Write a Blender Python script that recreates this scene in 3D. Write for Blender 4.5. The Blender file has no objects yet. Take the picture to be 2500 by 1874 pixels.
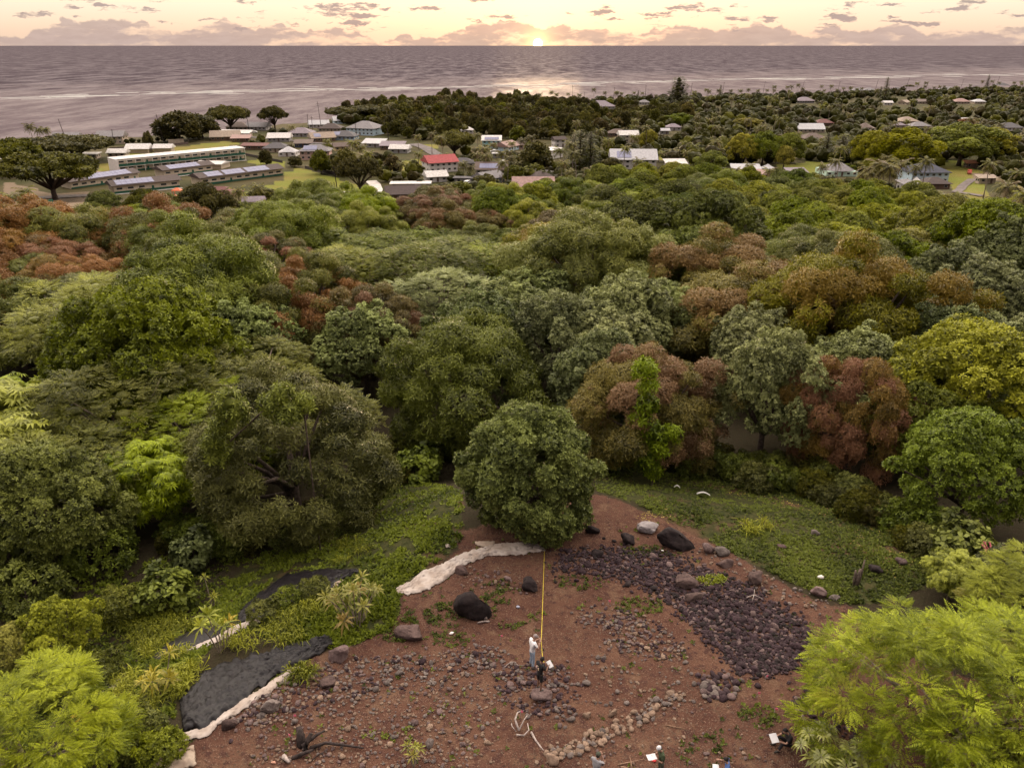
import bpy, bmesh, math, random
import numpy as np
from mathutils import Vector, Matrix
R = math.radians
rnd = random.Random(7)
S = bpy.context.scene
COL = S.collection

# ------------------------------------------------------------------ camera
F_PX, W_PX, H_PX = 1902.0, 2500.0, 1874.0
CAM_Z, PITCH = 66.0, math.atan(826.0 / 1902.0)
cam_d = bpy.data.cameras.new('camera')
cam = bpy.data.objects.new('camera', cam_d); COL.objects.link(cam)
cam_d.sensor_width = 36.0
cam_d.lens = 36.0 * F_PX / W_PX
cam_d.clip_start, cam_d.clip_end = 0.5, 400000.0
cam.location = (0, 0, CAM_Z)
cam.rotation_euler = (R(90) - PITCH, 0, 0)
S.camera = cam

# ------------------------------------------------------------------ render settings and exposure
S.view_settings.view_transform = 'Standard'
S.view_settings.look = 'None'
S.view_settings.gamma = 1.0
S.view_settings.use_curve_mapping = False
S.view_settings.exposure = 2.12
S.render.engine = 'CYCLES'
cy = S.cycles
cy.max_bounces, cy.diffuse_bounces, cy.glossy_bounces = 4, 3, 2
cy.transmission_bounces, cy.transparent_max_bounces = 3, 4
cy.use_adaptive_sampling, cy.adaptive_threshold = True, 0.02
cy.use_denoising = True
cy.caustics_reflective = cy.caustics_refractive = False

# ------------------------------------------------------------------ sun and sky
SUN_AZ, SUN_EL = math.atan(53.0 / 1902.0 / math.cos(PITCH)), R(1.2)
SUN_DIR = Vector((math.sin(SUN_AZ) * math.cos(SUN_EL), math.cos(SUN_AZ) * math.cos(SUN_EL), math.sin(SUN_EL)))
sun_d = bpy.data.lights.new('sun', 'SUN')
sun_d.energy, sun_d.angle, sun_d.color = 0.3, R(6.0), (1.0, 0.70, 0.42)
sun = bpy.data.objects.new('sun', sun_d); COL.objects.link(sun)
sun.rotation_euler = SUN_DIR.to_track_quat('Z', 'Y').to_euler()

world = bpy.data.worlds.new('World'); S.world = world
world.use_nodes = True
world.cycles.sampling_method = 'MANUAL'
world.cycles.sample_map_resolution = 512
WT = world.node_tree; WT.nodes.clear()

class NB:
    """small node builder"""
    def __init__(s, tree): s.t = tree
    def n(s, kind, **kw):
        nd = s.t.nodes.new(kind)
        ins = kw.pop('ins', {})
        for k, v in kw.items(): setattr(nd, k, v)
        for k, v in ins.items():
            if hasattr(v, 'is_linked') and hasattr(v, 'node'): s.t.links.new(v, nd.inputs[k])
            else: nd.inputs[k].default_value = v
        return nd
    def m(s, op, a, b=0.0, c=None, clamp=False):
        ins = {0: a, 1: b}
        if c is not None: ins[2] = c
        return s.n('ShaderNodeMath', operation=op, use_clamp=clamp, ins=ins).outputs[0]
    def mix(s, f, a, b):
        nd = s.n('ShaderNodeMix', data_type='RGBA')
        for k, v in ((0, f), (6, a), (7, b)):
            if hasattr(v, 'node'): s.t.links.new(v, nd.inputs[k])
            else: nd.inputs[k].default_value = (tuple(v) + (1.0,))[:4] if isinstance(v, (tuple, list)) else v
        return nd.outputs[2]
    def ss(s, v, lo, hi, o0=0.0, o1=1.0):
        nd = s.n('ShaderNodeMapRange', interpolation_type='SMOOTHSTEP', ins={0: v, 1: lo, 2: hi, 3: o0, 4: o1})
        return nd.outputs[0]
    def xyz(s, x, y, z):
        return s.n('ShaderNodeCombineXYZ', ins={0: x, 1: y, 2: z}).outputs[0]
    def noise(s, vec, scale, detail=2.0, rough=0.5, dim='3D', out=0, dist=0.0):
        nd = s.n('ShaderNodeTexNoise', noise_dimensions=dim, ins={'Vector': vec, 'Scale': scale, 'Detail': detail, 'Roughness': rough, 'Distortion': dist})
        return nd.outputs[out]

def build_world():
    b = NB(WT)
    d = b.n('ShaderNodeTexCoord').outputs['Generated']
    sep = b.n('ShaderNodeSeparateXYZ', ins={0: d})
    x, y, z = sep.outputs
    el = b.m('MULTIPLY', b.m('ARCSINE', z), 180 / math.pi)                 # elevation, degrees
    az = b.m('MULTIPLY', b.m('ARCTAN2', x, y), 180 / math.pi)              # azimuth, degrees from straight ahead
    sky = b.n('ShaderNodeTexSky', sky_type='NISHITA', sun_disc=False, sun_elevation=SUN_EL, sun_rotation=SUN_AZ,
              altitude=60.0, air_density=1.0, dust_density=1.6, ozone_density=1.0).outputs[0]
    sky = b.n('ShaderNodeVectorMath', operation='SCALE', ins={0: sky, 3: 1.3}).outputs[0]
    # cream veil low down; higher up, out of view, brightened to light the canopy
    veil = b.mix(b.ss(el, 2.5, 30.0), (2.55, 2.24, 1.80), (12.5, 10.9, 9.0))
    veil = b.mix(b.ss(el, 35.0, 85.0), veil, (8.4, 7.6, 7.1))
    veil = b.mix(b.ss(el, 0.0, 3.2), (2.30, 1.68, 1.22), veil)
    west = b.ss(b.m('ADD', y, b.m('MULTIPLY', z, 0.35)), 0.75, -0.65)  # sky behind the camera dimmed to darken the near sides of crowns
    veil = b.mix(west, veil, (0.95, 0.84, 0.88))
    base = b.mix(0.94, sky, veil)
    # glow and disc of the rising sun
    dot = b.n('ShaderNodeVectorMath', operation='DOT_PRODUCT', ins={0: d, 1: tuple(Vector((math.sin(SUN_AZ) * math.cos(R(0.10)), math.cos(SUN_AZ) * math.cos(R(0.10)), math.sin(R(0.10)))))}).outputs['Value']
    ang = b.m('MULTIPLY', b.m('ARCCOSINE', b.m('MINIMUM', dot, 1.0)), 180 / math.pi)
    glow = b.m('POWER', 2.718, b.m('MULTIPLY', ang, -0.11))
    glow2 = b.m('POWER', 2.718, b.m('MULTIPLY', ang, -1.8))
    base = b.n('ShaderNodeVectorMath', operation='ADD', ins={0: base, 1: b.mix(glow, (0, 0, 0), (0.45, 0.40, 0.30))}).outputs[0]
    # clouds: a cumulus bank along the horizon and small scattered clouds above it
    wv = b.noise(b.xyz(az, b.m('MULTIPLY', el, 1.6), 3.1), 1.5, 5, 0.62, out=1)
    wv = b.n('ShaderNodeVectorMath', operation='MULTIPLY_ADD', ins={0: wv, 1: (0.9, 0.45, 0.0), 2: b.xyz(az, el, 0.0)}).outputs[0]
    sp2 = b.n('ShaderNodeSeparateXYZ', ins={0: wv})
    az2, el2 = sp2.outputs[0], b.m('SUBTRACT', sp2.outputs[1], 0.22)
    big = b.noise(b.xyz(b.m('MULTIPLY', az2, 0.16), 0.0, 8.3), 1.0, 4, 0.62)
    top = b.m('MULTIPLY_ADD', big, 4.6, -1.35)                               # top of the bank, degrees
    bank = b.ss(b.m('SUBTRACT', top, el2), -0.03, 0.12)
    bank = b.m('MULTIPLY', bank, b.ss(b.noise(b.xyz(b.m('MULTIPLY', az2, 0.30), b.m('MULTIPLY', el2, 1.3), 1.7), 1.0, 4, 0.6), 0.34, 0.50))
    n2 = b.noise(b.xyz(b.m('MULTIPLY', az2, 0.42), b.m('MULTIPLY', el2, 2.1), 5.5), 1.0, 4, 0.55)
    small = b.ss(n2, 0.565, 0.645)
    small = b.m('MULTIPLY', small, b.ss(el, 0.5, 1.2))
    high = b.noise(b.xyz(b.m('DIVIDE', x, b.m('ADD', z, 0.25)), b.m('DIVIDE', y, b.m('ADD', z, 0.25)), 0.0), 1.6, 5, 0.6)
    high = b.m('MULTIPLY', b.ss(high, 0.48, 0.70), b.ss(el, 5.0, 14.0))
    soft = b.m('MULTIPLY', b.ss(b.m('ADD', b.m('MULTIPLY', big, 3.0), -0.5), 0.0, 1.6), b.ss(el, 1.35, 0.1))
    near = b.ss(ang, 26.0, 3.0)
    ccol = b.mix(near, (1.22, 0.93, 0.88), (1.22, 0.90, 0.78))
    shade = b.noise(b.xyz(b.m('MULTIPLY', az2, 0.8), b.m('MULTIPLY', el2, 3.0), 9.0), 1.0, 3, 0.55)
    ccol = b.mix(b.ss(shade, 0.35, 0.68), b.mix(0.35, ccol, (0.74, 0.54, 0.53)), ccol)
    col = b.mix(b.m('MULTIPLY', soft, 0.55), base, b.mix(near, (1.70, 1.28, 1.08), (2.5, 1.80, 1.15)))
    col = b.mix(b.m('MULTIPLY', bank, 0.72), col, ccol)
    col = b.mix(b.m('MULTIPLY', small, 0.85), col, b.mix(0.5, ccol, (0.80, 0.62, 0.60)))
    col = b.mix(b.m('MULTIPLY', high, 0.55), col, b.mix(west, (8.0, 7.2, 6.5), (1.1, 0.98, 1.0)))
    col = b.n('ShaderNodeVectorMath', operation='ADD', ins={0: col, 1: b.mix(glow2, (0, 0, 0), (6.5, 3.6, 1.0))}).outputs[0]
    disc = b.ss(ang, 0.34, 0.24)
    col = b.n('ShaderNodeVectorMath', operation='ADD', ins={0: col, 1: b.mix(disc, (0, 0, 0), (26.0, 19.0, 9.0))}).outputs[0]
    bg = b.n('ShaderNodeBackground', ins={0: col, 1: 0.10})
    out = b.n('ShaderNodeOutputWorld', ins={0: bg.outputs[0]})
build_world()

# ------------------------------------------------------------------ helpers: the photograph's lens, terrain height
CP, SP = math.cos(PITCH), math.sin(PITCH)
def ray(px, py):
    """direction (world) seen at a pixel of the 2500x1874 photograph"""
    u, v = (px - 1250.0) / F_PX, -(py - 937.0) / F_PX
    d = np.array((u, CP + v * SP, -SP + v * CP)); return d / np.linalg.norm(d)
def project(p):
    dx, dy, dz = p[0], p[1], p[2] - CAM_Z
    dep = dy * CP - dz * SP
    return 1250 + F_PX * dx / dep, 937 - F_PX * (dy * SP + dz * CP) / dep, dep
def at_z(px, py, z):
    d = ray(px, py); t = (z - CAM_Z) / d[2]; return Vector((d[0] * t, d[1] * t, z))
def scale_at(p): return F_PX / project(p)[2]      # photo pixels per metre at a point

PY = np.array([-400, -60, 0, 20, 42, 55, 75, 110, 160, 220, 300, 360, 450, 700, 1200, 4000], float)
PZ = np.array([90, 47, 41.2, 40.6, 40.2, 38.0, 35.6, 31.0, 24.0, 16.0, 8.6, 6.0, 5.2, 4.6, 4.2, 4.0], float)
COAST_PX = [(-1500, 430), (-600, 385), (0, 352), (300, 347), (480, 332), (700, 312), (850, 296), (1000, 275), (1250, 258), (1500, 248), (1800, 240), (2150, 229), (2500, 218), (3300, 196), (4200, 185)]
_c = [at_z(px, py, 0) for px, py in COAST_PX]
COAST_A = np.array([math.atan2(p.x, p.y) for p in _c]); COAST_R = np.array([math.hypot(p.x, p.y) for p in _c])
def vnoise(x, y, s, seed=0):
    """cheap smooth value noise, vectorised, 0..1"""
    x = np.asarray(x, float) / s + 37.7 * seed; y = np.asarray(y, float) / s - 19.3 * seed
    xi, yi = np.floor(x), np.floor(y); fx, fy = x - xi, y - yi
    fx, fy = fx * fx * (3 - 2 * fx), fy * fy * (3 - 2 * fy)
    def h(a, c):
        v = np.sin(a * 127.1 + c * 311.7 + seed * 74.7) * 43758.5453; return v - np.floor(v)
    return (h(xi, yi) * (1 - fx) + h(xi + 1, yi) * fx) * (1 - fy) + (h(xi, yi + 1) * (1 - fx) + h(xi + 1, yi + 1) * fx) * fy
def sstep(v, a, b):
    t = np.clip((np.asarray(v, float) - a) / (b - a), 0, 1); return t * t * (3 - 2 * t)
def tz(x, y):
    x, y = np.asarray(x, float), np.asarray(y, float)
    z = np.interp(y, PY, PZ)
    # the terrace falls away to the left of a line from (-13.4, 22.5) to (-3, 38)
    d = (-(x + 13.4) * 0.830 + (y - 22.5) * 0.557)
    z = z - 3.4 * sstep(d, 0.0, 13.0) * sstep(y, 95, 45)
    # lower ground beyond the far right edge of the terrace
    d2 = (x - 9.0) * 0.42 + (y - 40.0) * 0.90
    z = z - 1.6 * sstep(d2, 0.0, 9.0) * sstep(y, 110, 50)
    z = z + (vnoise(x, y, 46, 1) - .5) * 7.0 * sstep(y, 60, 110) * sstep(y, 420, 300)
    z = z + (vnoise(x, y, 5.0, 2) - .5) * 0.35 * sstep(y, 120, 60) + (vnoise(x, y, 1.7, 3) - .5) * 0.10 * sstep(y, 120, 60)
    r = np.hypot(x, y); a = np.arctan2(x, np.maximum(y, 1e-3))
    rc = np.interp(a, COAST_A, COAST_R) + (vnoise(a * 700, r * 0, 9.0, 5) - .5) * 26
    return np.where(y > 50, z + (-2.5 - z) * sstep(r - rc, -14, 10), z)
def ground(px, py, h=0.0):
    """where the ray through a pixel first comes within h of the ground"""
    d = ray(px, py)
    t = np.concatenate([np.arange(24, 120, .25), np.arange(120, 700, 1.0), np.arange(700, 3200, 4.0)])
    X, Y, Z = d[0] * t, d[1] * t, CAM_Z + d[2] * t
    g = Z - tz(X, Y) - h
    i = int(np.argmax(g < 0)) if (g < 0).any() else len(t) - 1
    if i > 0 and g[i] < 0:
        k = g[i - 1] / (g[i - 1] - g[i]); tt = t[i - 1] + k * (t[i] - t[i - 1])
    else: tt = t[i]
    x, y = d[0] * tt, d[1] * tt
    return Vector((x, y, float(tz(x, y))))
def poly_mask(px, py, poly):
    """points inside a polygon, vectorised"""
    inside = np.zeros(np.shape(px), bool); n = len(poly)
    for i in range(n):
        x0, y0 = poly[i]; x1, y1 = poly[(i + 1) % n]
        if y0 == y1: continue
        c = ((y0 > py) != (y1 > py)) & (px < (x1 - x0) * (py - y0) / (y1 - y0) + x0)
        inside ^= c
    return inside
def proj_v(x, y, z):
    dz = z - CAM_Z; dep = np.maximum(y * CP - dz * SP, 0.5)
    return 1250 + F_PX * x / dep, 937 - F_PX * (y * SP + dz * CP) / dep

# ------------------------------------------------------------------ helpers: meshes and objects
def mesh_np(name, V, F, mats=(), attrs=None, mat_idx=None, smooth=False):
    """mesh from numpy arrays; F is (n,3) or (n,4)"""
    me = bpy.data.meshes.new(name)
    V = np.asarray(V, np.float32); F = np.asarray(F, np.int32); k = F.shape[1]
    me.vertices.add(len(V)); me.vertices.foreach_set('co', V.ravel())
    me.loops.add(F.size); me.loops.foreach_set('vertex_index', F.ravel())
    me.polygons.add(len(F)); me.polygons.foreach_set('loop_start', np.arange(0, F.size, k, dtype=np.int32))
    if mat_idx is not None: me.polygons.foreach_set('material_index', np.asarray(mat_idx, np.int32))
    me.polygons.foreach_set('use_smooth', np.full(len(F), smooth))
    for k2, a in (attrs or {}).items():
        at = me.attributes.new(k2, 'FLOAT', 'POINT'); at.data.foreach_set('value', np.asarray(a, np.float32))
    for m_ in mats: me.materials.append(m_)
    me.update(calc_edges=True); return me
class MB:
    """collects boxes, prisms, tubes ... into one mesh"""
    def __init__(s): s.v, s.f = [], []
    def add(s, vs, fs):
        o = len(s.v); s.v += [tuple(p) for p in vs]; s.f += [tuple(i + o for i in f) for f in fs]; return s
    def box(s, x0, x1, y0, y1, z0, z1):
        return s.add([(x0, y0, z0), (x1, y0, z0), (x1, y1, z0), (x0, y1, z0), (x0, y0, z1), (x1, y0, z1), (x1, y1, z1), (x0, y1, z1)],
                     [(3, 2, 1, 0), (4, 5, 6, 7), (0, 1, 5, 4), (1, 2, 6, 5), (2, 3, 7, 6), (3, 0, 4, 7)])
    def tube(s, pts, rad, n=6, cap=True):
        pts = [Vector(p) for p in pts]; rad = rad if isinstance(rad, (list, tuple)) else [rad] * len(pts)
        vs, fs = [], []
        for i, p in enumerate(pts):
            t = (pts[min(i + 1, len(pts) - 1)] - pts[max(i - 1, 0)])
            t = t.normalized() if t.length > 1e-9 else Vector((0, 0, 1))
            a = t.cross(Vector((0, 0, 1)) if abs(t.z) < .9 else Vector((1, 0, 0))).normalized(); c = t.cross(a)
            for k in range(n):
                q = 2 * math.pi * k / n; vs.append(p + (a * math.cos(q) + c * math.sin(q)) * rad[i])
        for i in range(len(pts) - 1):
            for k in range(n):
                k1 = (k + 1) % n; fs.append((i * n + k, i * n + k1, (i + 1) * n + k1, (i + 1) * n + k))
        if cap: fs.append(tuple(range(n - 1, -1, -1))); fs.append(tuple((len(pts) - 1) * n + k for k in range(n)))
        return s.add(vs, fs)
    def mesh(s, name, mat, smooth=False):
        me = bpy.data.meshes.new(name); me.from_pydata(s.v, [], s.f)
        if mat: me.materials.append(mat)
        if smooth: me.polygons.foreach_set('use_smooth', [True] * len(me.polygons))
        me.update(); return me
    def build(s, name, mat, parent=None, loc=(0, 0, 0), rz=0.0, smooth=False):
        return link(name, s.mesh(name, mat, smooth), parent, loc, rz)
def link(name, me, parent=None, loc=(0, 0, 0), rz=0.0, sc=1.0):
    o = bpy.data.objects.new(name, me); COL.objects.link(o)
    o.location = loc; o.rotation_euler = (0, 0, rz)
    o.scale = (sc, sc, sc) if not hasattr(sc, '__len__') else sc
    if parent is not None: o.parent = parent
    return o
def tag(o, label=None, cat=None, group=None, kind=None):
    if label: o['label'] = label
    if cat: o['category'] = cat
    if group: o['group'] = group
    if kind: o['kind'] = kind
    return o
def empty(name, loc=(0, 0, 0), rz=0.0, sc=1.0):
    o = bpy.data.objects.new(name, None); COL.objects.link(o)
    o.empty_display_size = .5; o.location = loc; o.rotation_euler = (0, 0, rz)
    o.scale = (sc, sc, sc) if not hasattr(sc, '__len__') else sc
    return o

# ------------------------------------------------------------------ helpers: materials
MATS = {}
def mat(name, col, rough=0.8, var=0.15, scale=3.0, bump=0.0, spec=0.3, metal=0.0, col2=None, coord='Object'):
    if name in MATS: return MATS[name]
    m = bpy.data.materials.new(name); m.use_nodes = True; t = m.node_tree; t.nodes.clear(); b = NB(t)
    co = b.n('ShaderNodeTexCoord').outputs[coord]
    n = b.noise(co, scale, 4, 0.6)
    c2 = col2 or tuple(c * (1 - 2 * var) for c in col)
    c = b.mix(b.ss(n, 0.3, 0.7), tuple(min(1, q * (1 + var)) for q in col), c2)
    p = b.n('ShaderNodeBsdfPrincipled', ins={'Base Color': c, 'Roughness': rough, 'Metallic': metal, 'Specular IOR Level': spec})
    if bump:
        bp = b.n('ShaderNodeBump', ins={'Strength': 0.6, 'Distance': bump, 'Height': b.noise(co, scale * 4, 4, 0.6)})
        t.links.new(bp.outputs[0], p.inputs['Normal'])
    b.n('ShaderNodeOutputMaterial', ins={0: p.outputs[0]})
    MATS[name] = m; return m
LEAFCOL = {}
def leafmat(name, a, c, flush=None, th=2.0, trans=0.18, spec=0.16, rough=0.5, jit=0.18):
    """leaf colours a..c by the tint attribute; clumps whose patch attribute exceeds th carry young leaves of colour flush"""
    if name in MATS: return MATS[name]
    a, c = [tuple(q * k for q, k in zip(v, k3)) for v, k3 in ((a, (.84, .78, .42)), (c, (1.72, 1.60, .78)))]
    m = bpy.data.materials.new(name); m.use_nodes = True; t = m.node_tree; t.nodes.clear(); b = NB(t)
    LEAFCOL[name] = (a, c, flush or c, th, trans)
    tint = b.n('ShaderNodeAttribute', attribute_name='tint').outputs['Fac']
    col = b.mix(tint, a, c)
    if flush:
        pa = b.n('ShaderNodeAttribute', attribute_name='patch').outputs['Fac']
        col = b.mix(b.ss(pa, th - .06, th + .06), col, b.mix(tint, tuple(q * .7 for q in flush), flush))
    rn = b.n('ShaderNodeObjectInfo').outputs['Random']
    hs = b.n('ShaderNodeHueSaturation', ins={'Hue': b.m('MULTIPLY_ADD', rn, 0.03, 0.485), 'Saturation': b.m('MULTIPLY_ADD', rn, 0.2, 0.92),
             'Value': b.m('MULTIPLY_ADD', b.m('FRACT', b.m('MULTIPLY', rn, 7.31)), 2 * jit, 1 - jit), 'Color': col})
    p = b.n('ShaderNodeBsdfPrincipled', ins={'Base Color': hs.outputs[0], 'Roughness': rough, 'Specular IOR Level': spec})
    sh = p.outputs[0]
    if trans:
        tr = b.n('ShaderNodeBsdfTranslucent', ins={0: hs.outputs[0]})
        sh = b.n('ShaderNodeMixShader', ins={0: trans, 1: sh, 2: tr.outputs[0]}).outputs[0]
    b.n('ShaderNodeOutputMaterial', ins={0: sh})
    MATS[name] = m; return m

def foliage_material():
    """one leaf material for every tree; each crown carries its own leaf colours as object attributes"""
    m = bpy.data.materials.new('foliage'); m.use_nodes = True; t = m.node_tree; t.nodes.clear(); b = NB(t)
    at = lambda k, o='Color': b.n('ShaderNodeAttribute', attribute_name=k, attribute_type='OBJECT').outputs[o]
    tint = b.n('ShaderNodeAttribute', attribute_name='tint').outputs['Fac']; pa = b.n('ShaderNodeAttribute', attribute_name='patch').outputs['Fac']
    fl = at('leaf_flush'); th = at('flush_from', 'Fac')
    col = b.mix(tint, at('leaf_dark'), at('leaf_pale'))
    fcol = b.mix(tint, b.n('ShaderNodeVectorMath', operation='SCALE', ins={0: fl, 3: .7}).outputs[0], fl)
    col = b.mix(b.ss(b.m('SUBTRACT', pa, th), -.06, .06), col, fcol)
    rn = b.n('ShaderNodeObjectInfo').outputs['Random']; jit = .18
    hs = b.n('ShaderNodeHueSaturation', ins={'Hue': b.m('MULTIPLY_ADD', rn, 0.03, 0.485), 'Saturation': b.m('MULTIPLY_ADD', rn, 0.2, 0.92),
             'Value': b.m('MULTIPLY_ADD', b.m('FRACT', b.m('MULTIPLY', rn, 7.31)), 2 * jit, 1 - jit), 'Color': col})
    p = b.n('ShaderNodeBsdfPrincipled', ins={'Base Color': hs.outputs[0], 'Roughness': .42, 'Specular IOR Level': at('leaf_gloss', 'Fac')})
    tr = b.n('ShaderNodeBsdfTranslucent', ins={0: hs.outputs[0]})
    sh = b.n('ShaderNodeMixShader', ins={0: at('leaf_thin', 'Fac'), 1: p.outputs[0], 2: tr.outputs[0]}).outputs[0]
    b.n('ShaderNodeOutputMaterial', ins={0: sh}); return m
FOLIAGE = foliage_material()
def set_leaf(o, material):
    a, c, f, th, tr = LEAFCOL[material.name]
    o['leaf_dark'], o['leaf_pale'], o['leaf_flush'], o['flush_from'], o['leaf_thin'] = list(map(float, a)), list(map(float, c)), list(map(float, f)), float(th), float(tr)
    o['leaf_gloss'] = .08 if material.name.startswith(('far_', 'palm', 'shade', 'conifer')) else .14

# ================================================================== the setting: terrain, sea, roads
DIRT = [(425, 1900), (470, 1800), (560, 1735), (640, 1680), (770, 1600), (870, 1570), (960, 1530), (985, 1440), (1060, 1400), (1130, 1330), (1100, 1300), (1300, 1265),
        (1400, 1212), (1480, 1208), (1560, 1240), (1700, 1310), (1800, 1352), (1900, 1420), (2000, 1470), (2090, 1482), (2200, 1600), (2520, 1700), (2520, 1900)]
GRASS_RIGHT = [(1440, 1165), (1400, 1095), (1500, 1085), (1750, 1140), (1980, 1170), (2180, 1260), (2330, 1390), (2180, 1470), (2060, 1476), (1900, 1408), (1700, 1304), (1560, 1232), (1460, 1200)]
GRASS_LEFT = [(540, 1440), (640, 1350), (800, 1325), (900, 1235), (1000, 1150), (1130, 1200), (1130, 1310), (1060, 1392), (980, 1440), (960, 1530), (870, 1570), (770, 1590), (560, 1530), (480, 1620), (420, 1740), (330, 1740), (300, 1640), (450, 1560), (540, 1470)]
FIELDS = [[(440, 500), (640, 462), (700, 432), (712, 408), (745, 412), (850, 445), (905, 470), (900, 500), (700, 520)],
          [(205, 412), (232, 400), (285, 396), (286, 414), (262, 420)],
          [(610, 395), (640, 385), (690, 392), (690, 412), (620, 402)],
          [(280, 366), (400, 362), (560, 345), (600, 350), (480, 372), (300, 382)],
          [(930, 400), (1050, 385), (1060, 405), (940, 425)],
          [(1030, 352), (1080, 352), (1075, 366), (1030, 362)],
          [(1595, 375), (1640, 365), (1660, 395), (1600, 392)],
          [(1895, 402), (1990, 395), (2060, 400), (2030, 426), (1900, 420)],
          [(2290, 395), (2380, 390), (2400, 470), (2330, 480), (2300, 440)],
          [(2320, 490), (2400, 465), (2430, 520), (2350, 545)],
          [(1428, 313), (1450, 313), (1448, 342), (1425, 340)],
          [(2430, 380), (2500, 385), (2500, 400), (2440, 400)]]
BARE = [[(2380, 425), (2500, 415), (2500, 440), (2390, 440)], [(0, 440), (230, 500), (150, 560), (0, 600)], [(60, 475), (240, 470), (240, 500), (60, 500)]]

def build_terrain():
    A = np.radians(np.linspace(-80, 80, 281)); Rr = np.concatenate([[1.0], np.geomspace(12, 2700, 400)])
    rr, aa = np.meshgrid(Rr, A, indexing='ij')
    X = np.sin(aa) * rr; Y = np.cos(aa) * rr - 40.0
    Z = tz(X, Y)
    n, k = len(Rr), len(A)
    i = np.arange(n * k).reshape(n, k)
    Fq = np.stack([i[:-1, :-1], i[:-1, 1:], i[1:, 1:], i[1:, :-1]], -1).reshape(-1, 4)[:, ::-1]
    px, py = proj_v(X, Y, Z)
    def soft(poly, r, lim):
        return np.mean([poly_mask(px + r * dx, py + r * .7 * dy, poly) for dx, dy in ((0, 0), (1, 0), (-1, 0), (0, 1), (0, -1), (.7, .7), (-.7, .7), (.7, -.7), (-.7, -.7))], axis=0) * lim
    dirt = soft(DIRT, 22, Y < 60)
    grass = np.maximum(soft(GRASS_RIGHT, 22, Y < 90), soft(GRASS_LEFT, 22, Y < 90))
    field = np.zeros(X.shape, bool); bare = np.zeros(X.shape, bool)
    for p in FIELDS: field |= poly_mask(px, py, p)
    for p in BARE: bare |= poly_mask(px, py, p)
    field &= Y > 250; bare &= Y > 150
    town = sstep(Y, 300, 340)
    me = mesh_np('ground', np.stack([X, Y, Z], -1).reshape(-1, 3), Fq, [ground_mat()],
                 {'dirt': dirt.ravel() * 1.0, 'grass': grass.ravel() * 1.0, 'field': field.ravel() * 1.0, 'bare': bare.ravel() * 1.0, 'town': town.ravel()}, smooth=True)
    o = link('ground', me); tag(o, kind='structure'); return o
def ground_mat():
    m = bpy.data.materials.new('ground'); m.use_nodes = True; t = m.node_tree; t.nodes.clear(); b = NB(t)
    pos = b.n('ShaderNodeNewGeometry').outputs['Position']
    at = lambda k: b.n('ShaderNodeAttribute', attribute_name=k).outputs['Fac']
    n1 = b.noise(pos, 0.35, 5, 0.62); n2 = b.noise(pos, 2.4, 4, 0.6); n3 = b.noise(pos, 14.0, 3, 0.6); n4 = b.noise(pos, 0.04, 4, 0.6)
    floor = b.mix(n2, (0.040, 0.026, 0.018), (0.028, 0.028, 0.012))
    dirt = b.mix(b.ss(n1, 0.35, 0.66), (0.070, 0.032, 0.023), (0.104, 0.052, 0.035))
    dirt = b.mix(b.ss(b.noise(pos, 0.9, 5, 0.7), 0.50, 0.66), dirt, (0.120, 0.068, 0.044))
    dirt = b.mix(b.ss(n2, 0.50, 0.66), dirt, (0.055, 0.026, 0.021))
    dirt = b.mix(b.ss(n3, 0.56, 0.68), dirt, (0.17, 0.105, 0.075))
    gr = b.mix(b.ss(n2, 0.35, 0.65), (0.030, 0.034, 0.011), (0.052, 0.050, 0.018))
    gr = b.mix(b.ss(n1, 0.50, 0.66), gr, (0.085, 0.050, 0.030))
    twn = b.mix(b.ss(n4, 0.35, 0.65), (0.040, 0.040, 0.014), (0.070, 0.056, 0.026))
    fld = b.mix(b.ss(n4, 0.38, 0.66), (0.130, 0.140, 0.022), (0.165, 0.130, 0.036))
    fld = b.mix(b.ss(n1, 0.45, 0.75), fld, (0.140, 0.150, 0.030))
    bar = b.mix(n1, (0.19, 0.13, 0.10), (0.13, 0.105, 0.065))
    wob = b.m('MULTIPLY_ADD', b.m('ADD', n2, n1), 0.5, -0.5)
    e = lambda k: b.ss(b.m('ADD', at(k), wob), 0.42, 0.58)
    c = b.mix(at('town'), floor, twn)
    c = b.mix(e('grass'), c, gr); c = b.mix(e('dirt'), c, dirt); c = b.mix(e('field'), c, fld); c = b.mix(e('bare'), c, bar)
    z = b.n('ShaderNodeSeparateXYZ', ins={0: pos}).outputs[2]
    c = b.mix(b.ss(z, 2.6, 1.4), c, (0.42, 0.34, 0.26))
    p = b.n('ShaderNodeBsdfPrincipled', ins={'Base Color': c, 'Roughness': 0.95, 'Specular IOR Level': 0.1})
    bp = b.n('ShaderNodeBump', ins={'Strength': 1.0, 'Distance': 0.12, 'Height': b.m('ADD', n2, b.m('MULTIPLY', n3, 0.6))})
    t.links.new(bp.outputs[0], p.inputs['Normal'])
    b.n('ShaderNodeOutputMaterial', ins={0: p.outputs[0]}); return m
build_terrain()

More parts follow.
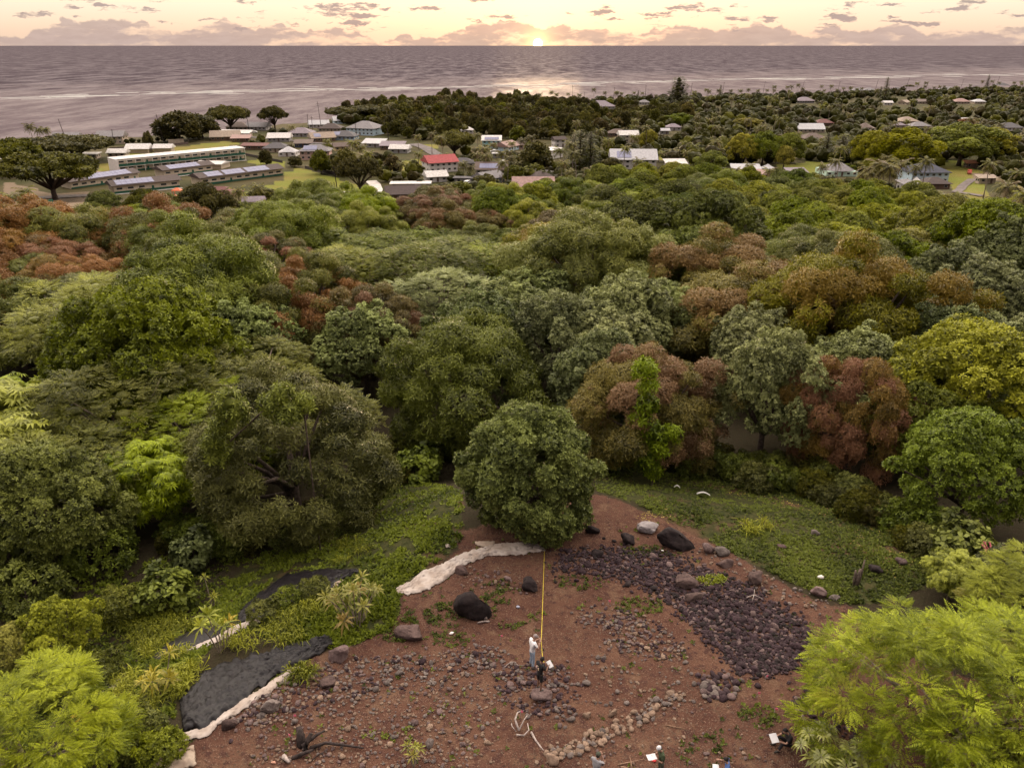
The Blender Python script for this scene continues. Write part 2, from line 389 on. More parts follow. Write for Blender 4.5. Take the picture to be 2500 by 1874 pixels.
REEF_PX = [(-900, 252), (0, 243), (380, 228), (700, 221), (1000, 216), (1300, 209), (1600, 199), (1900, 193), (2200, 188), (2500, 182), (3300, 172)]
_r = [at_z(px, py, 0) for px, py in REEF_PX]
def build_sea():
    m = bpy.data.materials.new('sea_water'); m.use_nodes = True; t = m.node_tree; t.nodes.clear(); b = NB(t)
    pos = b.n('ShaderNodeNewGeometry').outputs['Position']
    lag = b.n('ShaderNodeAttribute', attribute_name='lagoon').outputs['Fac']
    sp = b.n('ShaderNodeSeparateXYZ', ins={0: pos})
    v = b.xyz(b.m('MULTIPLY', sp.outputs[0], 0.5), sp.outputs[1], 0.0)
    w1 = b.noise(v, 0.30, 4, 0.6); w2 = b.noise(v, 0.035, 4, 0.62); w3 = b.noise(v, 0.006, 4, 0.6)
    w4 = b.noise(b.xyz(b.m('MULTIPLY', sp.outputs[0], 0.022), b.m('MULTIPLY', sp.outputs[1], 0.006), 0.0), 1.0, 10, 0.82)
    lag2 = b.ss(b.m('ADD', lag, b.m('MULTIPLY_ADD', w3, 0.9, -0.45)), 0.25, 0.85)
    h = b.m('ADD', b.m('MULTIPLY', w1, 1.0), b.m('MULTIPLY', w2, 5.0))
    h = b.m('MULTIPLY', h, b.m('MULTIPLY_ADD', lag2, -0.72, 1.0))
    c = b.mix(lag2, b.mix(b.ss(w4, .40, .62), (0.026, 0.016, 0.025), (0.066, 0.044, 0.058)), b.mix(b.ss(w4, .36, .66), (0.068, 0.048, 0.058), (0.112, 0.082, 0.090)))  # reflected sky painted into the water colour: dark streaky far sea, paler lagoon
    bp = b.n('ShaderNodeBump', ins={'Strength': 1.0, 'Distance': 0.9, 'Height': h})
    df = b.n('ShaderNodeBsdfDiffuse', ins={'Color': c, 'Normal': bp.outputs[0]})
    gl = b.n('ShaderNodeBsdfGlossy', ins={'Color': (1, 1, 1, 1), 'Roughness': b.m('MULTIPLY_ADD', lag2, -0.14, 0.42), 'Normal': bp.outputs[0]})
    ms = b.n('ShaderNodeMixShader', ins={0: b.m('MULTIPLY_ADD', lag2, 0.02, b.m('MULTIPLY_ADD', b.ss(w4, .35, .65), 0.06, 0.008)), 1: df.outputs[0], 2: gl.outputs[0]})
    b.n('ShaderNodeOutputMaterial', ins={0: ms.outputs[0]})
    A = np.radians(np.linspace(-85, 85, 341)); Rr = np.concatenate([np.geomspace(420, 6000, 90), np.geomspace(7000, 160000, 14)])
    rr, aa = np.meshgrid(Rr, A, indexing='ij')
    X, Y = np.sin(aa) * rr, np.cos(aa) * rr
    ra = np.array([math.atan2(q.x, q.y) for q in _r]); rq = np.array([math.hypot(q.x, q.y) for q in _r])
    rf = np.interp(aa, ra, rq)
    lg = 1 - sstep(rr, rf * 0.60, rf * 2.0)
    n, k = rr.shape; i = np.arange(n * k).reshape(n, k)
    Fq = np.stack([i[:-1, :-1], i[:-1, 1:], i[1:, 1:], i[1:, :-1]], -1).reshape(-1, 4)[:, ::-1]
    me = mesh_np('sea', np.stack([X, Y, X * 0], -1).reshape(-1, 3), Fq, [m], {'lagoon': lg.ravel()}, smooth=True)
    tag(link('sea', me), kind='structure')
    # low breakers along the reef edge, real ridges of water
    rg = np.random.default_rng(4); V, Fc = [], []
    for q in range(170):
        a0 = rg.uniform(-0.62, 0.78); base = np.interp(a0, ra, rq) * rg.normal(1.0, 0.022)
        L = rg.uniform(15, 90); hgt = rg.uniform(0.3, 1.0); n_ = 9; o = len(V)
        for j in range(n_):
            s = j / (n_ - 1) - .5; a = a0 + s * L / base; r_ = base + rg.normal(0, 1.2) + math.sin(s * 5 + q) * 3; hh = hgt * (1 - 4 * s * s) ** .5 if abs(s) < .5 else 0
            for dr, zz in ((-2.5 - hgt * 2, 0.02), (-.5, hh), (2 + hgt * 2, 0.02)):
                V.append((math.sin(a) * (r_ + dr), math.cos(a) * (r_ + dr), zz))
        for j in range(n_ - 1):
            for e in (0, 1): Fc.append((o + j * 3 + e, o + j * 3 + 3 + e, o + j * 3 + 4 + e, o + j * 3 + 1 + e))
    me = mesh_np('breakers', np.array(V), np.array(Fc), [mat('breaker_water', (0.030, 0.024, 0.030), 0.4, 0.3, 0.05, col2=(0.13, 0.11, 0.11))], smooth=True)
    tag(link('breakers', me), 'low rippling breakers along the edge of the reef', 'surf', kind='stuff')
build_sea()

def ribbon(name, pts, width, m, lift=0.06, kind='structure', n=10, label=None, cat=None):
    """a sheet of road or path laid along photo points on the ground"""
    P = [ground(*p) for p in pts]; L = []
    for i in range(len(P) - 1):
        for k in range(n): L.append(P[i].lerp(P[i + 1], k / n))
    L.append(P[-1]); V, Fc = [], []
    for i, p in enumerate(L):
        t = (L[min(i + 1, len(L) - 1)] - L[max(i - 1, 0)]); t.z = 0; t.normalize(); s = Vector((t.y, -t.x, 0)) * width / 2
        for q in (-1, 1):
            v = p + s * q; V.append((v.x, v.y, float(tz(v.x, v.y)) + lift))
    for i in range(len(L) - 1): Fc.append((2 * i, 2 * i + 1, 2 * i + 3, 2 * i + 2))
    return tag(link(name, mesh_np(name, V, Fc, [m])), label, cat, kind=kind)
asphalt = mat('asphalt', (0.115, 0.095, 0.095), 0.9, 0.2, 0.3)
concrete = mat('concrete', (0.46, 0.42, 0.40), 0.85, 0.12, 0.4)
ribbon('road', [(1010, 352), (1040, 362), (1060, 375), (1095, 392), (1130, 398), (1190, 398)], 8, asphalt, .35)
ribbon('road', [(560, 330), (640, 338), (720, 345), (800, 352), (900, 358), (1010, 356)], 5, asphalt, .3)
ribbon('driveway', [(905, 443), (915, 452), (920, 465), (912, 478), (900, 492)], 5.5, concrete, .4)
ribbon('driveway', [(1290, 432), (1330, 440), (1380, 448)], 9, mat('drive_tan', (0.22, 0.16, 0.13), .9, .15, .3), .3)
ribbon('path', [(2375, 438), (2350, 455), (2335, 470), (2400, 480)], 4, mat('gravel_path', (0.13, 0.105, 0.10), .95, .2, .5), .3)
ribbon('path', [(60, 488), (130, 482), (230, 478)], 7, mat('gravel_path', (0.13, 0.105, 0.10)), .3)
ribbon('road', [(0, 592), (60, 585), (120, 570), (180, 555)], 4, mat('drive_tan', (0.22, 0.16, 0.13)), .35)
ribbon('path', [(215, 420), (260, 424), (330, 428)], 6, mat('drive_tan', (0.22, 0.16, 0.13)), .3)

# ================================================================== foliage: leaf-cluster templates and crowns
def tpl_rosette(n, ln, wd, rise=(70, -25), bend=.35, seed=0):
    """n leaves round a twig tip: kite-shaped quads folded along nothing, drooping at the end"""
    rg = np.random.default_rng(seed); V = []
    for i in range(n):
        a = i * 2.39996 + rg.uniform(-.25, .25); f = (i + .5) / n
        e = math.radians(rise[0] + (rise[1] - rise[0]) * f + rg.uniform(-10, 10)); L = ln * rg.uniform(.8, 1.15)
        d = np.array((math.cos(a) * math.cos(e), math.sin(a) * math.cos(e), math.sin(e))); s = np.array((-math.sin(a), math.cos(a), 0)) * wd / 2
        m = d * L * .5 + np.array((0, 0, .04 * L)); tip = d * L - np.array((0, 0, bend * L))
        V += [d * L * .06, m + s, tip, m - s]
    V = np.array(V); return V, np.arange(len(V)).reshape(-1, 4)
def tpl_spray(L=1.2, n=8, pl=.42, pw=.09, droop=.22, seed=0):
    """feathery twig: pairs of narrow leaflets along a drooping axis (x)"""
    rg = np.random.default_rng(seed); V = []
    for i in range(n):
        f = (i + .6) / n; x = L * f; z = -droop * L * f * f
        w = pl * (1 - .55 * abs(f - .35) - .35 * f * f)
        for s in (-1, 1):
            a = math.radians(62 + rg.uniform(-8, 8)); d = np.array((math.cos(a), s * math.sin(a), rg.uniform(.02, .22))) * w
            p = np.array((x, 0, z)); q = np.array((pw, 0, 0)); tip = p + d - np.array((0, 0, .10 * w / .3))
            V += [p - q * .5, p + d * .55 - q * .6, tip, p + d * .55 + q * .6]
    z = -droop * L; V += [np.array((L * .9, 0, z * .8)), np.array((L, pw * .6, z)), np.array((L * 1.22, 0, z * 1.3)), np.array((L, -pw * .6, z))]
    V = np.array(V); return V, np.arange(len(V)).reshape(-1, 4)
def tpl_fan(n, ln, wd, droop=.45, seed=0):
    """umbrella leaf: n leaflets spread flat round a stalk, tips hanging"""
    rg = np.random.default_rng(seed); V = []
    for i in range(n):
        a = 2 * math.pi * i / n + rg.uniform(-.1, .1); L = ln * rg.uniform(.85, 1.1); c = np.array((math.cos(a), math.sin(a), 0)); s = np.array((-math.sin(a), math.cos(a), 0)) * wd / 2
        V += [c * .03, c * L * .55 + s + (0, 0, .05), c * L - np.array((0, 0, droop * L)), c * L * .55 - s + (0, 0, .05)]
    V = np.array(V); return V, np.arange(len(V)).reshape(-1, 4)
def frames(Zd, rg, Xd=None):
    """rotation matrices with z along Zd and x spun at random (or near Xd)"""
    Zd = Zd / np.linalg.norm(Zd, axis=1, keepdims=True)
    X = rg.normal(size=Zd.shape) if Xd is None else Xd
    X = X - (X * Zd).sum(1, keepdims=True) * Zd; X /= np.maximum(np.linalg.norm(X, axis=1, keepdims=True), 1e-6)
    return np.stack([X, np.cross(Zd, X), Zd], -1)
def bake(tpls, P, M, s, tint, patch, rg):
    """stamp leaf-cluster templates at P; returns V, F, tint, patch per vertex"""
    VV, FF, TT, PP, o = [], [], [], [], 0
    pick = rg.integers(0, len(tpls), len(P))
    for k, (tv, tf) in enumerate(tpls):
        I = np.where(pick == k)[0]
        if not len(I): continue
        v = np.einsum('nij,vj->nvi', M[I], tv) * s[I][:, None, None] + P[I][:, None, :]
        VV.append(v.reshape(-1, 3)); FF.append((tf[None] + (np.arange(len(I)) * len(tv))[:, None, None]).reshape(-1, 4) + o)
        nl = len(tv) // 4; leaf = (rg.uniform(-.25, .25, (len(I), nl)) + (.22 - .44 * (np.arange(nl) + .5) / nl)[None]).repeat(4, axis=1)      # tip leaves paler: lit-top contrast painted into the tint
        TT.append(np.clip(tint[I][:, None] + leaf, 0, 1).ravel()); PP.append(patch[I].repeat(len(tv)))
        o += v.shape[0] * v.shape[1]
    return np.concatenate(VV), np.concatenate(FF), np.concatenate(TT), np.concatenate(PP)
def ico(sub=1):
    bm = bmesh.new(); bmesh.ops.create_icosphere(bm, subdivisions=sub, radius=1.0)
    v = np.array([p.co[:] for p in bm.verts]); f = np.array([[q.index for q in x.verts] for x in bm.faces]); bm.free(); return v, f
ICO1, ICO2 = ico(1), ico(2)
def lobes_dome(rg, n, rx, rz, zc, lr, flat=1.0, low=-.25, jit=.14):
    """centres and radii of the leaf masses of a dome-shaped crown"""
    C, Rl = [], []; f1, f2, f3 = rg.uniform(0, 6.28, 3)
    for i in range(n):
        f = (i + .5) / n; h = 1 - (1 - low) * f; a = i * 2.39996 + rg.uniform(-.3, .3)
        q = math.sqrt(max(0, 1 - h * h)); r = lr * rg.uniform(.6, 1.45); k = (1 + rg.uniform(-jit, jit * .7)) * (1 + .13 * math.sin(2 * a + f1) + .10 * math.sin(3 * a + f2) + .09 * math.sin(5 * h + 2 * a + f3))
        C.append((math.cos(a) * q * (rx - r * .8) * k, math.sin(a) * q * (rx - r * .8) * k, zc + h * (rz - r * .7 * flat) * k)); Rl.append(r)
    return np.array(C), np.array(Rl)
def crown(name, seed, C, Rl, tpls, dens, flat=1.0, mode='tuft', up=.35, s=(.8, 1.25), core=.80, zmin=.6, jit=.3, droop=0.0, inward=-.15, centre=None, under=-.75):
    """crown mesh: an inner leafy mass per lobe and leaf clusters over every lobe's outside"""
    rg = np.random.default_rng(seed); cz = centre if centre is not None else C[:, 2].mean() - 1.0
    P, D, LB = [], [], []
    for i, (c, r) in enumerate(zip(C, Rl)):
        n = int(dens * 4 * math.pi * r * r * (.5 + .5 * flat)); d = rg.normal(size=(n, 3)); d /= np.linalg.norm(d, axis=1, keepdims=True)
        p = c + d * (r * rg.uniform(.86 if mode == 'tuft' else .5, 1.08, (n, 1))) * (1, 1, flat)
        out = c - np.array((0, 0, cz)); out = out / max(np.linalg.norm(out), .1)
        keep = ((d * out).sum(1) > inward) & (p[:, 2] > zmin) & (d[:, 2] > under)
        q = p - C[:, None, :]; q[..., 2] /= flat
        inside = (np.linalg.norm(q, axis=2) < Rl[:, None] * .84); inside[i] = False
        keep &= ~inside.any(0)
        P.append(p[keep]); D.append(d[keep]); LB.append(np.full(keep.sum(), i))
    P, D, LB = np.concatenate(P), np.concatenate(D), np.concatenate(LB)
    lobe_patch = rg.random(len(C)); lobe_tint = rg.uniform(.15, .8, len(C))
    if mode == 'tuft':
        Zd = D * (1 - up) + np.array((0, 0, up)) + rg.normal(0, jit, D.shape); M = frames(Zd, rg)
    else:                                                                     # spray: lies outward, nearly flat
        O = P * (1, 1, 0) * .05 + D * (1, 1, 0) * 1.5 + rg.normal(0, .42, D.shape) * (1, 1, .0); O /= np.linalg.norm(O, axis=1, keepdims=True)
        O[:, 2] = D[:, 2] * .55 - droop + rg.normal(0, .15, len(D)); Zd = np.array((0, 0, 1.0)) + D * .25 + rg.normal(0, jit, D.shape)
        Zd = Zd - (Zd * O).sum(1, keepdims=True) * O / (O * O).sum(1, keepdims=True); M = frames(Zd, rg, O)
    sc = rg.uniform(s[0], s[1], len(P))
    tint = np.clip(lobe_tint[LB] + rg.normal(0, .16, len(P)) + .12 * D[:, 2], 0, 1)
    patch = np.clip(lobe_patch[LB] + rg.normal(0, .05, len(P)), 0, 1)
    V, Fq, T, Pa = bake(tpls, P, M, sc, tint, patch, rg)
    cv, cf = ICO2 if len(C) < 60 else ICO1
    CV = (cv[None] * (Rl[:, None, None] * core) * (1, 1, flat) * rg.uniform(.86, 1.1, (len(C), len(cv), 1)) + C[:, None, :])
    CV[..., 2] = np.maximum(CV[..., 2], zmin * .8)
    cfq = np.concatenate([cf, cf[:, 2:]], 1)                                   # triangles written as degenerate quads are avoided below
    nv = len(V)
    me = bpy.data.meshes.new(name)
    tri = (cf[None] + (np.arange(len(C)) * len(cv))[:, None, None]).reshape(-1, 3) + nv
    allV = np.concatenate([V, CV.reshape(-1, 3)]).astype(np.float32)
    loops = np.concatenate([Fq.ravel(), tri.ravel()]).astype(np.int32)
    starts = np.concatenate([np.arange(len(Fq)) * 4, len(Fq) * 4 + np.arange(len(tri)) * 3]).astype(np.int32)
    me.vertices.add(len(allV)); me.vertices.foreach_set('co', allV.ravel())
    me.loops.add(len(loops)); me.loops.foreach_set('vertex_index', loops)
    me.polygons.add(len(starts)); me.polygons.foreach_set('loop_start', starts)
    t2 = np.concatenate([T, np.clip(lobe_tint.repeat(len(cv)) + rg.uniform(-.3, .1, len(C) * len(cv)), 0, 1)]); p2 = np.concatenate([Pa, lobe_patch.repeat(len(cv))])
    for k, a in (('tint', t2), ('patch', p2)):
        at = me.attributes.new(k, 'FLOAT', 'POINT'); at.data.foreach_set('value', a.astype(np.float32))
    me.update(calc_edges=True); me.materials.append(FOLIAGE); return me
def trunk_mesh(name, C, zc, r0, seed, nl=6, base=-.6, wood=None, fork=None, lean=(0, 0)):
    """tapered trunk with limbs reaching into the leaf masses"""
    rg = random.Random(seed); m = MB(); fork = fork or zc * .45
    m.tube([(0, 0, base), (lean[0] * .3, lean[1] * .3, fork * .4), (lean[0], lean[1], fork), (lean[0] * 1.2, lean[1] * 1.2, zc)], [r0 * 1.5, r0 * 1.05, r0 * .9, r0 * .45], 8)
    idx = list(range(len(C))); rg.shuffle(idx)
    for i in idx[:nl]:
        c = Vector(C[i]); a = Vector((lean[0], lean[1], fork * rg.uniform(.8, 1.15))); mid = a.lerp(c, .5) + Vector((rg.uniform(-.3, .3), rg.uniform(-.3, .3), rg.uniform(-.2, .5)))
        m.tube([a, mid, c], [r0 * .6, r0 * .38, r0 * .12], 6)
    return m.mesh(name, wood, True)

WOOD = mat('bark', (0.085, 0.060, 0.048), 0.95, 0.3, 6.0, 0.03, coord='Object')
WOOD_PALE = mat('pale_bark', (0.21, 0.165, 0.13), 0.95, 0.25, 5.0, 0.02)
PROTO = {}
def proto(key, kind, C, Rl, me, zc, r0, seed, nl=7, wood=None, fork=None, lean=(0, 0), rad=6.0, top=12.0, mid=None):
    PROTO[key] = dict(kind=kind, crown=me, trunk=trunk_mesh(key + '_trunk', C, zc, r0, seed, nl, wood=wood or WOOD, fork=fork, lean=lean), rad=rad, top=top, mid=mid if mid is not None else zc)

TM = [tpl_rosette(9, .50, .085, (65, -35), .30, i) for i in range(3)]           # mango: long narrow drooping leaves
TB = [tpl_rosette(8, .27, .115, (55, -15), .15, i + 5) for i in range(3)]         # broad leaves
TK = [tpl_rosette(7, .30, .19, (60, -40), .22, i + 9) for i in range(3)]         # large pale leaves
TS = [tpl_spray(.62, 5, .27, .085, .18, i) for i in range(3)]                    # feathery sprays
TF = [tpl_fan(10, .55, .15, .40, i) for i in range(3)]                           # umbrella leaves
# mango trees: cauliflower domes
for k in range(3):
    rg = np.random.default_rng(20 + k)
    C, Rl = lobes_dome(rg, 62, 6.9, 5.7, 5.2, 1.32, low=-.68, jit=.2)
    proto('mango%d' % k, 'mango_tree', C, Rl, crown('mango_crown', 30 + k, C, Rl, TM, 9.5, flat=.85, up=.12, s=(.7, 1.1), jit=.22, core=.5, under=-.38, inward=-.6), 6.5, .38, k, rad=6.4, top=11.2)
# silvery big-leaved trees: loose upright spires
for k in range(2):
    rg = np.random.default_rng(50 + k)
    C, Rl = lobes_dome(rg, 46, 5.0, 5.4, 6.0, 1.15, low=-.5, jit=.26)
    sp = [i for i in range(len(C)) if C[i, 2] > 7.0]
    ex = np.array([C[i] + (rg.uniform(-.4, .4), rg.uniform(-.4, .4), Rl[i] * rg.uniform(.8, 1.5)) for i in sp]); C = np.concatenate([C, ex]); Rl = np.concatenate([Rl, rg.uniform(.45, .75, len(sp))])
    proto('silver%d' % k, 'big_leaved_tree', C, Rl, crown('silver_crown', 60 + k, C, Rl, TK, 10.0, up=.25, s=(.6, 1.05), jit=.4, core=.38, under=-.5, inward=-.5), 6.6, .28, 10 + k, rad=5.2, top=12.0)
# feathery trees: flat layered sprays on pale limbs
for k in range(2):
    rg = np.random.default_rng(70 + k)
    C, Rl = lobes_dome(rg, 44, 6.6, 3.6, 5.8, 1.5, flat=.5, low=-.35, jit=.2)
    proto('feather%d' % k, 'feathery_tree', C, Rl, crown('feather_crown', 80 + k, C, Rl, TS, 7.6, flat=.5, mode='spray', s=(.7, 1.25), jit=.35, core=.3, droop=.0, under=-.4, inward=-.5), 5.6, .30, 20 + k, nl=14, wood=WOOD_PALE, fork=2.4, rad=6.8, top=9.4)
# round broad-leaved trees
for k in range(2):
    rg = np.random.default_rng(90 + k)
    C, Rl = lobes_dome(rg, 50, 5.2, 4.8, 5.2, 1.15, low=-.55, jit=.2)
    proto('broad%d' % k, 'broadleaf_tree', C, Rl, crown('broad_crown', 100 + k, C, Rl, TB, 13.5, up=.25, s=(.8, 1.25), jit=.35, core=.36, under=-.45, inward=-.5), 5.5, .30, 30 + k, rad=5.2, top=10.0)
# umbrella-leaved trees
rg = np.random.default_rng(110); C, Rl = lobes_dome(rg, 34, 4.2, 4.0, 4.6, 1.1, low=-.5, jit=.28)
proto('umbrella0', 'umbrella_tree', C, Rl, crown('umbrella_crown', 111, C, Rl, TF, 3.2, up=.55, s=(.7, 1.2), jit=.25, core=.74), 4.8, .2, 40, rad=4.4, top=8.6)
# wide flat-topped shade trees of the town
for k in range(2):
    rg = np.random.default_rng(120 + k); C, Rl = lobes_dome(rg, 64, 10.0, 4.0, 7.0, 1.9, flat=.6, low=.02, jit=.12)
    proto('shade%d' % k, 'shade_tree', C, Rl, crown('shade_crown', 122 + k, C, Rl, [tpl_rosette(6, .75, .40, (50, -20), .1, i + 30) for i in range(3)], 2.6, flat=.6, up=.5, s=(.8, 1.2), core=.82, zmin=4.5, inward=-.5, centre=5.0), 7.0, .55, 50 + k, nl=16, fork=2.8, rad=10.0, top=10.8)
# far trees: coarser leaves
TL = [tpl_rosette(5, .95, .55, (55, -25), .15, i + 40) for i in range(3)]
for k in range(4):
    rg = np.random.default_rng(130 + k); C, Rl = lobes_dome(rg, 26, 5.0, 4.6 + .5 * k, 4.4 + .3 * k, 1.55, low=-.7, jit=.25)
    proto('far%d' % k, 'broadleaf_tree', C, Rl, crown('far_crown', 135 + k, C, Rl, TL, 2.0, up=.3, s=(.7, 1.2), jit=.4, core=.72, under=-.5), 4.5, .3, 60 + k, nl=4, rad=5.2, top=9.2 + .8 * k)
# conical conifers and the tall loose ironwood
TN = [tpl_spray(1.1, 5, .34, .12, .35, i + 7) for i in range(2)]
rg = np.random.default_rng(150); C = []; Rl = []
for i in range(34):
    f = i / 34; a = i * 2.4; r = (1 - f) * 2.6 + .25; C.append((math.cos(a) * r * .75, math.sin(a) * r * .75, 2.5 + f * 15.5)); Rl.append(.55 + (1 - f) * .75)
C, Rl = np.array(C), np.array(Rl)
proto('conifer0', 'conifer_tree', C, Rl, crown('conifer_crown', 151, C, Rl, TN, 3.0, flat=.45, mode='spray', s=(.8, 1.2), core=.6, inward=-.6, centre=8), 17.5, .3, 70, nl=10, fork=6, rad=2.8, top=18.5)
rg = np.random.default_rng(160); C = []; Rl = []
for i in range(52):
    f = rg.random(); a = rg.uniform(0, 6.28); r = (1 - f ** 1.6) * 5.5 * rg.uniform(.35, 1.0); C.append((math.cos(a) * r, math.sin(a) * r, 3 + f * 17)); Rl.append(rg.uniform(.9, 1.6))
C, Rl = np.array(C), np.array(Rl)
proto('ironwood0', 'ironwood_tree', C, Rl, crown('ironwood_crown', 161, C, Rl, TN, 2.6, mode='spray', s=(.9, 1.5), core=.5, inward=-.8, centre=9), 19, .5, 71, nl=22, fork=6, rad=5.6, top=21)

def frond_arrays(L, rise, droop, n, wid, rg, az):
    """one palm frond: rib plus hanging leaflets, as quads"""
    V = []; c, s_ = math.cos(az), math.sin(az); side = np.array((-s_, c, 0)); out = np.array((c, s_, 0))
    def pt(f): return out * L * f * (1 - .12 * f) + np.array((0, 0, L * (rise * f - droop * f * f)))
    for i in range(n):
        f0 = (i + .4) / n; p = pt(f0); t = pt(min(1, f0 + .08)) - pt(f0); t /= np.linalg.norm(t)
        w = wid * (math.sin(math.pi * min(1, f0 * .86 + .12)) ** .7)
        for q in (-1, 1):
            d = side * q * .75 + t * .55 + np.array((0, 0, -.42 + rg.uniform(-.12, .12))); b_ = t * (L / n * .95)
            V += [p - b_ * .5, p + b_ * .5, p + b_ * .3 + d * w, p - b_ * .1 + d * w * .97]
    return V
def palm_proto(key, seed, H, lean, nf=22, L=3.6, wind=0.0):
    rg = np.random.default_rng(seed); V = []
    for i in range(nf):
        f = i / nf; az = i * 2.39996; rise = .95 - 1.35 * f; 
        if wind: az = az + wind * math.sin(az)
        V += frond_arrays(L * rg.uniform(.85, 1.1), rise, .55 + .25 * f, 11, .95, rg, az)
    V = np.array(V); top = np.array((lean[0], lean[1], H)); V = V + top
    n = len(V); t = np.repeat(rg.uniform(0, 1, n // 4), 4); pa = np.repeat(np.repeat(rg.random(nf), 22)[:n // 4], 4)
    me = mesh_np(key + '_fronds', V, np.arange(n).reshape(-1, 4), [FOLIAGE], {'tint': t, 'patch': pa})
    m = MB(); pts = [(lean[0] * f * f, lean[1] * f * f, -0.5 + (H + .4) * f) for f in (0, .25, .5, .75, 1)]
    m.tube(pts, [.28, .19, .16, .14, .15], 7)
    PROTO[key] = dict(kind='coconut_palm', crown=me, trunk=m.mesh(key + '_trunk', WOOD_PALE, True), rad=L, top=H + 1.5, mid=H, head=Vector((lean[0], lean[1], H)))
palm_proto('palm0', 201, 11.0, (.8, .3)); palm_proto('palm1', 202, 14.5, (-1.2, .5), wind=.5); palm_proto('palm2', 203, 8.0, (.3, -.4), nf=24, L=3.9); palm_proto('palm3', 204, 5.0, (-.2, .2), nf=20, L=3.6)

# ------------------------------------------------------------------ foliage colours
LM = dict(
    dark=leafmat('mango_dark', (.040, .050, .022), (.085, .098, .040)),
    green=leafmat('mango_green', (.048, .066, .020), (.105, .125, .040)),
    limetop=leafmat('mango_limetop', (.050, .066, .020), (.110, .130, .038), (.22, .25, .050), .62),
    rust=leafmat('mango_rust', (.060, .052, .024), (.125, .088, .036), (.27, .135, .046), .34),
    olive=leafmat('mango_olive', (.060, .060, .022), (.125, .115, .038), (.23, .145, .045), .74),
    brown=leafmat('mango_brown', (.046, .042, .022), (.092, .078, .038), (.20, .11, .05), .80),
    rusttop=leafmat('mango_rusttop', (.044, .052, .024), (.095, .098, .042), (.26, .125, .048), .62),
    pinktip=leafmat('mango_pinktip', (.055, .054, .028), (.120, .105, .050), (.22, .13, .065), .70),
    red=leafmat('mango_red', (.060, .046, .024), (.115, .076, .040), (.195, .096, .054), .42),
    silver=leafmat('silver_leaf', (.078, .096, .066), (.165, .195, .140), spec=.5, trans=.15),
    silverdk=leafmat('silver_dark', (.052, .066, .048), (.118, .140, .112), spec=.45, trans=.18),
    feather=leafmat('feather_leaf', (.066, .084, .022), (.150, .172, .048), trans=.22),
    featherdk=leafmat('feather_dark', (.046, .060, .018), (.108, .126, .036), trans=.2),
    lime=leafmat('lime_leaf', (.078, .090, .018), (.180, .192, .042), trans=.24),
    limegreen=leafmat('limegreen_leaf', (.062, .080, .016), (.140, .166, .036), trans=.22),
    broad=leafmat('broad_leaf', (.044, .060, .022), (.105, .130, .048), trans=.15, spec=.3),
    central=leafmat('central_leaf', (.044, .062, .030), (.105, .132, .066), trans=.15, spec=.35),
    umbrella=leafmat('umbrella_leaf', (.060, .082, .020), (.160, .190, .045), trans=.2, spec=.3),
    shade=leafmat('shade_leaf', (.030, .034, .010), (.080, .082, .022), trans=.18),
    fargreen=leafmat('far_green', (.042, .046, .016), (.096, .098, .030), trans=.15),
    fardark=leafmat('far_dark', (.030, .031, .014), (.064, .062, .025), trans=.18),
    farbrown=leafmat('far_brown', (.046, .040, .022), (.086, .074, .038), trans=.18),
    farlime=leafmat('far_lime', (.100, .105, .022), (.220, .215, .048), trans=.22),
    palm=leafmat('palm_leaf', (.040, .044, .016), (.105, .102, .036), (.17, .13, .06), .86, trans=.16),
    palmdk=leafmat('palm_dark', (.036, .036, .020), (.080, .074, .036), trans=.15),
    conifer=leafmat('conifer_leaf', (.026, .030, .016), (.060, .062, .030), trans=.1),
    pinkbloom=leafmat('bloom', (.12, .070, .045), (.22, .12, .085), trans=.15),
)
TREES = []      # (root, px, py, size in px, phrase, kind) for the labels
def tree(key, loc, s, rz, leaf, phrase=None, group=None, label=None, sq=1.0, name=None, fixed=None):
    p = PROTO[key]; sv = (s, s, s * sq)
    o = empty(name or p['kind'], loc, rz, sv)
    c = link('crown', p['crown'], o); set_leaf(c, LM[leaf])
    link('trunk', p['trunk'], o)
    hx, hy, dep = project((loc[0], loc[1], loc[2] + p['mid'] * s * sq))
    TREES.append(dict(o=o, x=hx, y=hy, w=2 * p['rad'] * s * F_PX / dep, phrase=phrase, kind=p['kind'], leaf=leaf, label=label, group=group, loc=Vector(loc), r=p['rad'] * s))
    return o
def hero(key, px, py, wpx, leaf, label=None, hc=None, sq=1.0, rz=None, name=None):
    """a tree whose crown centre is seen at a pixel and spans wpx pixels of the photograph"""
    p = PROTO[key]; s = 1.0
    for _ in range(4):
        g = ground(px, py, p['mid'] * s * sq); q = Vector((g.x, g.y, g.z + p['mid'] * s * sq)); s = wpx / scale_at(q) / (2 * p['rad'])
    return tree(key, g, s, rnd.uniform(0, 6.28) if rz is None else rz, leaf, sq=sq, label=label, name=name)

# ================================================================== the forest
H = hero
H('mango0', 1130, 905, 400, 'dark', 'huge dark green mango dome right behind the round tree on the terrace')
H('mango1', 705, 1090, 470, 'dark', 'large dark mango tree overhanging the black tarpaulin at the forest edge')
H('mango2', 1590, 985, 350, 'pinktip', 'mango tree with pinkish young tips, third crown right of the round tree')
H('silver0', 1875, 960, 270, 'silver', 'pale silvery tree beside the dark red mango at the clearing', sq=1.15)
H('mango0', 2085, 1000, 265, 'red', 'dark red leaved mango tree standing above the right edge of the grass', sq=1.4)
H('mango1', 905, 800, 270, 'brown', 'dull brown mango tree just left of the huge dark dome')
H('broad0', 2370, 1150, 330, 'broad', 'dark broadleaf tree hanging over the shaded grass at the right')
H('broad1', 2250, 1050, 240, 'featherdk', 'olive broadleaf tree between the red mango and the dark broadleaf tree')
H('mango2', 520, 690, 310, 'dark', 'dark mango dome below the rust topped ridge on the left', sq=.8)
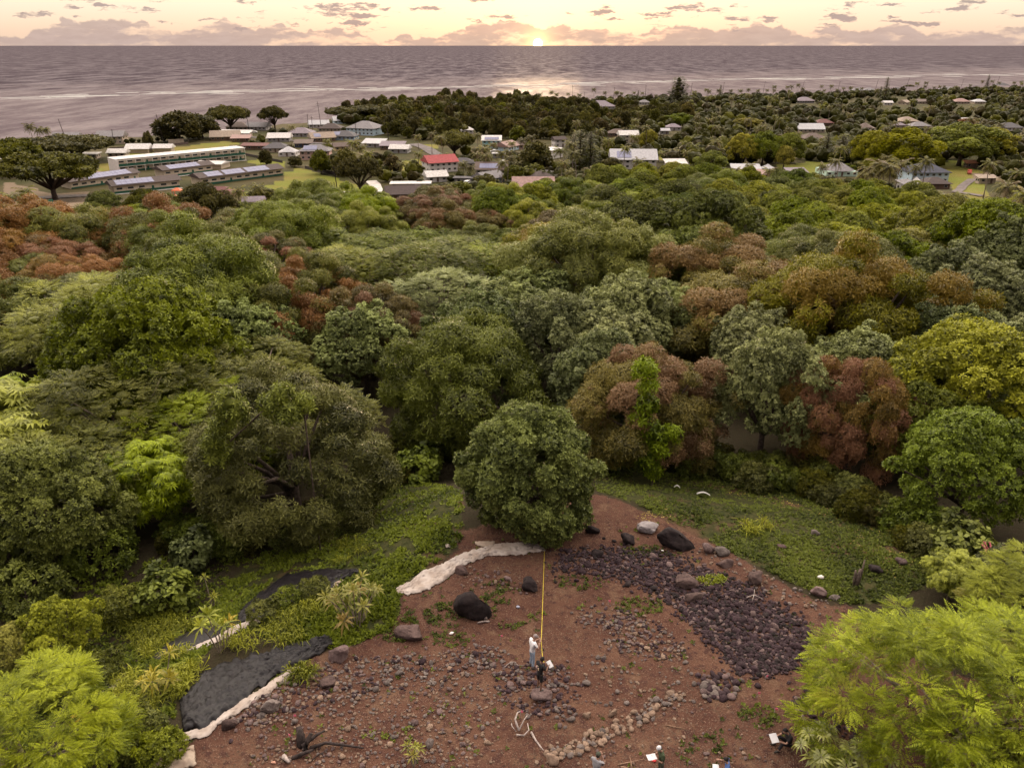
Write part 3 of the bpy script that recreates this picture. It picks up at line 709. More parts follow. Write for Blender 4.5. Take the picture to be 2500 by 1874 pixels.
H('mango1', 660, 640, 230, 'rusttop', 'mango dome with rusty young leaves along its right shoulder', sq=.8)
H('mango0', 120, 640, 230, 'rust', 'rust brown mango crown at the left end of the ridge', sq=.8)
H('mango1', 20, 770, 220, 'rust', 'rust brown mango crown cut by the left edge below the ridge', sq=.85)
H('mango0', 330, 588, 170, 'rusttop', 'rusty topped mango dome along the middle of the left ridge', sq=.7)
H('mango2', 445, 590, 150, 'limetop', 'lime topped mango dome on the crest of the left ridge', sq=.7)
H('mango1', 570, 592, 160, 'rust', 'orange rust mango dome on the right part of the left ridge', sq=.7)
H('mango0', 745, 680, 140, 'rust', 'orange rust mango crown at the right end of the left ridge', sq=.85)
H('mango0', 1990, 655, 290, 'dark', 'dark mango dome in the middle of the right hand forest', sq=.8)
H('broad1', 1690, 575, 240, 'broad', 'tall dark broadleaf crown below the big white grey roofed house')
H('mango2', 1235, 650, 180, 'limetop', 'low lime green mango dome in the middle of the forest', sq=.7)
H('broad0', 250, 500, 260, 'limegreen', 'broad olive crown in front of the school at the left')
H('broad1', 500, 530, 170, 'fardark', 'small dark round crown below the house with the dark red roof')
H('mango2', 2000, 760, 260, 'olive', 'olive and orange mango dome above the dark red mango', sq=.75)
H('mango0', 1545, 640, 150, 'rust', 'rust coloured mango crown right of the low lime dome', sq=.7)
H('feather0', 260, 800, 430, 'feather', 'wide feathery yellow green tree with pale limbs below the ridge')
H('feather1', 300, 1010, 420, 'featherdk', 'feathery green tree left of the large dark mango')
H('broad0', 110, 1230, 330, 'broad', 'dark leafy tree with pale tips at the left edge above the small yellowish tree')
H('umbrella0', 380, 1180, 220, 'umbrella', 'umbrella leaved tree in the shade left of the large dark mango')
H('umbrella0', 60, 1020, 220, 'umbrella', 'umbrella leaved tree at the left edge behind the feathery tree')

ZONES = [  # centre, radii in photo pixels; tree form; leaf colours
    (330, 520, 190, 60, ('broad0', 'broad1'), ('limegreen', 'broad', 'shade')), (560, 520, 160, 40, ('broad1', 'mango1'), ('green', 'limegreen', 'dark')),
    (120, 640, 180, 80, ('mango0',), ('rust', 'rusttop', 'green')), (40, 760, 130, 90, ('mango1',), ('rust', 'green')),
    (350, 590, 170, 45, ('mango1', 'mango2'), ('limetop', 'rusttop', 'green')), (570, 600, 160, 45, ('mango0',), ('rusttop', 'limetop')),
    (450, 690, 300, 80, ('mango2', 'mango0'), ('dark', 'green', 'dark')), (760, 690, 90, 90, ('mango1',), ('rusttop', 'dark')),
    (960, 620, 190, 70, ('feather0', 'feather1'), ('feather', 'featherdk')), (280, 800, 250, 90, ('feather0', 'feather1'), ('feather',)),
    (520, 840, 170, 70, ('silver0', 'silver1'), ('silver', 'silverdk')), (800, 860, 100, 120, ('silver1',), ('silver', 'silverdk')),
    (720, 540, 140, 55, ('mango1', 'mango0'), ('green', 'dark', 'limetop')), (900, 530, 120, 45, ('feather0', 'mango2'), ('limegreen', 'feather')),
    (1120, 520, 130, 40, ('mango0', 'mango2'), ('brown', 'rusttop')), (1340, 520, 190, 60, ('mango1', 'broad0'), ('limegreen', 'lime', 'green')),
    (1400, 610, 120, 45, ('mango0',), ('olive', 'brown', 'limetop')), (1600, 690, 200, 55, ('broad1', 'mango1'), ('limegreen', 'limetop')),
    (1230, 700, 140, 50, ('feather0', 'silver0'), ('feather', 'silver')), (1400, 780, 380, 110, ('silver0', 'silver1'), ('silver', 'silver', 'silverdk')),
    (1780, 820, 260, 90, ('silver0', 'silver1'), ('silver',)), (1690, 560, 140, 80, ('broad1',), ('broad', 'dark')),
    (2200, 560, 360, 70, ('broad0', 'broad1'), ('lime', 'lime', 'limegreen')), (1850, 510, 220, 50, ('broad0', 'broad1'), ('lime', 'limegreen', 'broad')),
    (1560, 440, 220, 40, ('broad0', 'broad1'), ('lime', 'limegreen')), (1620, 490, 260, 50, ('mango0', 'broad1'), ('dark', 'limegreen', 'green')),
    (2000, 650, 160, 80, ('mango0',), ('dark',)), (2300, 720, 280, 130, ('silver0', 'silver1'), ('silverdk', 'silverdk', 'silver')),
    (1850, 690, 140, 50, ('mango2',), ('olive', 'green')), (2020, 750, 190, 60, ('mango1', 'mango2'), ('olive', 'rusttop')),
    (2440, 800, 130, 70, ('silver1',), ('silver',)), (2290, 910, 130, 60, ('broad0',), ('lime',)), (2400, 980, 180, 80, ('feather1', 'feather0'), ('feather',)),
    (300, 960, 320, 110, ('feather0', 'feather1', 'broad0'), ('feather', 'featherdk', 'limegreen')), (100, 950, 160, 60, ('umbrella0', 'feather0'), ('umbrella', 'feather')),
    (660, 920, 140, 70, ('feather1', 'umbrella0'), ('limegreen', 'feather')), (100, 1200, 220, 150, ('broad0',), ('broad',)),
    (450, 1180, 200, 120, ('umbrella0', 'mango1'), ('umbrella', 'dark')), (2420, 1080, 200, 100, ('broad0', 'broad1'), ('broad',))]
NEAR_EDGE = np.array([(-400, 1438), (0, 1438), (250, 1418), (420, 1348), (620, 1343), (800, 1328), (900, 1238), (1000, 1158), (1150, 1093), (1400, 1088), (1500, 1117), (1750, 1172), (1980, 1207), (2160, 1302), (2300, 1412), (2500, 1502), (2900, 1622)], float)
FAR_EDGE = np.array([(-400, 640), (0, 620), (150, 590), (200, 545), (400, 540), (600, 585), (750, 572), (900, 558), (1100, 545), (1300, 522), (1400, 490), (1500, 464), (1800, 470), (2000, 490), (2200, 528), (2330, 585), (2500, 640), (2900, 700)], float)
def forest_fill():
    rg = random.Random(5); placed = [(t['loc'].x, t['loc'].y, t['r']) for t in TREES]; y = 46.0
    while y < 345:
        step = 8.8 + y * .014; x = -(0.72 * y + 14)
        while x < 0.72 * y + 14:
            X, Y = x + rg.uniform(-.35, .35) * step, y + rg.uniform(-.35, .35) * step; x += step
            z = float(tz(X, Y)); px, py, dep = project((X, Y, z))
            if not (-140 < px < 2640) or py > np.interp(px, NEAR_EDGE[:, 0], NEAR_EDGE[:, 1]) or py < np.interp(px, FAR_EDGE[:, 0], FAR_EDGE[:, 1]): continue
            hx, hy, _ = project((X, Y, z + 7.5)); best, bd = None, 1.35
            for zn in ZONES:
                d = math.hypot((hx - zn[0]) / zn[2], (hy - zn[1]) / zn[3])
                if d < bd: best, bd = zn, d
            if best is None:
                v = float(vnoise(X, Y, 24, 9))
                best = (0, 0, 0, 0, ('mango0', 'mango1', 'mango2'), ('dark', 'green', 'brown')) if v < .35 else (0, 0, 0, 0, ('feather0', 'feather1'), ('feather', 'featherdk')) if v < .6 else (0, 0, 0, 0, ('silver0', 'broad1', 'broad0'), ('silverdk', 'broad', 'limegreen'))
            key, leaf = rg.choice(best[4]), rg.choice(best[5]); s = rg.uniform(.85, 1.42) * (.8 if 'feather' in key else .78 if 'silver' in key else 1)
            r = PROTO[key]['rad'] * s
            if any((X - a) ** 2 + (Y - b) ** 2 < (.62 * max(r, q) + .12 * min(r, q)) ** 2 for a, b, q in placed[-160:] + placed[:28]): continue
            placed.append((X, Y, r)); tree(key, (X, Y, z - .2), s, rg.uniform(0, 6.28), leaf, sq=rg.uniform(.72, 1.05))
        y += step * .86
    print('forest', len(TREES))
forest_fill()

# ================================================================== the terrace: near trees and plants
rg = np.random.default_rng(300); C, Rl = lobes_dome(rg, 70, 3.7, 4.5, 3.7, .78, low=-.84, jit=.12); C[:, 0] += .5 * np.clip(3.2 - C[:, 2], -1.5, 2) * .35
proto('central', 'round_tree', C, Rl, crown('central_crown', 301, C, Rl, [tpl_rosette(8, .20, .095, (55, -20), .12, i + 60) for i in range(3)], 25.0, up=.2, s=(.8, 1.25), jit=.35, core=.8, under=-.7, inward=-.4, zmin=.35), 4.2, .26, 302, rad=3.75, top=8.2, mid=3.9)
TSF = [tpl_spray(.85, 8, .30, .065, .22, i + 70) for i in range(4)]
for k in range(1):
    rg = np.random.default_rng(310 + k); C, Rl = lobes_dome(rg, 95, 6.6, 4.0, 4.0, 1.0, flat=.5, low=-.45, jit=.24)
    proto('front%d' % k, 'feathery_tree', C, Rl, crown('front_crown', 312 + k, C, Rl, TSF, 14, flat=.5, mode='spray', s=(.55, 1.05), jit=.2, core=.05, droop=.02, under=-.5, inward=-.5), 4.4, .26, 314 + k, nl=18, wood=WOOD_PALE, fork=2.0, rad=6.9, top=7.8, mid=4.6)
LM['frontlime'] = leafmat('front_lime', (.085, .110, .020), (.195, .225, .055), (.30, .27, .05), .97, trans=.26)
LM['frontyellow'] = leafmat('front_yellow', (.088, .112, .020), (.205, .230, .056), trans=.25)
LM['tan_green'] = leafmat('yellowish_leaf', (.085, .098, .028), (.205, .215, .075), trans=.22)
H('central', 1296, 1160, 300, 'central', 'dense round green tree standing alone on the bare terrace', sq=1.0)
H('front0', 2375, 1705, 640, 'frontlime', 'big feathery lime green tree filling the bottom right corner', rz=.4)
H('front0', 40, 1800, 480, 'frontyellow', 'feathery yellow green tree in the bottom left corner', rz=1.2)
H('front0', 2590, 1500, 420, 'frontlime', 'feathery lime tree behind the big one, cut by the right edge', rz=2.2)
H('broad1', 150, 1535, 165, 'tan_green', 'small yellowish tree beside the grass left of the tarpaulins', name='small_tree')
H('broad0', 10, 1590, 150, 'tan_green', 'small yellowish tree cut by the left edge above the feathery corner tree', name='small_tree')
H('broad0', 2470, 1840, 170, 'frontlime', 'small lime leaved tree at the bottom right under the big feathery tree', name='small_tree')
H('silver1', 2440, 1400, 130, 'silverdk', 'low dark shrubby tree at the right edge behind the lime tree', name='small_tree')
H('umbrella0', 2330, 1405, 130, 'umbrella', 'umbrella leaved shrub with pink flower spikes at the right', name='umbrella_tree')

# ---- bushes and undergrowth
rg = np.random.default_rng(330); C, Rl = lobes_dome(rg, 18, 1.3, 1.3, .9, .5, low=-.6, jit=.25)
proto('bushbig', 'bush', C, Rl, crown('bush_crown', 331, C, Rl, [tpl_rosette(6, .30, .24, (50, -20), .2, i + 80) for i in range(3)], 12, up=.35, s=(.7, 1.1), jit=.3, zmin=.05, core=.25), .8, .05, 332, nl=5, rad=1.4, top=2.2, mid=.9)
rg = np.random.default_rng(340); C, Rl = lobes_dome(rg, 20, 1.6, 1.3, .8, .46, low=-.6, jit=.4)
proto('bushfine', 'bush', C, Rl, crown('bush_crown', 341, C, Rl, [tpl_rosette(8, .24, .09, (60, -20), .15, i + 84) for i in range(3)], 16, up=.3, s=(.7, 1.2), jit=.35, zmin=.05, core=.25), .8, .05, 342, nl=5, rad=1.6, top=2.1, mid=.8)
BUSHES = [(470, 1345, 110, 'bushbig', 'silverdk', 'large leaved bush under the dark mango, left of the black tarpaulin'), (400, 1450, 140, 'bushbig', 'broad', 'broad leaved bush in the grass left of the black tarpaulins'),
          (560, 1330, 90, 'bushfine', 'broad', 'small dark bush at the forest edge above the black tarpaulin'), (700, 1465, 80, 'bushfine', 'green', 'low weedy bush between the two black tarpaulins'),
          (770, 1440, 80, 'bushfine', 'green', 'weedy bush just above the broad leaved plant clump'), (640, 1500, 85, 'bushfine', 'green', 'low green bush along the top of the large black tarpaulin'),
          (330, 1790, 150, 'bushfine', 'green', 'dense green bush left of the large white folded tarpaulin'), (400, 1830, 120, 'bushfine', 'limegreen', 'green bush beside the lowest tarpaulin at the bottom'),
          (240, 1350, 170, 'bushfine', 'broad', 'dark bush in the shade above the small yellowish tree'), (60, 1440, 190, 'bushfine', 'broad', 'dark bush at the left edge between the two small yellowish trees'),
          (300, 1480, 120, 'bushfine', 'featherdk', 'tall grassy bush right of the small yellowish tree'), (240, 1640, 120, 'bushfine', 'featherdk', 'olive bush behind the small white scraps'),
          (150, 1680, 130, 'bushfine', 'broad', 'dark bush above the yellow green corner tree'), (640, 1290, 110, 'bushfine', 'dark', 'dark bush under the hanging mango branches'),
          (1460, 1120, 120, 'bushfine', 'broad', 'dark bush in the gap behind the round tree'), (2230, 1270, 140, 'bushfine', 'broad', 'dark low bush at the shaded right end of the grass'),
          (1020, 1140, 120, 'bushbig', 'broad', 'dark bush just left of the round tree'), (2340, 1330, 150, 'bushbig', 'broad', 'dark broad leaved bush in the shade by the right edge'),
          (860, 1230, 120, 'bushfine', 'dark', 'dark bush at the forest edge behind the weedy bank'), (20, 1340, 180, 'bushbig', 'broad', 'dark broad leaved bush at the left edge under the leafy tree')]
for px, py, w, k, lf, lb in BUSHES: H(k, px, py, w, lf, lb)
_q = random.Random(3)                                                             # undergrowth along the forest edge
for x in np.arange(430, 2480, 42):
    for row in range(2):
        X = float(x) + _q.uniform(-18, 18); Y = float(np.interp(X, NEAR_EDGE[:, 0], NEAR_EDGE[:, 1])) - 26 - row * 34 + _q.uniform(-8, 8)
        if 1130 < X < 1260 and row == 0: continue
        H('bushfine', X, Y, _q.uniform(60, 105), _q.choice(['dark', 'broad', 'fardark']))
# a streak of lime green climbing leaves down the front of the pink-tipped mango
VINE = []
def vine(label, pts, leaf, r=.55, back=1.2):
    rg = np.random.default_rng(len(VINE) + 350); VINE.append(label)
    P = []
    for px, py, y in pts:
        d = ray(px, py); t = y / d[1]; P.append((d[0] * t, y, CAM_Z + d[2] * t))
    C = np.array(P); base = ground(pts[-1][0], pts[-1][1] + 20); Rl = rg.uniform(r * .8, r * 1.3, len(C))
    o = empty('climbing_vine', (C[-1][0], C[-1][1], float(tz(C[-1][0], C[-1][1])))); L = np.array(o.location)
    me = crown('vine_leaves', 360 + len(VINE), C - L, Rl, [tpl_rosette(9, .42, .10, (60, -35), .3, i + 90) for i in range(3)], 11, up=.15, s=(.7, 1.1), core=.5, zmin=-50, inward=-1, centre=-50)
    me.materials[0] = LM[leaf]; link('leaves', me, o)
    m = MB(); m.tube([(0, 0, -.2)] + [tuple(np.array(c) - L) for c in C[::-1]], .05, 5); m.build('stem', WOOD, o)
    tag(o, label, 'vine')
LM['vinelime'] = leafmat('vine_lime', (.050, .074, .013), (.115, .150, .030), trans=.2)

# ---- broad-leaved rosette plants (ti) and the umbrella plant in the foreground
TT = [tpl_rosette(16, .62, .13, (80, -25), .22, i + 95) for i in range(3)]
def rosette_plant(name, px, py, hpx, nst, leaf, label, tpl, s0=1.0, spread=.5, cat='plant', seed=0, stemmat=None):
    rg = np.random.default_rng(400 + seed); g = ground(px, py); k = scale_at(g); hgt = hpx / k / math.cos(R(40))
    o = empty(name, g); P = []
    for i in range(nst):
        f = 1 if nst == 1 else rg.uniform(.35, 1.0); a = i * 2.4 + rg.uniform(-.4, .4); q = spread * hgt * math.sqrt((i + .3) / nst)
        P.append((math.cos(a) * q, math.sin(a) * q, hgt * f))
    P = np.array(P); Z = np.concatenate([P[:, :2] * .35, np.ones((len(P), 1))], 1) + rg.normal(0, .08, P.shape)
    V, Fq, T, Pa = bake(tpl, P, frames(Z, rg), rg.uniform(.8, 1.15, len(P)) * s0, rg.uniform(.3, .8, len(P)), rg.random(len(P)), rg)
    link('leaves', mesh_np(name + '_leaves', V, Fq, [LM[leaf]], {'tint': T, 'patch': Pa}), o)
    for p in P:
        m = MB(); m.tube([(p[0] * .25, p[1] * .25, -.1), (p[0] * .6, p[1] * .6, p[2] * .55), tuple(p)], [.035, .028, .02], 5); m.build('stem', stemmat or WOOD_PALE, o)
    return tag(o, label, cat)
LM['ti'] = leafmat('ti_leaf', (.09, .115, .022), (.21, .225, .070), (.36, .27, .05), .9, trans=.3, spec=.35)
LM['tiyellow'] = leafmat('ti_yellow', (.14, .145, .025), (.27, .25, .06), (.45, .26, .04), .8, trans=.3, spec=.35)
rosette_plant('ti_plant', 872, 1520, 95, 13, 'ti', 'tall clump of broad yellow green leaves beside the weedy bank', TT, 1.0, .55, seed=1)
rosette_plant('ti_plant', 545, 1590, 110, 5, 'ti', 'lone broad leaved plant on a stem between the two black tarpaulins', TT, 1.0, .28, seed=2)
rosette_plant('ti_plant', 520, 1480, 60, 2, 'ti', 'small broad leaved plant just above the lone one on a stem', TT, .75, .3, seed=6)
rosette_plant('ti_plant', 400, 1690, 70, 6, 'tiyellow', 'yellowing broad leaved plant left of the large black tarpaulin', TT, .95, .6, seed=3)
rosette_plant('ti_plant', 225, 1750, 50, 3, 'tiyellow', 'yellow leaved plant beside the corner tree with feathery leaves', TT, .8, .6, seed=4)
rosette_plant('ti_plant', 1010, 1868, 55, 4, 'ti', 'young leafy shoot at the bottom edge below the stony ground', TT, .55, .35, seed=5)
TFB = [tpl_fan(12, .55, .12, .30, i + 8) for i in range(3)]
LM['fanleaf'] = leafmat('fan_leaf', (.07, .095, .022), (.17, .20, .055), trans=.2, spec=.5, rough=.4)
rosette_plant('umbrella_plant', 2015, 1885, 85, 20, 'fanleaf', 'umbrella leaved plant in front of the seated person in black', TFB, .85, .72, seed=7)
rosette_plant('umbrella_plant', 2110, 1892, 60, 9, 'fanleaf', 'lower umbrella leaved plant at the bottom edge right of the bigger one', TFB, .9, .8, seed=8)

# ---- grass and weeds (nobody could count them)
def scatter_px(poly, n, rg, lim=6000):
    xs = [p[0] for p in poly]; ys = [p[1] for p in poly]; k = max(64, n * 8)
    X, Y = rg.uniform(min(xs), max(xs), k), rg.uniform(min(ys), max(ys), k); q = poly_mask(X, Y, poly)
    return np.stack([X[q], Y[q]], 1)[:n]
def ground_many(pts):
    """cheap ray/terrain hit for many near points: three fixed-point steps"""
    P = np.array(pts, float); u = (P[:, 0] - 1250) / F_PX; v = -(P[:, 1] - 937) / F_PX
    D = np.stack([u, CP + v * SP, -SP + v * CP], 1); z = np.full(len(P), 40.0)
    for _ in range(7):
        t = (z - CAM_Z) / D[:, 2]; z = tz(D[:, 0] * t, D[:, 1] * t)
    t = (z - CAM_Z) / D[:, 2]; X, Y = D[:, 0] * t, D[:, 1] * t; return np.stack([X, Y, tz(X, Y)], 1)
def cover(name, polys, tpls, leaf, label, cat, s=(.6, 1.2), seed=0, holes=()):
    rg = np.random.default_rng(500 + seed); pts = []
    for poly, n in polys:
        q = np.array(scatter_px(poly, n, rg, 20000))
        for h in holes: q = q[~poly_mask(q[:, 0], q[:, 1], h)]
        # keep weeds in patches
        pts.append(q)
    P = ground_many(np.concatenate(pts)); v = vnoise(P[:, 0], P[:, 1], 1.8, seed + 3) * .6 + vnoise(P[:, 0], P[:, 1], .6, seed + 4) * .4
    P = P[v > rg.uniform(.28, .56, len(P))]
    Z = rg.normal(0, .25, P.shape) + (0, 0, 1); t = np.clip(vnoise(P[:, 0], P[:, 1], 2.5, seed) + rg.normal(0, .15, len(P)), 0, 1)
    V, Fq, T, Pa = bake(tpls, P, frames(Z, rg), rg.uniform(s[0], s[1], len(P)), t, rg.random(len(P)), rg)
    tag(link(name, mesh_np(name, V, Fq, [LM[leaf]], {'tint': T, 'patch': Pa})), label, cat, kind='stuff')
GT = [tpl_rosette(6, .42, .045, (80, 30), .3, i + 110) for i in range(3)]         # grass blades
WD = [tpl_rosette(5, .17, .10, (55, 5), .1, i + 114) for i in range(3)]          # small weed leaves
LM['weed'] = leafmat('weed_leaf', (.022, .036, .008), (.064, .084, .020), trans=.2)
LM['weedbright'] = leafmat('weed_bright', (.028, .042, .009), (.084, .105, .024), trans=.22)
LM['longgrass'] = leafmat('long_grass', (.075, .090, .018), (.190, .205, .060), trans=.3)
LM['drygrass'] = leafmat('dry_grass', (.12, .095, .045), (.20, .165, .085), trans=.2)
TARP_HOLES = []

# ================================================================== the town: school, houses, cars, poles, palms
WALLC = dict(white=(.56, .52, .51), cream=(.46, .38, .30), beige=(.42, .34, .27), blue=(.30, .40, .52), turq=(.30, .56, .62), paleblue=(.44, .55, .64), green=(.42, .55, .46), navy=(.05, .06, .10), brown=(.16, .10, .07), pink=(.50, .33, .29), grey=(.34, .32, .32), yellow=(.52, .42, .22), red=(.26, .06, .05), darkgreen=(.016, .075, .050))
ROOFC = dict(white=(.50, .47, .46), grey=(.17, .155, .165), dgrey=(.075, .068, .075), brown=(.105, .072, .062), dbrown=(.055, .036, .034), red=(.30, .055, .060), dred=(.13, .050, .048), mauve=(.185, .150, .175), pink=(.27, .17, .155), tan=(.25, .19, .15), navy=(.040, .042, .065), silver=(.30, .29, .315), orange=(.36, .15, .08))
def wmat(c): return mat('wall_' + c, WALLC[c], .85, .06, .8)
def rmat(c): return mat('roof_' + c, ROOFC[c], .75 if c != 'silver' else .45, .14, 1.2, .02)
GLASS = mat('window_glass', (.030, .030, .036), .15, .2, 1.0, 0, .5)
TRIM = mat('trim', (.58, .54, .50), .7, .05, 1.0)
DOORM = mat('door_paint', (.12, .075, .055), .7, .1, 1.0)
PANEL = mat('solar_panel', (.155, .155, .25), .5, .10, 1.5, 0, .3)
WIN = MB().box(-.5, .5, -.03, .03, 0, 1).mesh('window', GLASS); FRAME = MB().box(-.56, .56, -.02, .05, -.06, -.001).box(-.56, .56, -.02, .05, 1.001, 1.06).box(-.56, -.501, -.02, .05, 0, 1).box(.501, .56, -.02, .05, 0, 1).mesh('window_frame', TRIM)
DOOR = MB().box(-.5, .5, -.03, .03, 0, 2.1).mesh('door', DOORM)
def add_window(root, x, y, z, rz, w=1.1, h=1.0, frame=True):
    o = link('window', WIN, root, (x, y, z), rz, (w, 1, h))
    if frame: link('frame', FRAME, o)
def roof_mesh(kind, w, d, z, pitch, ov, mt):
    """roof with real thickness; ridge along x"""
    m = MB(); a, b_ = w / 2 + ov, d / 2 + ov; h = pitch * b_; e = .16
    if kind == 'flat': m.box(-a, a, -b_, b_, z, z + .3)
    elif kind == 'shed': m.add([(-a, -b_, z), (a, -b_, z), (a, b_, z + h), (-a, b_, z + h), (-a, -b_, z + e), (a, -b_, z + e), (a, b_, z + h + e), (-a, b_, z + h + e)], [(3, 2, 1, 0), (4, 5, 6, 7), (0, 1, 5, 4), (1, 2, 6, 5), (2, 3, 7, 6), (3, 0, 4, 7)])
    elif kind == 'round':
        n = 12; base = [(a * math.cos(t), a * math.sin(t), z) for t in np.linspace(0, 2 * math.pi, n + 1)[:-1]]
        m.add(base + [(p[0], p[1], z + e) for p in base] + [(0, 0, z + h * 1.1)], [tuple(range(n - 1, -1, -1))] + [(i, (i + 1) % n, n + (i + 1) % n, n + i) for i in range(n)] + [(n + i, n + (i + 1) % n, 2 * n) for i in range(n)])
    else:
        r = 0 if kind == 'gable' else min(b_ * .95, a * .98)
        lo = [(-a, -b_, z), (a, -b_, z), (a, b_, z), (-a, b_, z)]; up = [(x, y, q + e) for x, y, q in lo]; rd = [(-a + r, 0, z + h + e), (a - r, 0, z + h + e)]
        m.add(lo + up + rd, [(3, 2, 1, 0), (0, 1, 5, 4), (1, 2, 6, 5), (2, 3, 7, 6), (3, 0, 4, 7), (4, 5, 9, 8), (6, 7, 8, 9), (5, 6, 9), (7, 4, 8)])
    return m.mesh('roof', mt)
def house(px, py, wpx, label, roof='gable', rc='brown', wc='cream', st=1, ratio=.62, yaw=0, solar=0, pitch=.46, lift=0.0, cat='house', name='house', wins=True, w=None):
    g = ground(px, py); k = scale_at(g); W = w or wpx / k; D = max(3.0, W * max(ratio, .75 if roof in ('hip', 'gable') else ratio)); hh = 2.35 * st + .1 + lift; R0 = empty(name, (g.x, g.y + D * .4, g.z), R(yaw))
    MB().box(-W / 2, W / 2, -D / 2, D / 2, -.8, hh).build('wall', wmat(wc), R0)
    ro = link('roof', roof_mesh(roof, W, D, hh + .002, pitch, .85 if W > 5 else .25, rmat(rc)), R0)
    if roof == 'gable':                                                           # gable ends
        h = pitch * D / 2
        for s in (-1, 1):
            x = s * (W / 2 - .1); MB().add([(x, -D / 2, hh - .01), (x, D / 2, hh - .01), (x, 0, hh + h + .08), (x + .08, -D / 2, hh - .01), (x + .08, D / 2, hh - .01), (x + .08, 0, hh + h + .08)], [(0, 1, 2), (5, 4, 3), (0, 2, 5, 3), (1, 0, 3, 4), (2, 1, 4, 5)]).build('gable_wall', wmat(wc), R0)
    if wins:
        n = max(2, min(7, int(W / 2.8)))
        for s in range(st):
            for i in range(n):
                x = -W / 2 + W * (i + .5) / n
                if s == 0 and i == n // 2: link('door', DOOR, R0, (x, -D / 2 - .012, .15)); continue
                add_window(R0, x, -D / 2 - .012, 1.0 + s * 2.4 + lift, 0, min(1.4, W / n * .45), .95)
            for sd in (-1, 1):
                for j in range(2): add_window(R0, sd * (W / 2 + .012), D * (-.25 + .5 * j), 1.0 + s * 2.4 + lift, R(90) if sd > 0 else R(-90), 1.1, .95)
    if st > 1 and wins: MB().box(-W / 2 - .04, W / 2 + .04, -D / 2 - .06, -D / 2 - .001, 2.45, 2.6).build('floor_band', TRIM, R0)
    if solar and roof in ('gable', 'hip', 'shed'):
        b_ = D / 2 + .85; n = solar
        for i in range(n):
            x0 = -W * .38 + i * 1.55; mpan = MB(); y0, y1 = -b_ * .82, -b_ * .25; z0 = hh + .20 + pitch * (b_ + y0) + .1; z1 = hh + .20 + pitch * (b_ + y1) + .1
            mpan.add([(x0, y0, z0), (x0 + 1.5, y0, z0), (x0 + 1.5, y1, z1), (x0, y1, z1), (x0, y0, z0 + .05), (x0 + 1.5, y0, z0 + .05), (x0 + 1.5, y1, z1 + .05), (x0, y1, z1 + .05)], [(3, 2, 1, 0), (4, 5, 6, 7), (0, 1, 5, 4), (1, 2, 6, 5), (2, 3, 7, 6), (3, 0, 4, 7)]); mpan.build('solar_panel', PANEL, R0)
    tag(R0, label, cat); HOUSES.append((g.x, g.y + D * .4, max(W, D) * .6, px, py, wpx)); return R0
HOUSES = []
# ---- school
def school_wing(p0, p1, depth, label, st=1, solar=None, rc='dbrown', rk='gable', pitch=.30, white_end=False):
    """a long classroom building whose front base runs between two photo points"""
    a, c = ground(*p0), ground(*p1); a.z = c.z = min(a.z, c.z); L = (c - a).length; yaw = math.atan2(c.y - a.y, c.x - a.x); mid = (a + c) / 2
    nrm = Vector((-math.sin(yaw), math.cos(yaw), 0)); ctr = mid + nrm * depth / 2; o = empty('school_building', ctr, yaw); hh = 3.3 * st + .2; cream, green = wmat('cream'), wmat('darkgreen')
    MB().box(-L / 2, L / 2, -depth / 2, depth / 2, -.6, hh).build('wall', cream, o)
    ro = link('roof', roof_mesh(rk, L, depth, hh + .003, pitch, 1.1, rmat(rc)), o); y = -depth / 2
    n = int(L / 4.2)
    for s in range(st):
        z = s * 3.3
        MB().box(-L / 2 - .05, L / 2 + .05, y - .06, y - .002, z + .02, z + 1.05).build('green_band', green, o)
        for i in range(n):
            x = -L / 2 + L * (i + .5) / n
            if i % 4 == 3: link('door', MB().box(-.5, .5, -.05, .0, 0, 2.1).mesh('door', green), o, (x, y - .066, z + .05))
            else: add_window(o, x, y - .02, z + 1.75, 0, 2.5, .85)
    if st > 1:
        MB().box(-L / 2, L / 2, y - 1.9, y - .07, 3.1, 3.3).build('walkway', TRIM, o); MB().box(-L / 2, L / 2, y - 1.9, y - 1.82, 3.301, 4.35).build('railing', green, o)
        MB().box(-L / 2, L / 2, y - 1.9, y - 1.84, 6.2, 6.6).build('fascia', TRIM, o)
        for i in range(n + 1): MB().box(-.12, .12, -.12, .12, -.3, 6.6).build('post', TRIM, o, (-L / 2 + L * i / n, y - 1.75, 0))
        MB().box(-L / 2 - 1.2, -L / 2 - .01, y - 2.0, depth / 2, -.5, hh - .2).build('stair_tower', wmat('white'), o)
    if solar:
        b_ = depth / 2 + 1.1; sx = math.atan(pitch)
        for (f0, f1) in solar:
            x0, x1 = -L / 2 + L * f0, -L / 2 + L * f1; nn = max(2, int((x1 - x0) / 2.1)); w = (x1 - x0) / nn
            for i in range(nn):
                for r in range(2):
                    y0 = -b_ * (.90 - .40 * r); y1 = y0 + b_ * .38; z0 = hh + .26 + pitch * (b_ + y0); z1 = hh + .26 + pitch * (b_ + y1); q = x0 + i * w
                    MB().add([(q, y0, z0), (q + w * .96, y0, z0), (q + w * .96, y1, z1), (q, y1, z1), (q, y0, z0 + .06), (q + w * .96, y0, z0 + .06), (q + w * .96, y1, z1 + .06), (q, y1, z1 + .06)], [(3, 2, 1, 0), (4, 5, 6, 7), (0, 1, 5, 4), (1, 2, 6, 5), (2, 3, 7, 6), (3, 0, 4, 7)]).build('solar_panel', PANEL, o)
    MB().box(-L / 2 - .5, L / 2 + .5, y - 2.2, y - .08, -.5, .10).build('walk', concrete, o)
    tag(o, label, 'school building', 'school buildings with green bands'); HOUSES.append((ctr.x, ctr.y, depth, *p0, 40)); return o
school_wing((290, 421), (597, 391), 9, 'long two storey school building with a pale flat roof and green railings', 2, None, 'white', 'shed', .03)
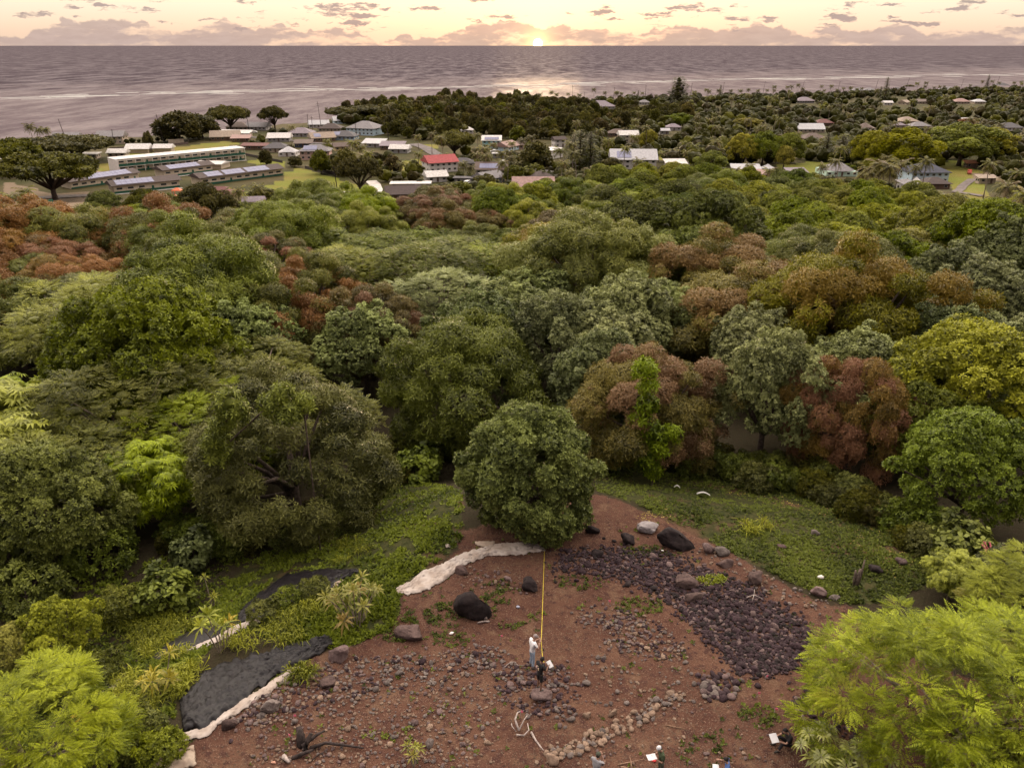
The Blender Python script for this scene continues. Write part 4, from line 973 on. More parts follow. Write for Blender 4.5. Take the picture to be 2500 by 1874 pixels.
school_wing((493, 454), (690, 428), 10, 'long single storey school wing with solar panels beside the lawn', 1, [(.08, .26), (.29, .53), (.56, .84)])
school_wing((280, 474), (440, 458), 10, 'nearest school wing with a solar array behind the round olive crowns', 1, [(.05, .62)])
school_wing((175, 462), (340, 440), 10, 'school wing with solar panels partly behind the wide shade tree', 1, [(.25, .9)])
school_wing((402, 434), (520, 419), 9, 'short school wing with solar panels right below the two storey building', 1, [(.12, .75)])
house(515, 412, 62, 'white roofed hall between the school wings', 'gable', 'white', 'cream', 1, .8, -6, pitch=.16, wins=False, cat='building', name='school_hall')
house(335, 374, 52, 'grey white roofed hut behind the two storey school, nearer the shade trees', 'gable', 'white', 'beige', 1, .6, 5, wins=False, cat='hut', name='hut')
house(397, 372, 40, 'white roofed hut behind the middle of the two storey school', 'gable', 'white', 'beige', 1, .6, 5, wins=False, cat='hut', name='hut')
house(285, 384, 40, 'white roofed hut at the left end of the two storey school', 'gable', 'white', 'cream', 1, .6, 5, cat='hut', name='hut')
house(40, 408, 105, 'large white roofed building behind the leftmost shade tree', 'shed', 'white', 'white', 1, .5, 8, pitch=.12, cat='building', name='school_hall')
house(190, 388, 90, 'pale low building behind the wide shade tree', 'shed', 'white', 'cream', 1, .3, 5, pitch=.1, cat='building', name='school_hall')
for a in [  # px, py, width px, label, roof, roof colour, wall colour, storeys, depth ratio, yaw
    (268, 352, 60, 'two storey beige house with grey roof alone at the shore', 'gable', 'grey', 'beige', 2, .55, 8), (158, 346, 58, 'grey roofed house at the shore behind the shade trees', 'gable', 'grey', 'grey', 1, .5, 5),
    (48, 366, 45, 'mauve roofed house behind the leftmost shade tree', 'hip', 'mauve', 'grey', 1, .6, 0), (506, 324, 36, 'two storey cream house with its gable to the lawn, among shore trees', 'gable', 'dbrown', 'cream', 2, .9, 60),
    (580, 318, 52, 'brown roofed house beside the white van', 'hip', 'brown', 'beige', 1, .7, 0), (628, 318, 50, 'grey gabled white house behind the parked white car', 'gable', 'grey', 'white', 1, .7, -5),
    (545, 343, 66, 'low house with a tan sheet roof, nearest the school field wall', 'gable', 'tan', 'brown', 1, .6, 15), (572, 334, 80, 'long low house with a pale roof above the tan roofed one', 'shed', 'white', 'beige', 1, .25, -8),
    (587, 347, 42, 'pinkish roofed shed right of the tan roofed house', 'shed', 'pink', 'brown', 1, .5, 5), (622, 366, 60, 'long low red brown roof at the end of the two storey school', 'shed', 'dred', 'brown', 1, .25, -3),
    (672, 372, 58, 'dark grey hip roofed house right of the two storey school', 'hip', 'dgrey', 'beige', 1, .7, 5), (702, 382, 42, 'white house with a many sided pale roof beside the dark hip roof', 'round', 'silver', 'white', 1, 1.0, 0),
    (680, 346, 52, 'low white roofed house above the dark hip roof', 'gable', 'white', 'grey', 1, .6, 5), (732, 334, 58, 'mauve hip roofed house behind the white roofs', 'hip', 'mauve', 'grey', 1, .7, 0),
    (740, 360, 40, 'navy walled house with a flat brown roof', 'shed', 'brown', 'navy', 1, .6, 5), (768, 390, 70, 'two storey pinkish house with white solar panels on a hip roof', 'hip', 'grey', 'pink', 2, .7, 5),
    (776, 312, 46, 'pale grey roofed house nearest the water behind the wires', 'gable', 'silver', 'white', 1, .7, 10), (833, 302, 42, 'light blue house with stacked grey gables', 'gable', 'silver', 'paleblue', 1, .8, 20),
    (846, 292, 28, 'small two storey white roofed house at the water', 'gable', 'white', 'white', 2, .8, 0), (806, 322, 54, 'dark brown hip roofed house left of the big grey roof', 'hip', 'dbrown', 'beige', 1, .6, 0),
    (890, 330, 74, 'big two storey light blue house with a broad grey hip roof', 'hip', 'grey', 'paleblue', 2, .8, -20), (838, 342, 60, 'slate blue house with white framed windows and solar panels', 'hip', 'dgrey', 'blue', 1, .7, -5),
    (782, 346, 56, 'tan roofed house with a row of white solar panels', 'gable', 'tan', 'brown', 1, .8, 25), (832, 368, 36, 'beige house with a brown roof beside the palm clump', 'gable', 'brown', 'yellow', 1, .8, 20),
    (913, 360, 50, 'grey sheet roofed carport below the yellow car', 'shed', 'silver', 'grey', 1, .6, -10), (958, 366, 56, 'mauve sheet roofed house right of the carport', 'shed', 'mauve', 'brown', 1, .5, -5),
    (976, 374, 44, 'white roofed shed at the end of the carports', 'gable', 'white', 'grey', 1, .5, -8), (1072, 420, 72, 'two storey white house with a bright red roof', 'gable', 'red', 'white', 2, .8, 25),
    (1062, 444, 48, 'white roofed white house in front of the red roofed one', 'gable', 'white', 'white', 1, .9, 20), (1002, 462, 92, 'long low flat white roofed house left of the white house', 'flat', 'white', 'cream', 1, .35, 3),
    (982, 488, 80, 'dark roofed house nearest the forest below the flat white roof', 'gable', 'dbrown', 'brown', 1, .7, 10), (1200, 362, 44, 'turquoise two storey house with a white flat roof', 'shed', 'white', 'turq', 2, .7, 0),
    (1236, 368, 52, 'pale house with a pinkish brown gable roof right of the turquoise one', 'gable', 'pink', 'paleblue', 1, .8, 60), (1262, 364, 32, 'brick red walled house behind the pinkish gable roof', 'gable', 'brown', 'pink', 1, .9, 0),
    (1218, 386, 28, 'small grey garage below the turquoise house', 'flat', 'silver', 'grey', 1, .6, 0), (1130, 410, 52, 'low grey roofed house behind the red roofed house', 'hip', 'dgrey', 'white', 1, .6, 0),
    (1200, 426, 74, 'long white walled house with a brown roof and solar panels', 'gable', 'brown', 'white', 1, .5, -3), (1192, 448, 62, 'blue grey house with a mauve gable roof below the solar roof', 'gable', 'grey', 'paleblue', 1, .8, 45),
    (1132, 448, 42, 'open grey carport with a white truck', 'flat', 'dgrey', 'grey', 1, .6, -5), (1302, 470, 96, 'long white house with a pinkish brown roof nearest the forest', 'gable', 'pink', 'white', 1, .45, 0),
    (1318, 448, 58, 'dark triangular roof behind the long pinkish roof', 'hip', 'dbrown', 'brown', 1, .9, 30), (1346, 388, 36, 'tall white blocky building beside the palms', 'flat', 'white', 'white', 2, 1.6, -35),
    (1364, 360, 28, 'two storey white house with a dark roof behind the white block', 'gable', 'dbrown', 'white', 2, .8, 20), (1140, 326, 30, 'round white roofed house at the edge of the dark wood', 'round', 'white', 'white', 1, 1.0, 0),
    (1468, 266, 66, 'wide mauve roofed house at the far shore', 'hip', 'mauve', 'grey', 1, .5, 0), (1573, 256, 26, 'small white house at the far shore left of the tall ironwood', 'hip', 'grey', 'white', 1, .8, 0),
    (1508, 334, 44, 'brown roofed house behind the cream one', 'hip', 'brown', 'brown', 1, .7, 0), (1534, 348, 44, 'cream two storey house with a white roof', 'gable', 'white', 'cream', 2, .8, 5),
    (1645, 319, 34, 'grey roofed house in the middle of the far trees', 'hip', 'mauve', 'white', 1, .8, 0), (1622, 328, 22, 'small grey shed left of the grey roofed house', 'gable', 'silver', 'grey', 1, .8, 0),
    (1548, 412, 108, 'large two storey white house with a long grey roof', 'gable', 'silver', 'white', 2, .5, -3), (1650, 412, 48, 'white shed with a flat pale roof right of the large house', 'shed', 'white', 'white', 1, .6, 5),
    (1821, 424, 64, 'long open sided shed with a grey roof', 'shed', 'silver', 'brown', 1, .4, -5), (1843, 438, 66, 'low pinkish sheet roof in front of the open sided shed', 'shed', 'pink', 'grey', 1, .4, -5),
    (1945, 434, 44, 'low grey sheet roofed house left of the many sided roof', 'shed', 'mauve', 'grey', 1, .6, 5), (1966, 252, 42, 'mauve roofed house far back near the shore palms', 'hip', 'mauve', 'grey', 1, .6, 0),
    (1980, 324, 62, 'long pale roofed house in the far gardens', 'gable', 'silver', 'cream', 1, .5, 0), (1987, 347, 54, 'brown hip roofed house with pink walls', 'hip', 'brown', 'pink', 1, .7, 5),
    (2013, 308, 40, 'dull red roofed house among far trees', 'hip', 'dred', 'brown', 1, .7, 0), (2116, 320, 38, 'brown domed roof house behind the long lime tree', 'round', 'brown', 'beige', 1, 1.0, 0),
    (2052, 430, 76, 'pale green house with a large many sided grey roof', 'round', 'grey', 'green', 1, 1.0, 0), (2094, 230, 28, 'white two storey block at the far shore', 'hip', 'grey', 'white', 2, .8, 0),
    (2123, 230, 28, 'cream two storey block at the far shore', 'hip', 'grey', 'yellow', 2, .8, 0), (2195, 228, 40, 'dark grey hip roof at the far shore right of the conifers', 'hip', 'dgrey', 'grey', 1, .8, 0),
    (2168, 257, 20, 'small white roofed house right of the tall conifers', 'gable', 'white', 'white', 1, .8, 0), (2210, 256, 24, 'small tan gabled house far right of the conifers', 'gable', 'tan', 'cream', 1, .8, 40),
    (2250, 254, 28, 'low brown roofed house in the far gardens', 'shed', 'brown', 'beige', 1, .6, 0), (2348, 254, 35, 'pink roofed house in the far right gardens', 'hip', 'pink', 'beige', 1, .7, 0),
    (2391, 254, 26, 'grey hip roofed house in the far right gardens', 'hip', 'silver', 'cream', 1, .8, 0), (2217, 304, 46, 'tan hip roofed house behind the long lime trees', 'hip', 'tan', 'brown', 1, .8, 0),
    (2247, 316, 44, 'grey roofed house with tan walls below the tan hip roof', 'hip', 'grey', 'beige', 1, .6, 0), (2197, 314, 24, 'small mauve roofed house left of the grey one', 'hip', 'mauve', 'beige', 1, .8, 0),
    (2357, 304, 34, 'white skylit house beside the reddish shrub', 'gable', 'white', 'white', 1, .8, -20), (2467, 320, 54, 'grey roofed white house at the right edge of the gardens', 'hip', 'dgrey', 'white', 1, .5, 0),
    (2263, 446, 92, 'large two storey pale blue house with navy gabled roofs', 'hip', 'navy', 'paleblue', 2, .6, 3), (2286, 462, 58, 'dark roofed hut with a pale hexagonal skylight', 'hip', 'dbrown', 'brown', 1, .8, 0),
    (2215, 466, 34, 'grey shed beside the white peaked tent', 'shed', 'grey', 'grey', 1, .8, 20), (2371, 410, 26, 'orange roofed shed behind the red truck', 'shed', 'orange', 'brown', 1, .5, 0),
    (2318, 224, 36, 'grey roofed house at the far shore left of the conifer knoll', 'hip', 'grey', 'grey', 1, .6, 0), (2449, 212, 28, 'dark roofed house on the far right shore', 'hip', 'dgrey', 'grey', 1, .6, 0),
    (2408, 448, 40, 'long low pale shed on the bare ground at the right', 'shed', 'tan', 'beige', 1, .4, 0), (532, 492, 84, 'dark red roofed house in front of the school playground', 'hip', 'dred', 'cream', 1, .55, 0),
    (618, 508, 44, 'dull mauve roof half hidden by lime crowns below the palms', 'gable', 'mauve', 'grey', 1, .6, 10)]:
    px, py, w, lb, rf, rc, wc, st, rt, yw = a
    house(px, py, w, lb, rf, rc, wc, st, rt, yw, solar={768: 5, 838: 3, 782: 3, 1200: 6, 1548: 5}.get(px, 0))
house(530, 484, 40, 'white skylight roof above the dark red roofed house', 'gable', 'white', 'white', 1, .3, 0, wins=False, name='hut', cat='hut')
# ---- round tents and peaked tents
def tent(px, py, w, label, cloth, wall, peak=.55, n=14):
    g = ground(px, py); k = scale_at(g); r = w / k / 2; o = empty('tent', (g.x, g.y + r * .5, g.z)); m = MB(); pts = [(r * math.cos(t), r * math.sin(t)) for t in np.linspace(0, 2 * math.pi, n + 1)[:-1]]
    m.add([(x * .96, y * .96, -.3) for x, y in pts] + [(x * .96, y * .96, 2.0) for x, y in pts], [(i, (i + 1) % n, n + (i + 1) % n, n + i) for i in range(n)]).build('wall', wmat(wall), o)
    m = MB(); m.add([(x * 1.08, y * 1.08, 1.95) for x, y in pts] + [(x * .5, y * .5, 1.95 + r * peak * .45) for x, y in pts] + [(0, 0, 1.95 + r * peak)], [(i, (i + 1) % n, n + (i + 1) % n, n + i) for i in range(n)] + [(n + i, n + (i + 1) % n, 2 * n) for i in range(n)] + [tuple(range(n - 1, -1, -1))]).build('canopy', rmat(cloth), o)
    tag(o, label, 'tent')
tent(1774, 399, 24, 'small round tent with a white top and red wall', 'pink', 'red'); tent(1800, 402, 36, 'larger round tan topped tent beside the small red one', 'tan', 'beige')
tent(1875, 420, 34, 'pale pointed tent with a blue wall behind the open shed', 'silver', 'blue'); tent(1693, 405, 24, 'small white pointed tent near the white shed', 'white', 'white', .7, 4)
tent(2238, 460, 42, 'white peaked canopy in front of the large pale blue house', 'white', 'grey', .75, 4)
# ---- vehicles
TYRE = mat('tyre', (.02, .02, .02), .9, .1)
def car_mesh(L, Wd, Hh, van):
    prof = [(-L / 2, .35), (-L / 2, .85), (-L * .30, .98), (-L * .14, Hh), (L * .30, Hh), (L * .44, .98 if not van else Hh * .96), (L / 2, .9), (L / 2, .35)] if not van else [(-L / 2, .35), (-L / 2, 1.0), (-L * .40, 1.15), (-L * .30, Hh), (L * .47, Hh), (L / 2, Hh * .9), (L / 2, .35)]
    n = len(prof); vs = [(x, -Wd / 2, z) for x, z in prof] + [(x, Wd / 2, z) for x, z in prof]
    return MB().add(vs, [tuple(range(n)), tuple(range(2 * n - 1, n - 1, -1))] + [(i, n + i, n + (i + 1) % n, (i + 1) % n) for i in range(n)])
PAINT = dict(white=(.75, .73, .72), silver=(.42, .41, .42), yellow=(.70, .42, .02), red=(.40, .06, .04), blue=(.10, .16, .36), dark=(.05, .05, .06), orange=(.5, .17, .05))
WHEEL = MB().tube([(0, -.1, 0), (0, .1, 0)], .33, 10).mesh('wheel', TYRE)
def car(px, py, col, label, yaw=0, van=False, L=4.5):
    g = ground(px, py); L = L * (1.15 if van else 1); Hh = 2.0 if van else 1.45; o = empty('van' if van else 'car', (g.x, g.y, g.z + .08), R(yaw))
    car_mesh(L, 1.8, Hh, van).build('body', mat('paint_' + col, PAINT[col], .3, .03, 1.0, 0, .5), o)
    for s in (-1, 1):
        MB().box(-L * .10 if not van else -L * .3, L * .28 if not van else L * .42, s * .905 - .01, s * .905 + .01, Hh * .70, Hh * .93).build('side_window', GLASS, o)
        for x in (-L * .31, L * .31): link('wheel', WHEEL, o, (x, s * .82, .32))
    MB().add([(-L * .295, -.75, 1.0), (-L * .295, .75, 1.0), (-L * .155, .7, Hh - .06), (-L * .155, -.7, Hh - .06)], [(0, 1, 2, 3)]).build('windscreen', GLASS, o, (-.03, 0, .03))
    for s in (-1, 1): MB().box(-L / 2 - .02, -L / 2 + .01, s * .6 - .15, s * .6 + .15, .62, .78).build('headlight', TRIM, o)
    tag(o, label, 'van' if van else 'car', 'vehicles parked in the town')
for px, py, c, lb, yw, vn in [(595, 327, 'white', 'white van parked before the brown roofed house', 0, 1), (621, 325, 'white', 'white car parked before the grey gabled house', 5, 0), (637, 337, 'white', 'white car on the lane below the grey gabled house', 0, 0),
    (930, 346, 'yellow', 'bright yellow car beside the big light blue house', -5, 0), (899, 352, 'white', 'white car left of the yellow car', 0, 0), (906, 390, 'silver', 'silver car half hidden among the garden palms', 0, 0),
    (840, 480, 'white', 'white pickup beside the utility poles at the lawn', 0, 1), (1206, 372, 'white', 'white car under the turquoise house', 0, 0), (1242, 382, 'orange', 'tan orange car beside the small grey garage', 80, 0), (1253, 381, 'white', 'white car right of the tan orange one', 80, 0),
    (1227, 398, 'silver', 'silver car in front of the small grey garage', 60, 0), (1321, 430, 'white', 'white car along the pale curved wall', 5, 0), (1140, 452, 'white', 'white truck in the open grey carport', 70, 1), (2302, 310, 'white', 'white van left of the reddish shrub', 0, 1),
    (2366, 425, 'red', 'red truck with a white roof on the right lawn', 65, 1), (2483, 466, 'white', 'white car on the bare ground at the right edge', 20, 0), (190, 566, 'white', 'white car parked left of the big olive crown', 10, 0), (150, 560, 'silver', 'silver car beside the bare tree at the left lot', 5, 0), (168, 568, 'blue', 'blue car nearest the big olive crown', 5, 0), (1778, 425, 'dark', 'dark car left of the open sided shed', 0, 0), (1470, 428, 'silver', 'silver car behind the lime crowns below the large white house', 10, 0)]:
    car(px, py, c, lb, yw, vn)
# ---- playground, walls, fences
def playground():
    g = ground(436, 487); o = empty('playground_frame', g); P = mat('play_orange', (.55, .12, .04), .5, .08)
    for x, y in ((-1.6, -1.2), (1.6, -1.2), (-1.6, 1.2), (1.6, 1.2)): MB().tube([(x, y, 0), (x, y, 3.6)], .12, 6).build('post', P, o)
    MB().box(-1.75, 1.75, -1.35, 1.35, 1.5, 1.65).build('deck', P, o); link('roof', roof_mesh('hip', 3.2, 2.4, 3.6, .7, .3, P), o)
    MB().add([(-3.9, -.5, .1), (-1.76, -.5, 1.7), (-1.76, .5, 1.7), (-3.9, .5, .1), (-3.9, -.5, .4), (-1.76, -.5, 2.0), (-1.76, .5, 2.0), (-3.9, .5, .4)], [(0, 1, 2, 3), (0, 4, 5, 1), (2, 6, 7, 3)]).build('slide', P, o)
    MB().tube([(1.7, 0, 1.7), (3.0, 0, 1.5), (3.6, 0, .3)], .45, 8).build('tube_slide', P, o); tag(o, 'orange playground frame with slides on the school lawn', 'playground')
playground()
def wall(name, pts, h, mt, label, cat, t=.2):
    P = [ground(*p) for p in pts]; m = MB()
    for a, c in zip(P, P[1:]):
        d = (c - a); d.z = 0; n = Vector((-d.y, d.x, 0)).normalized() * t / 2
        m.add([a - n - Vector((0, 0, .5)), c - n - Vector((0, 0, .5)), c + n - Vector((0, 0, .5)), a + n - Vector((0, 0, .5)), a - n + Vector((0, 0, h)), c - n + Vector((0, 0, h)), c + n + Vector((0, 0, h)), a + n + Vector((0, 0, h))], [(3, 2, 1, 0), (4, 5, 6, 7), (0, 1, 5, 4), (1, 2, 6, 5), (2, 3, 7, 6), (3, 0, 4, 7)])
    o = m.build(name, mt); tag(o, label, cat)
wall('boundary_wall', [(1282, 417), (1310, 424), (1345, 430), (1378, 436)], 2.6, wmat('white'), 'pale curved wall beside the white car', 'wall')
wall('boundary_wall', [(745, 412), (800, 424), (842, 432)], 1.6, mat('dark_fence', (.05, .04, .038), .9), 'dark fence along the far side of the school lawn', 'fence')
wall('boundary_wall', [(268, 366), (330, 362), (420, 356), (460, 352)], 1.4, mat('stone_wall', (.12, .085, .075), .95, .3, 2.0), 'brown stone wall along the shore behind the school', 'wall')
wall('boundary_wall', [(412, 352), (450, 350)], 3.0, wmat('beige'), 'pale screen wall left of the leaning pole', 'wall')
wall('boundary_wall', [(600, 380), (640, 388), (690, 398)], 1.4, mat('dark_fence', (.05, .04, .038)), 'dark fence right of the two storey school', 'fence')
wall('green_screen', [(98, 505), (132, 503)], 2.4, mat('green_mesh', (.03, .14, .09), .8), 'green mesh screen beside the wide shade tree', 'screen')
wall('bright_hedge', [(1960, 364), (2010, 362)], 2.2, LM['farlime'], 'bright lime hedge below the brown hip roofed house', 'hedge', 1.5); wall('bright_hedge', [(2018, 370), (2040, 370)], 2.0, LM['farlime'], 'short bright lime hedge left of the dark conifers', 'hedge', 1.5); wall('bright_hedge', [(2058, 364), (2075, 362)], 2.4, LM['farlime'], 'short bright lime hedge right of the dark conifers', 'hedge', 1.5)
# ---- utility poles
POLEM = mat('pole_wood', (.045, .032, .030), .95, .2, 1.0)
def pole(px, py, top, label, lean=0, arms=1):
    g = ground(px, py); k = scale_at(g); h = (py - top) / k / math.cos(R(8)); o = empty('utility_pole', g); l = lean / k
    MB().tube([(0, 0, -1), (l, 0, h)], [.24, .15], 6).build('pole', POLEM, o)
    for i in range(arms): MB().box(-1.1, 1.1, -.07, .07, -.07, .07).build('crossarm', POLEM, o, (l * .93, 0, h * (.93 - .08 * i)))
    tag(o, label, 'utility pole', 'utility poles')
for px, py, tp, lb, ln, ar in [(163, 345, 294, 'thick leaning pole right of the three shore palms', -9, 0), (280, 355, 318, 'thin pole in front of the two storey beige shore house', 0, 1), (401, 350, 283, 'pole left of the shore tree mass, above the pale screen wall', -8, 1), (611, 330, 272, 'pole beside the umbrella shaped shore trees', -4, 1), (785, 315, 253, 'tall pole left of the shore trees at the blue house', -4, 2), (764, 324, 287, 'short pole left of the tall one by the pale grey roof', 0, 1), (754, 320, 281, 'thin short pole by the pale grey roof', 0, 1),
    (872, 340, 303, 'pole in front of the broad grey hip roof', -2, 1), (950, 347, 315, 'pole right of the yellow car', -3, 1), (826, 478, 408, 'tall pole with a transformer at the school lawn', -5, 1), (820, 476, 446, 'short pole beside the tall one at the lawn', -2, 0), (892, 487, 438, 'thin pole in front of the lawn tree by the pale driveway', 0, 0), (1226, 472, 396, 'tall pole in front of the blue grey house', 0, 1), (1221, 465, 428, 'short thick pole beside the blue grey house', 0, 0), (1074, 252, 233, 'pole sticking out of the dark wood', 0, 0), (1397, 260, 212, 'pole among the far shore palms, left one', 0, 1), (1426, 262, 228, 'short pole among the far shore palms', 0, 0), (1497, 248, 215, 'pole left of the small far white house', 2, 1), (1575, 245, 210, 'pole above the small far white house', 0, 1), (1685, 240, 205, 'pole right of the tall ironwood', 2, 1), (1763, 235, 203, 'pole at the dark shore conifer', 2, 1), (1862, 230, 201, 'pole in the long row of far palms', 3, 1), (1955, 228, 201, 'leaning pole left of the far white block', 5, 1), (2043, 228, 200, 'pole just left of the far white block', 4, 1), (2135, 226, 197, 'pole above the cream far block', 4, 1), (2209, 222, 192, 'pole above the dark grey far hip roof', 6, 1), (2345, 215, 194, 'pole left of the conifer knoll', 4, 1), (2434, 205, 188, 'pole on the far right shore', 3, 1), (1573, 322, 300, 'pale pole beside the far white boat', 0, 0), (1840, 442, 418, 'thin pole in front of the low pinkish roof', 0, 0), (1376, 430, 392, 'lamp pole under the palms beside the white block', 0, 1), (2110, 250, 220, 'thin pole behind the far white block', 1, 0)]:
    pole(px, py, tp, lb, ln, ar)
# ---- shade trees, palms and garden trees of the town
def town_tree(key, px, py, wpx, leaf, label=None, sq=1.0, htop=None):
    """tree whose foot is at a pixel; wpx wide"""
    g = ground(px, py); p = PROTO[key]; k = scale_at(g); s = wpx / k / (2 * p['rad'])
    if htop: sq = (py - htop) / k / (p['top'] * s)
    return tree(key, g, s, rnd.uniform(0, 6.28), leaf, label=label, sq=sq)
for a in [('shade0', 135, 487, 215, 'shade', 'wide umbrella shaped shade tree beside the green screen', 385), ('shade1', 185, 395, 185, 'shade', 'wide flat shade tree behind the nearest one by the school', 338), ('shade0', 20, 430, 150, 'shade', 'shade tree cut by the left edge near the white roofs', 350),
    ('far1', 440, 345, 110, 'fardark', 'dark spreading tree mass at the shore behind the school', 280), ('far3', 495, 338, 80, 'fardark', 'dark shore tree right of the dark spreading mass', 281), ('shade1', 565, 322, 95, 'shade', 'umbrella shaped shore tree beside the leaning pole', 267), ('shade0', 672, 318, 70, 'fardark', 'lone dark tree on the shore between the house rows', 268),
    ('shade1', 838, 296, 90, 'fardark', 'dark flat tree at the shore left of the dark wood', 266), ('shade0', 900, 292, 110, 'fardark', 'dark flat tree at the shore edge of the dark wood', 262), ('shade1', 1110, 385, 105, 'fargreen', 'large round green tree beside the road bend', 328), ('shade0', 880, 476, 100, 'fardark', 'dark lawn tree beside the pale driveway', 396), ('shade1', 1100, 332, 75, 'fargreen', 'low domed tree left of the round white roof', 305),
    ('ironwood0', 1653, 262, 62, 'conifer', 'tall loose ironwood standing out against the lagoon', 192), ('conifer0', 2158, 250, 18, 'conifer', 'tall dark conifer left of the far hip roof', 190), ('conifer0', 2147, 246, 15, 'conifer', 'shorter dark conifer beside the tallest one', 212), ('conifer0', 2407, 222, 12, 'conifer', 'slender conifer on the far right knoll', 184), ('conifer0', 1757, 245, 11, 'conifer', 'slender conifer at the shore in the row of palms', 208), ('conifer0', 1557, 250, 9, 'conifer', 'small slender conifer left of the small far white house', 222),
    ('conifer0', 1415, 420, 50, 'conifer', 'tall dark conifer beside the palms at the white block', 318), ('conifer0', 1440, 420, 44, 'conifer', 'dark conifer right of the tallest one by the palms', 322), ('conifer0', 1400, 400, 40, 'conifer', 'dark conifer behind the palms at the white block', 325), ('conifer0', 2015, 392, 36, 'conifer', 'dark conifer behind the field, left of a pair', 325), ('conifer0', 2050, 398, 44, 'conifer', 'dark conifer behind the field, right of a pair', 328), ('conifer0', 2085, 385, 34, 'conifer', 'dark conifer at the end of the field by the lime mass', 335),
    ('broad0', 1912, 412, 48, 'farlime', 'round lime tree standing on the dry field', 360), ('broad1', 2200, 420, 150, 'farlime', 'long lime green tree mass behind the pale blue house', 322), ('broad0', 2130, 415, 120, 'farlime', 'lime tree mass left of the pale blue house', 326), ('broad1', 2340, 405, 165, 'limegreen', 'broad lime tree mass right of the long one', 312), ('broad0', 2400, 400, 120, 'farlime', 'broad lime tree at the right end of the mass', 318),
    ('broad0', 1810, 405, 75, 'farlime', 'tall olive lime tree above the round tents', 332), ('broad1', 1860, 405, 85, 'limegreen', 'tall lime hedge like tree right of the tents', 330), ('broad0', 1925, 398, 80, 'limegreen', 'tall lime tree behind the round lime one', 330), ('broad1', 1735, 428, 80, 'limegreen', 'square olive tree between the white tent and the round tents', 374), ('broad0', 1580, 366, 50, 'farlime', 'lime tree right of the cream two storey house', 320), ('broad1', 1660, 312, 60, 'limegreen', 'lime domed tree above the grey roofed house', 280), ('broad0', 1820, 318, 75, 'farlime', 'bright lime domed tree in the far gardens', 290), ('broad1', 2065, 425, 40, 'limegreen', 'small lime tree in front of the many sided roof', 402),
    ('far0', 785, 425, 50, 'fargreen', 'round green tree at the fence of the school lawn', 372), ('far1', 845, 428, 60, 'fargreen', 'green tree at the fence corner of the lawn', 370), ('far2', 650, 402, 32, 'fardark', 'small dark tree at the end of the two storey school', 370), ('far3', 720, 408, 36, 'fardark', 'dark bushy tree at the edge of the lawn', 382), ('far0', 1020, 428, 32, 'fardark', 'dark round tree left of the red roofed house', 404), ('far1', 1185, 470, 55, 'fardark', 'dark tree in front of the blue grey house', 430), ('far2', 1125, 488, 70, 'fargreen', 'round olive tree below the open carport', 448), ('far3', 1258, 446, 55, 'fargreen', 'olive tree at the end of the solar roof', 404), ('far0', 1310, 418, 80, 'fardark', 'dark tree mass left of the white block', 355), ('far2', 1490, 430, 60, 'fardark', 'dark tree left of the large two storey white house', 390), ('far1', 960, 425, 45, 'farbrown', 'bare twiggy tree between the lawn and the road', 382), ('far3', 2360, 312, 50, 'pinkbloom', 'reddish blossoming shrub beside the white van', 290), ('far0', 2220, 215, 26, 'farbrown', 'bare pale tree at the far shore by the hip roof', 208),
    ('far1', 365, 366, 26, 'fardark', 'small dark tree at the shore right of the two storey beige house', 326), ('far2', 60, 352, 60, 'fardark', 'dark shrubby trees at the left shore below the palms', 338), ('far2', 640, 488, 70, 'fargreen', 'dark olive tree right of the two playground palms', 462)]:
    town_tree(a[0], a[1], a[2], a[3], a[4], a[5], htop=a[6])
def palm(px, top, wpx, py, leaf='palm', label=None, key=None):
    """coconut palm: head centred at (px, top), foot at py"""
    g = ground(px, py); k = scale_at(g); h = (py - top) / k / .985
    key = key or min(('palm0', 'palm1', 'palm2', 'palm3'), key=lambda q: abs(PROTO[q]['mid'] / PROTO[q]['rad'] - h / (wpx / k / 2))); p = PROTO[key]
    s = wpx / k / 2 / p['rad']; return tree(key, g, s, rnd.uniform(0, 6.28), leaf, label=label, sq=h / (p['mid'] * s))
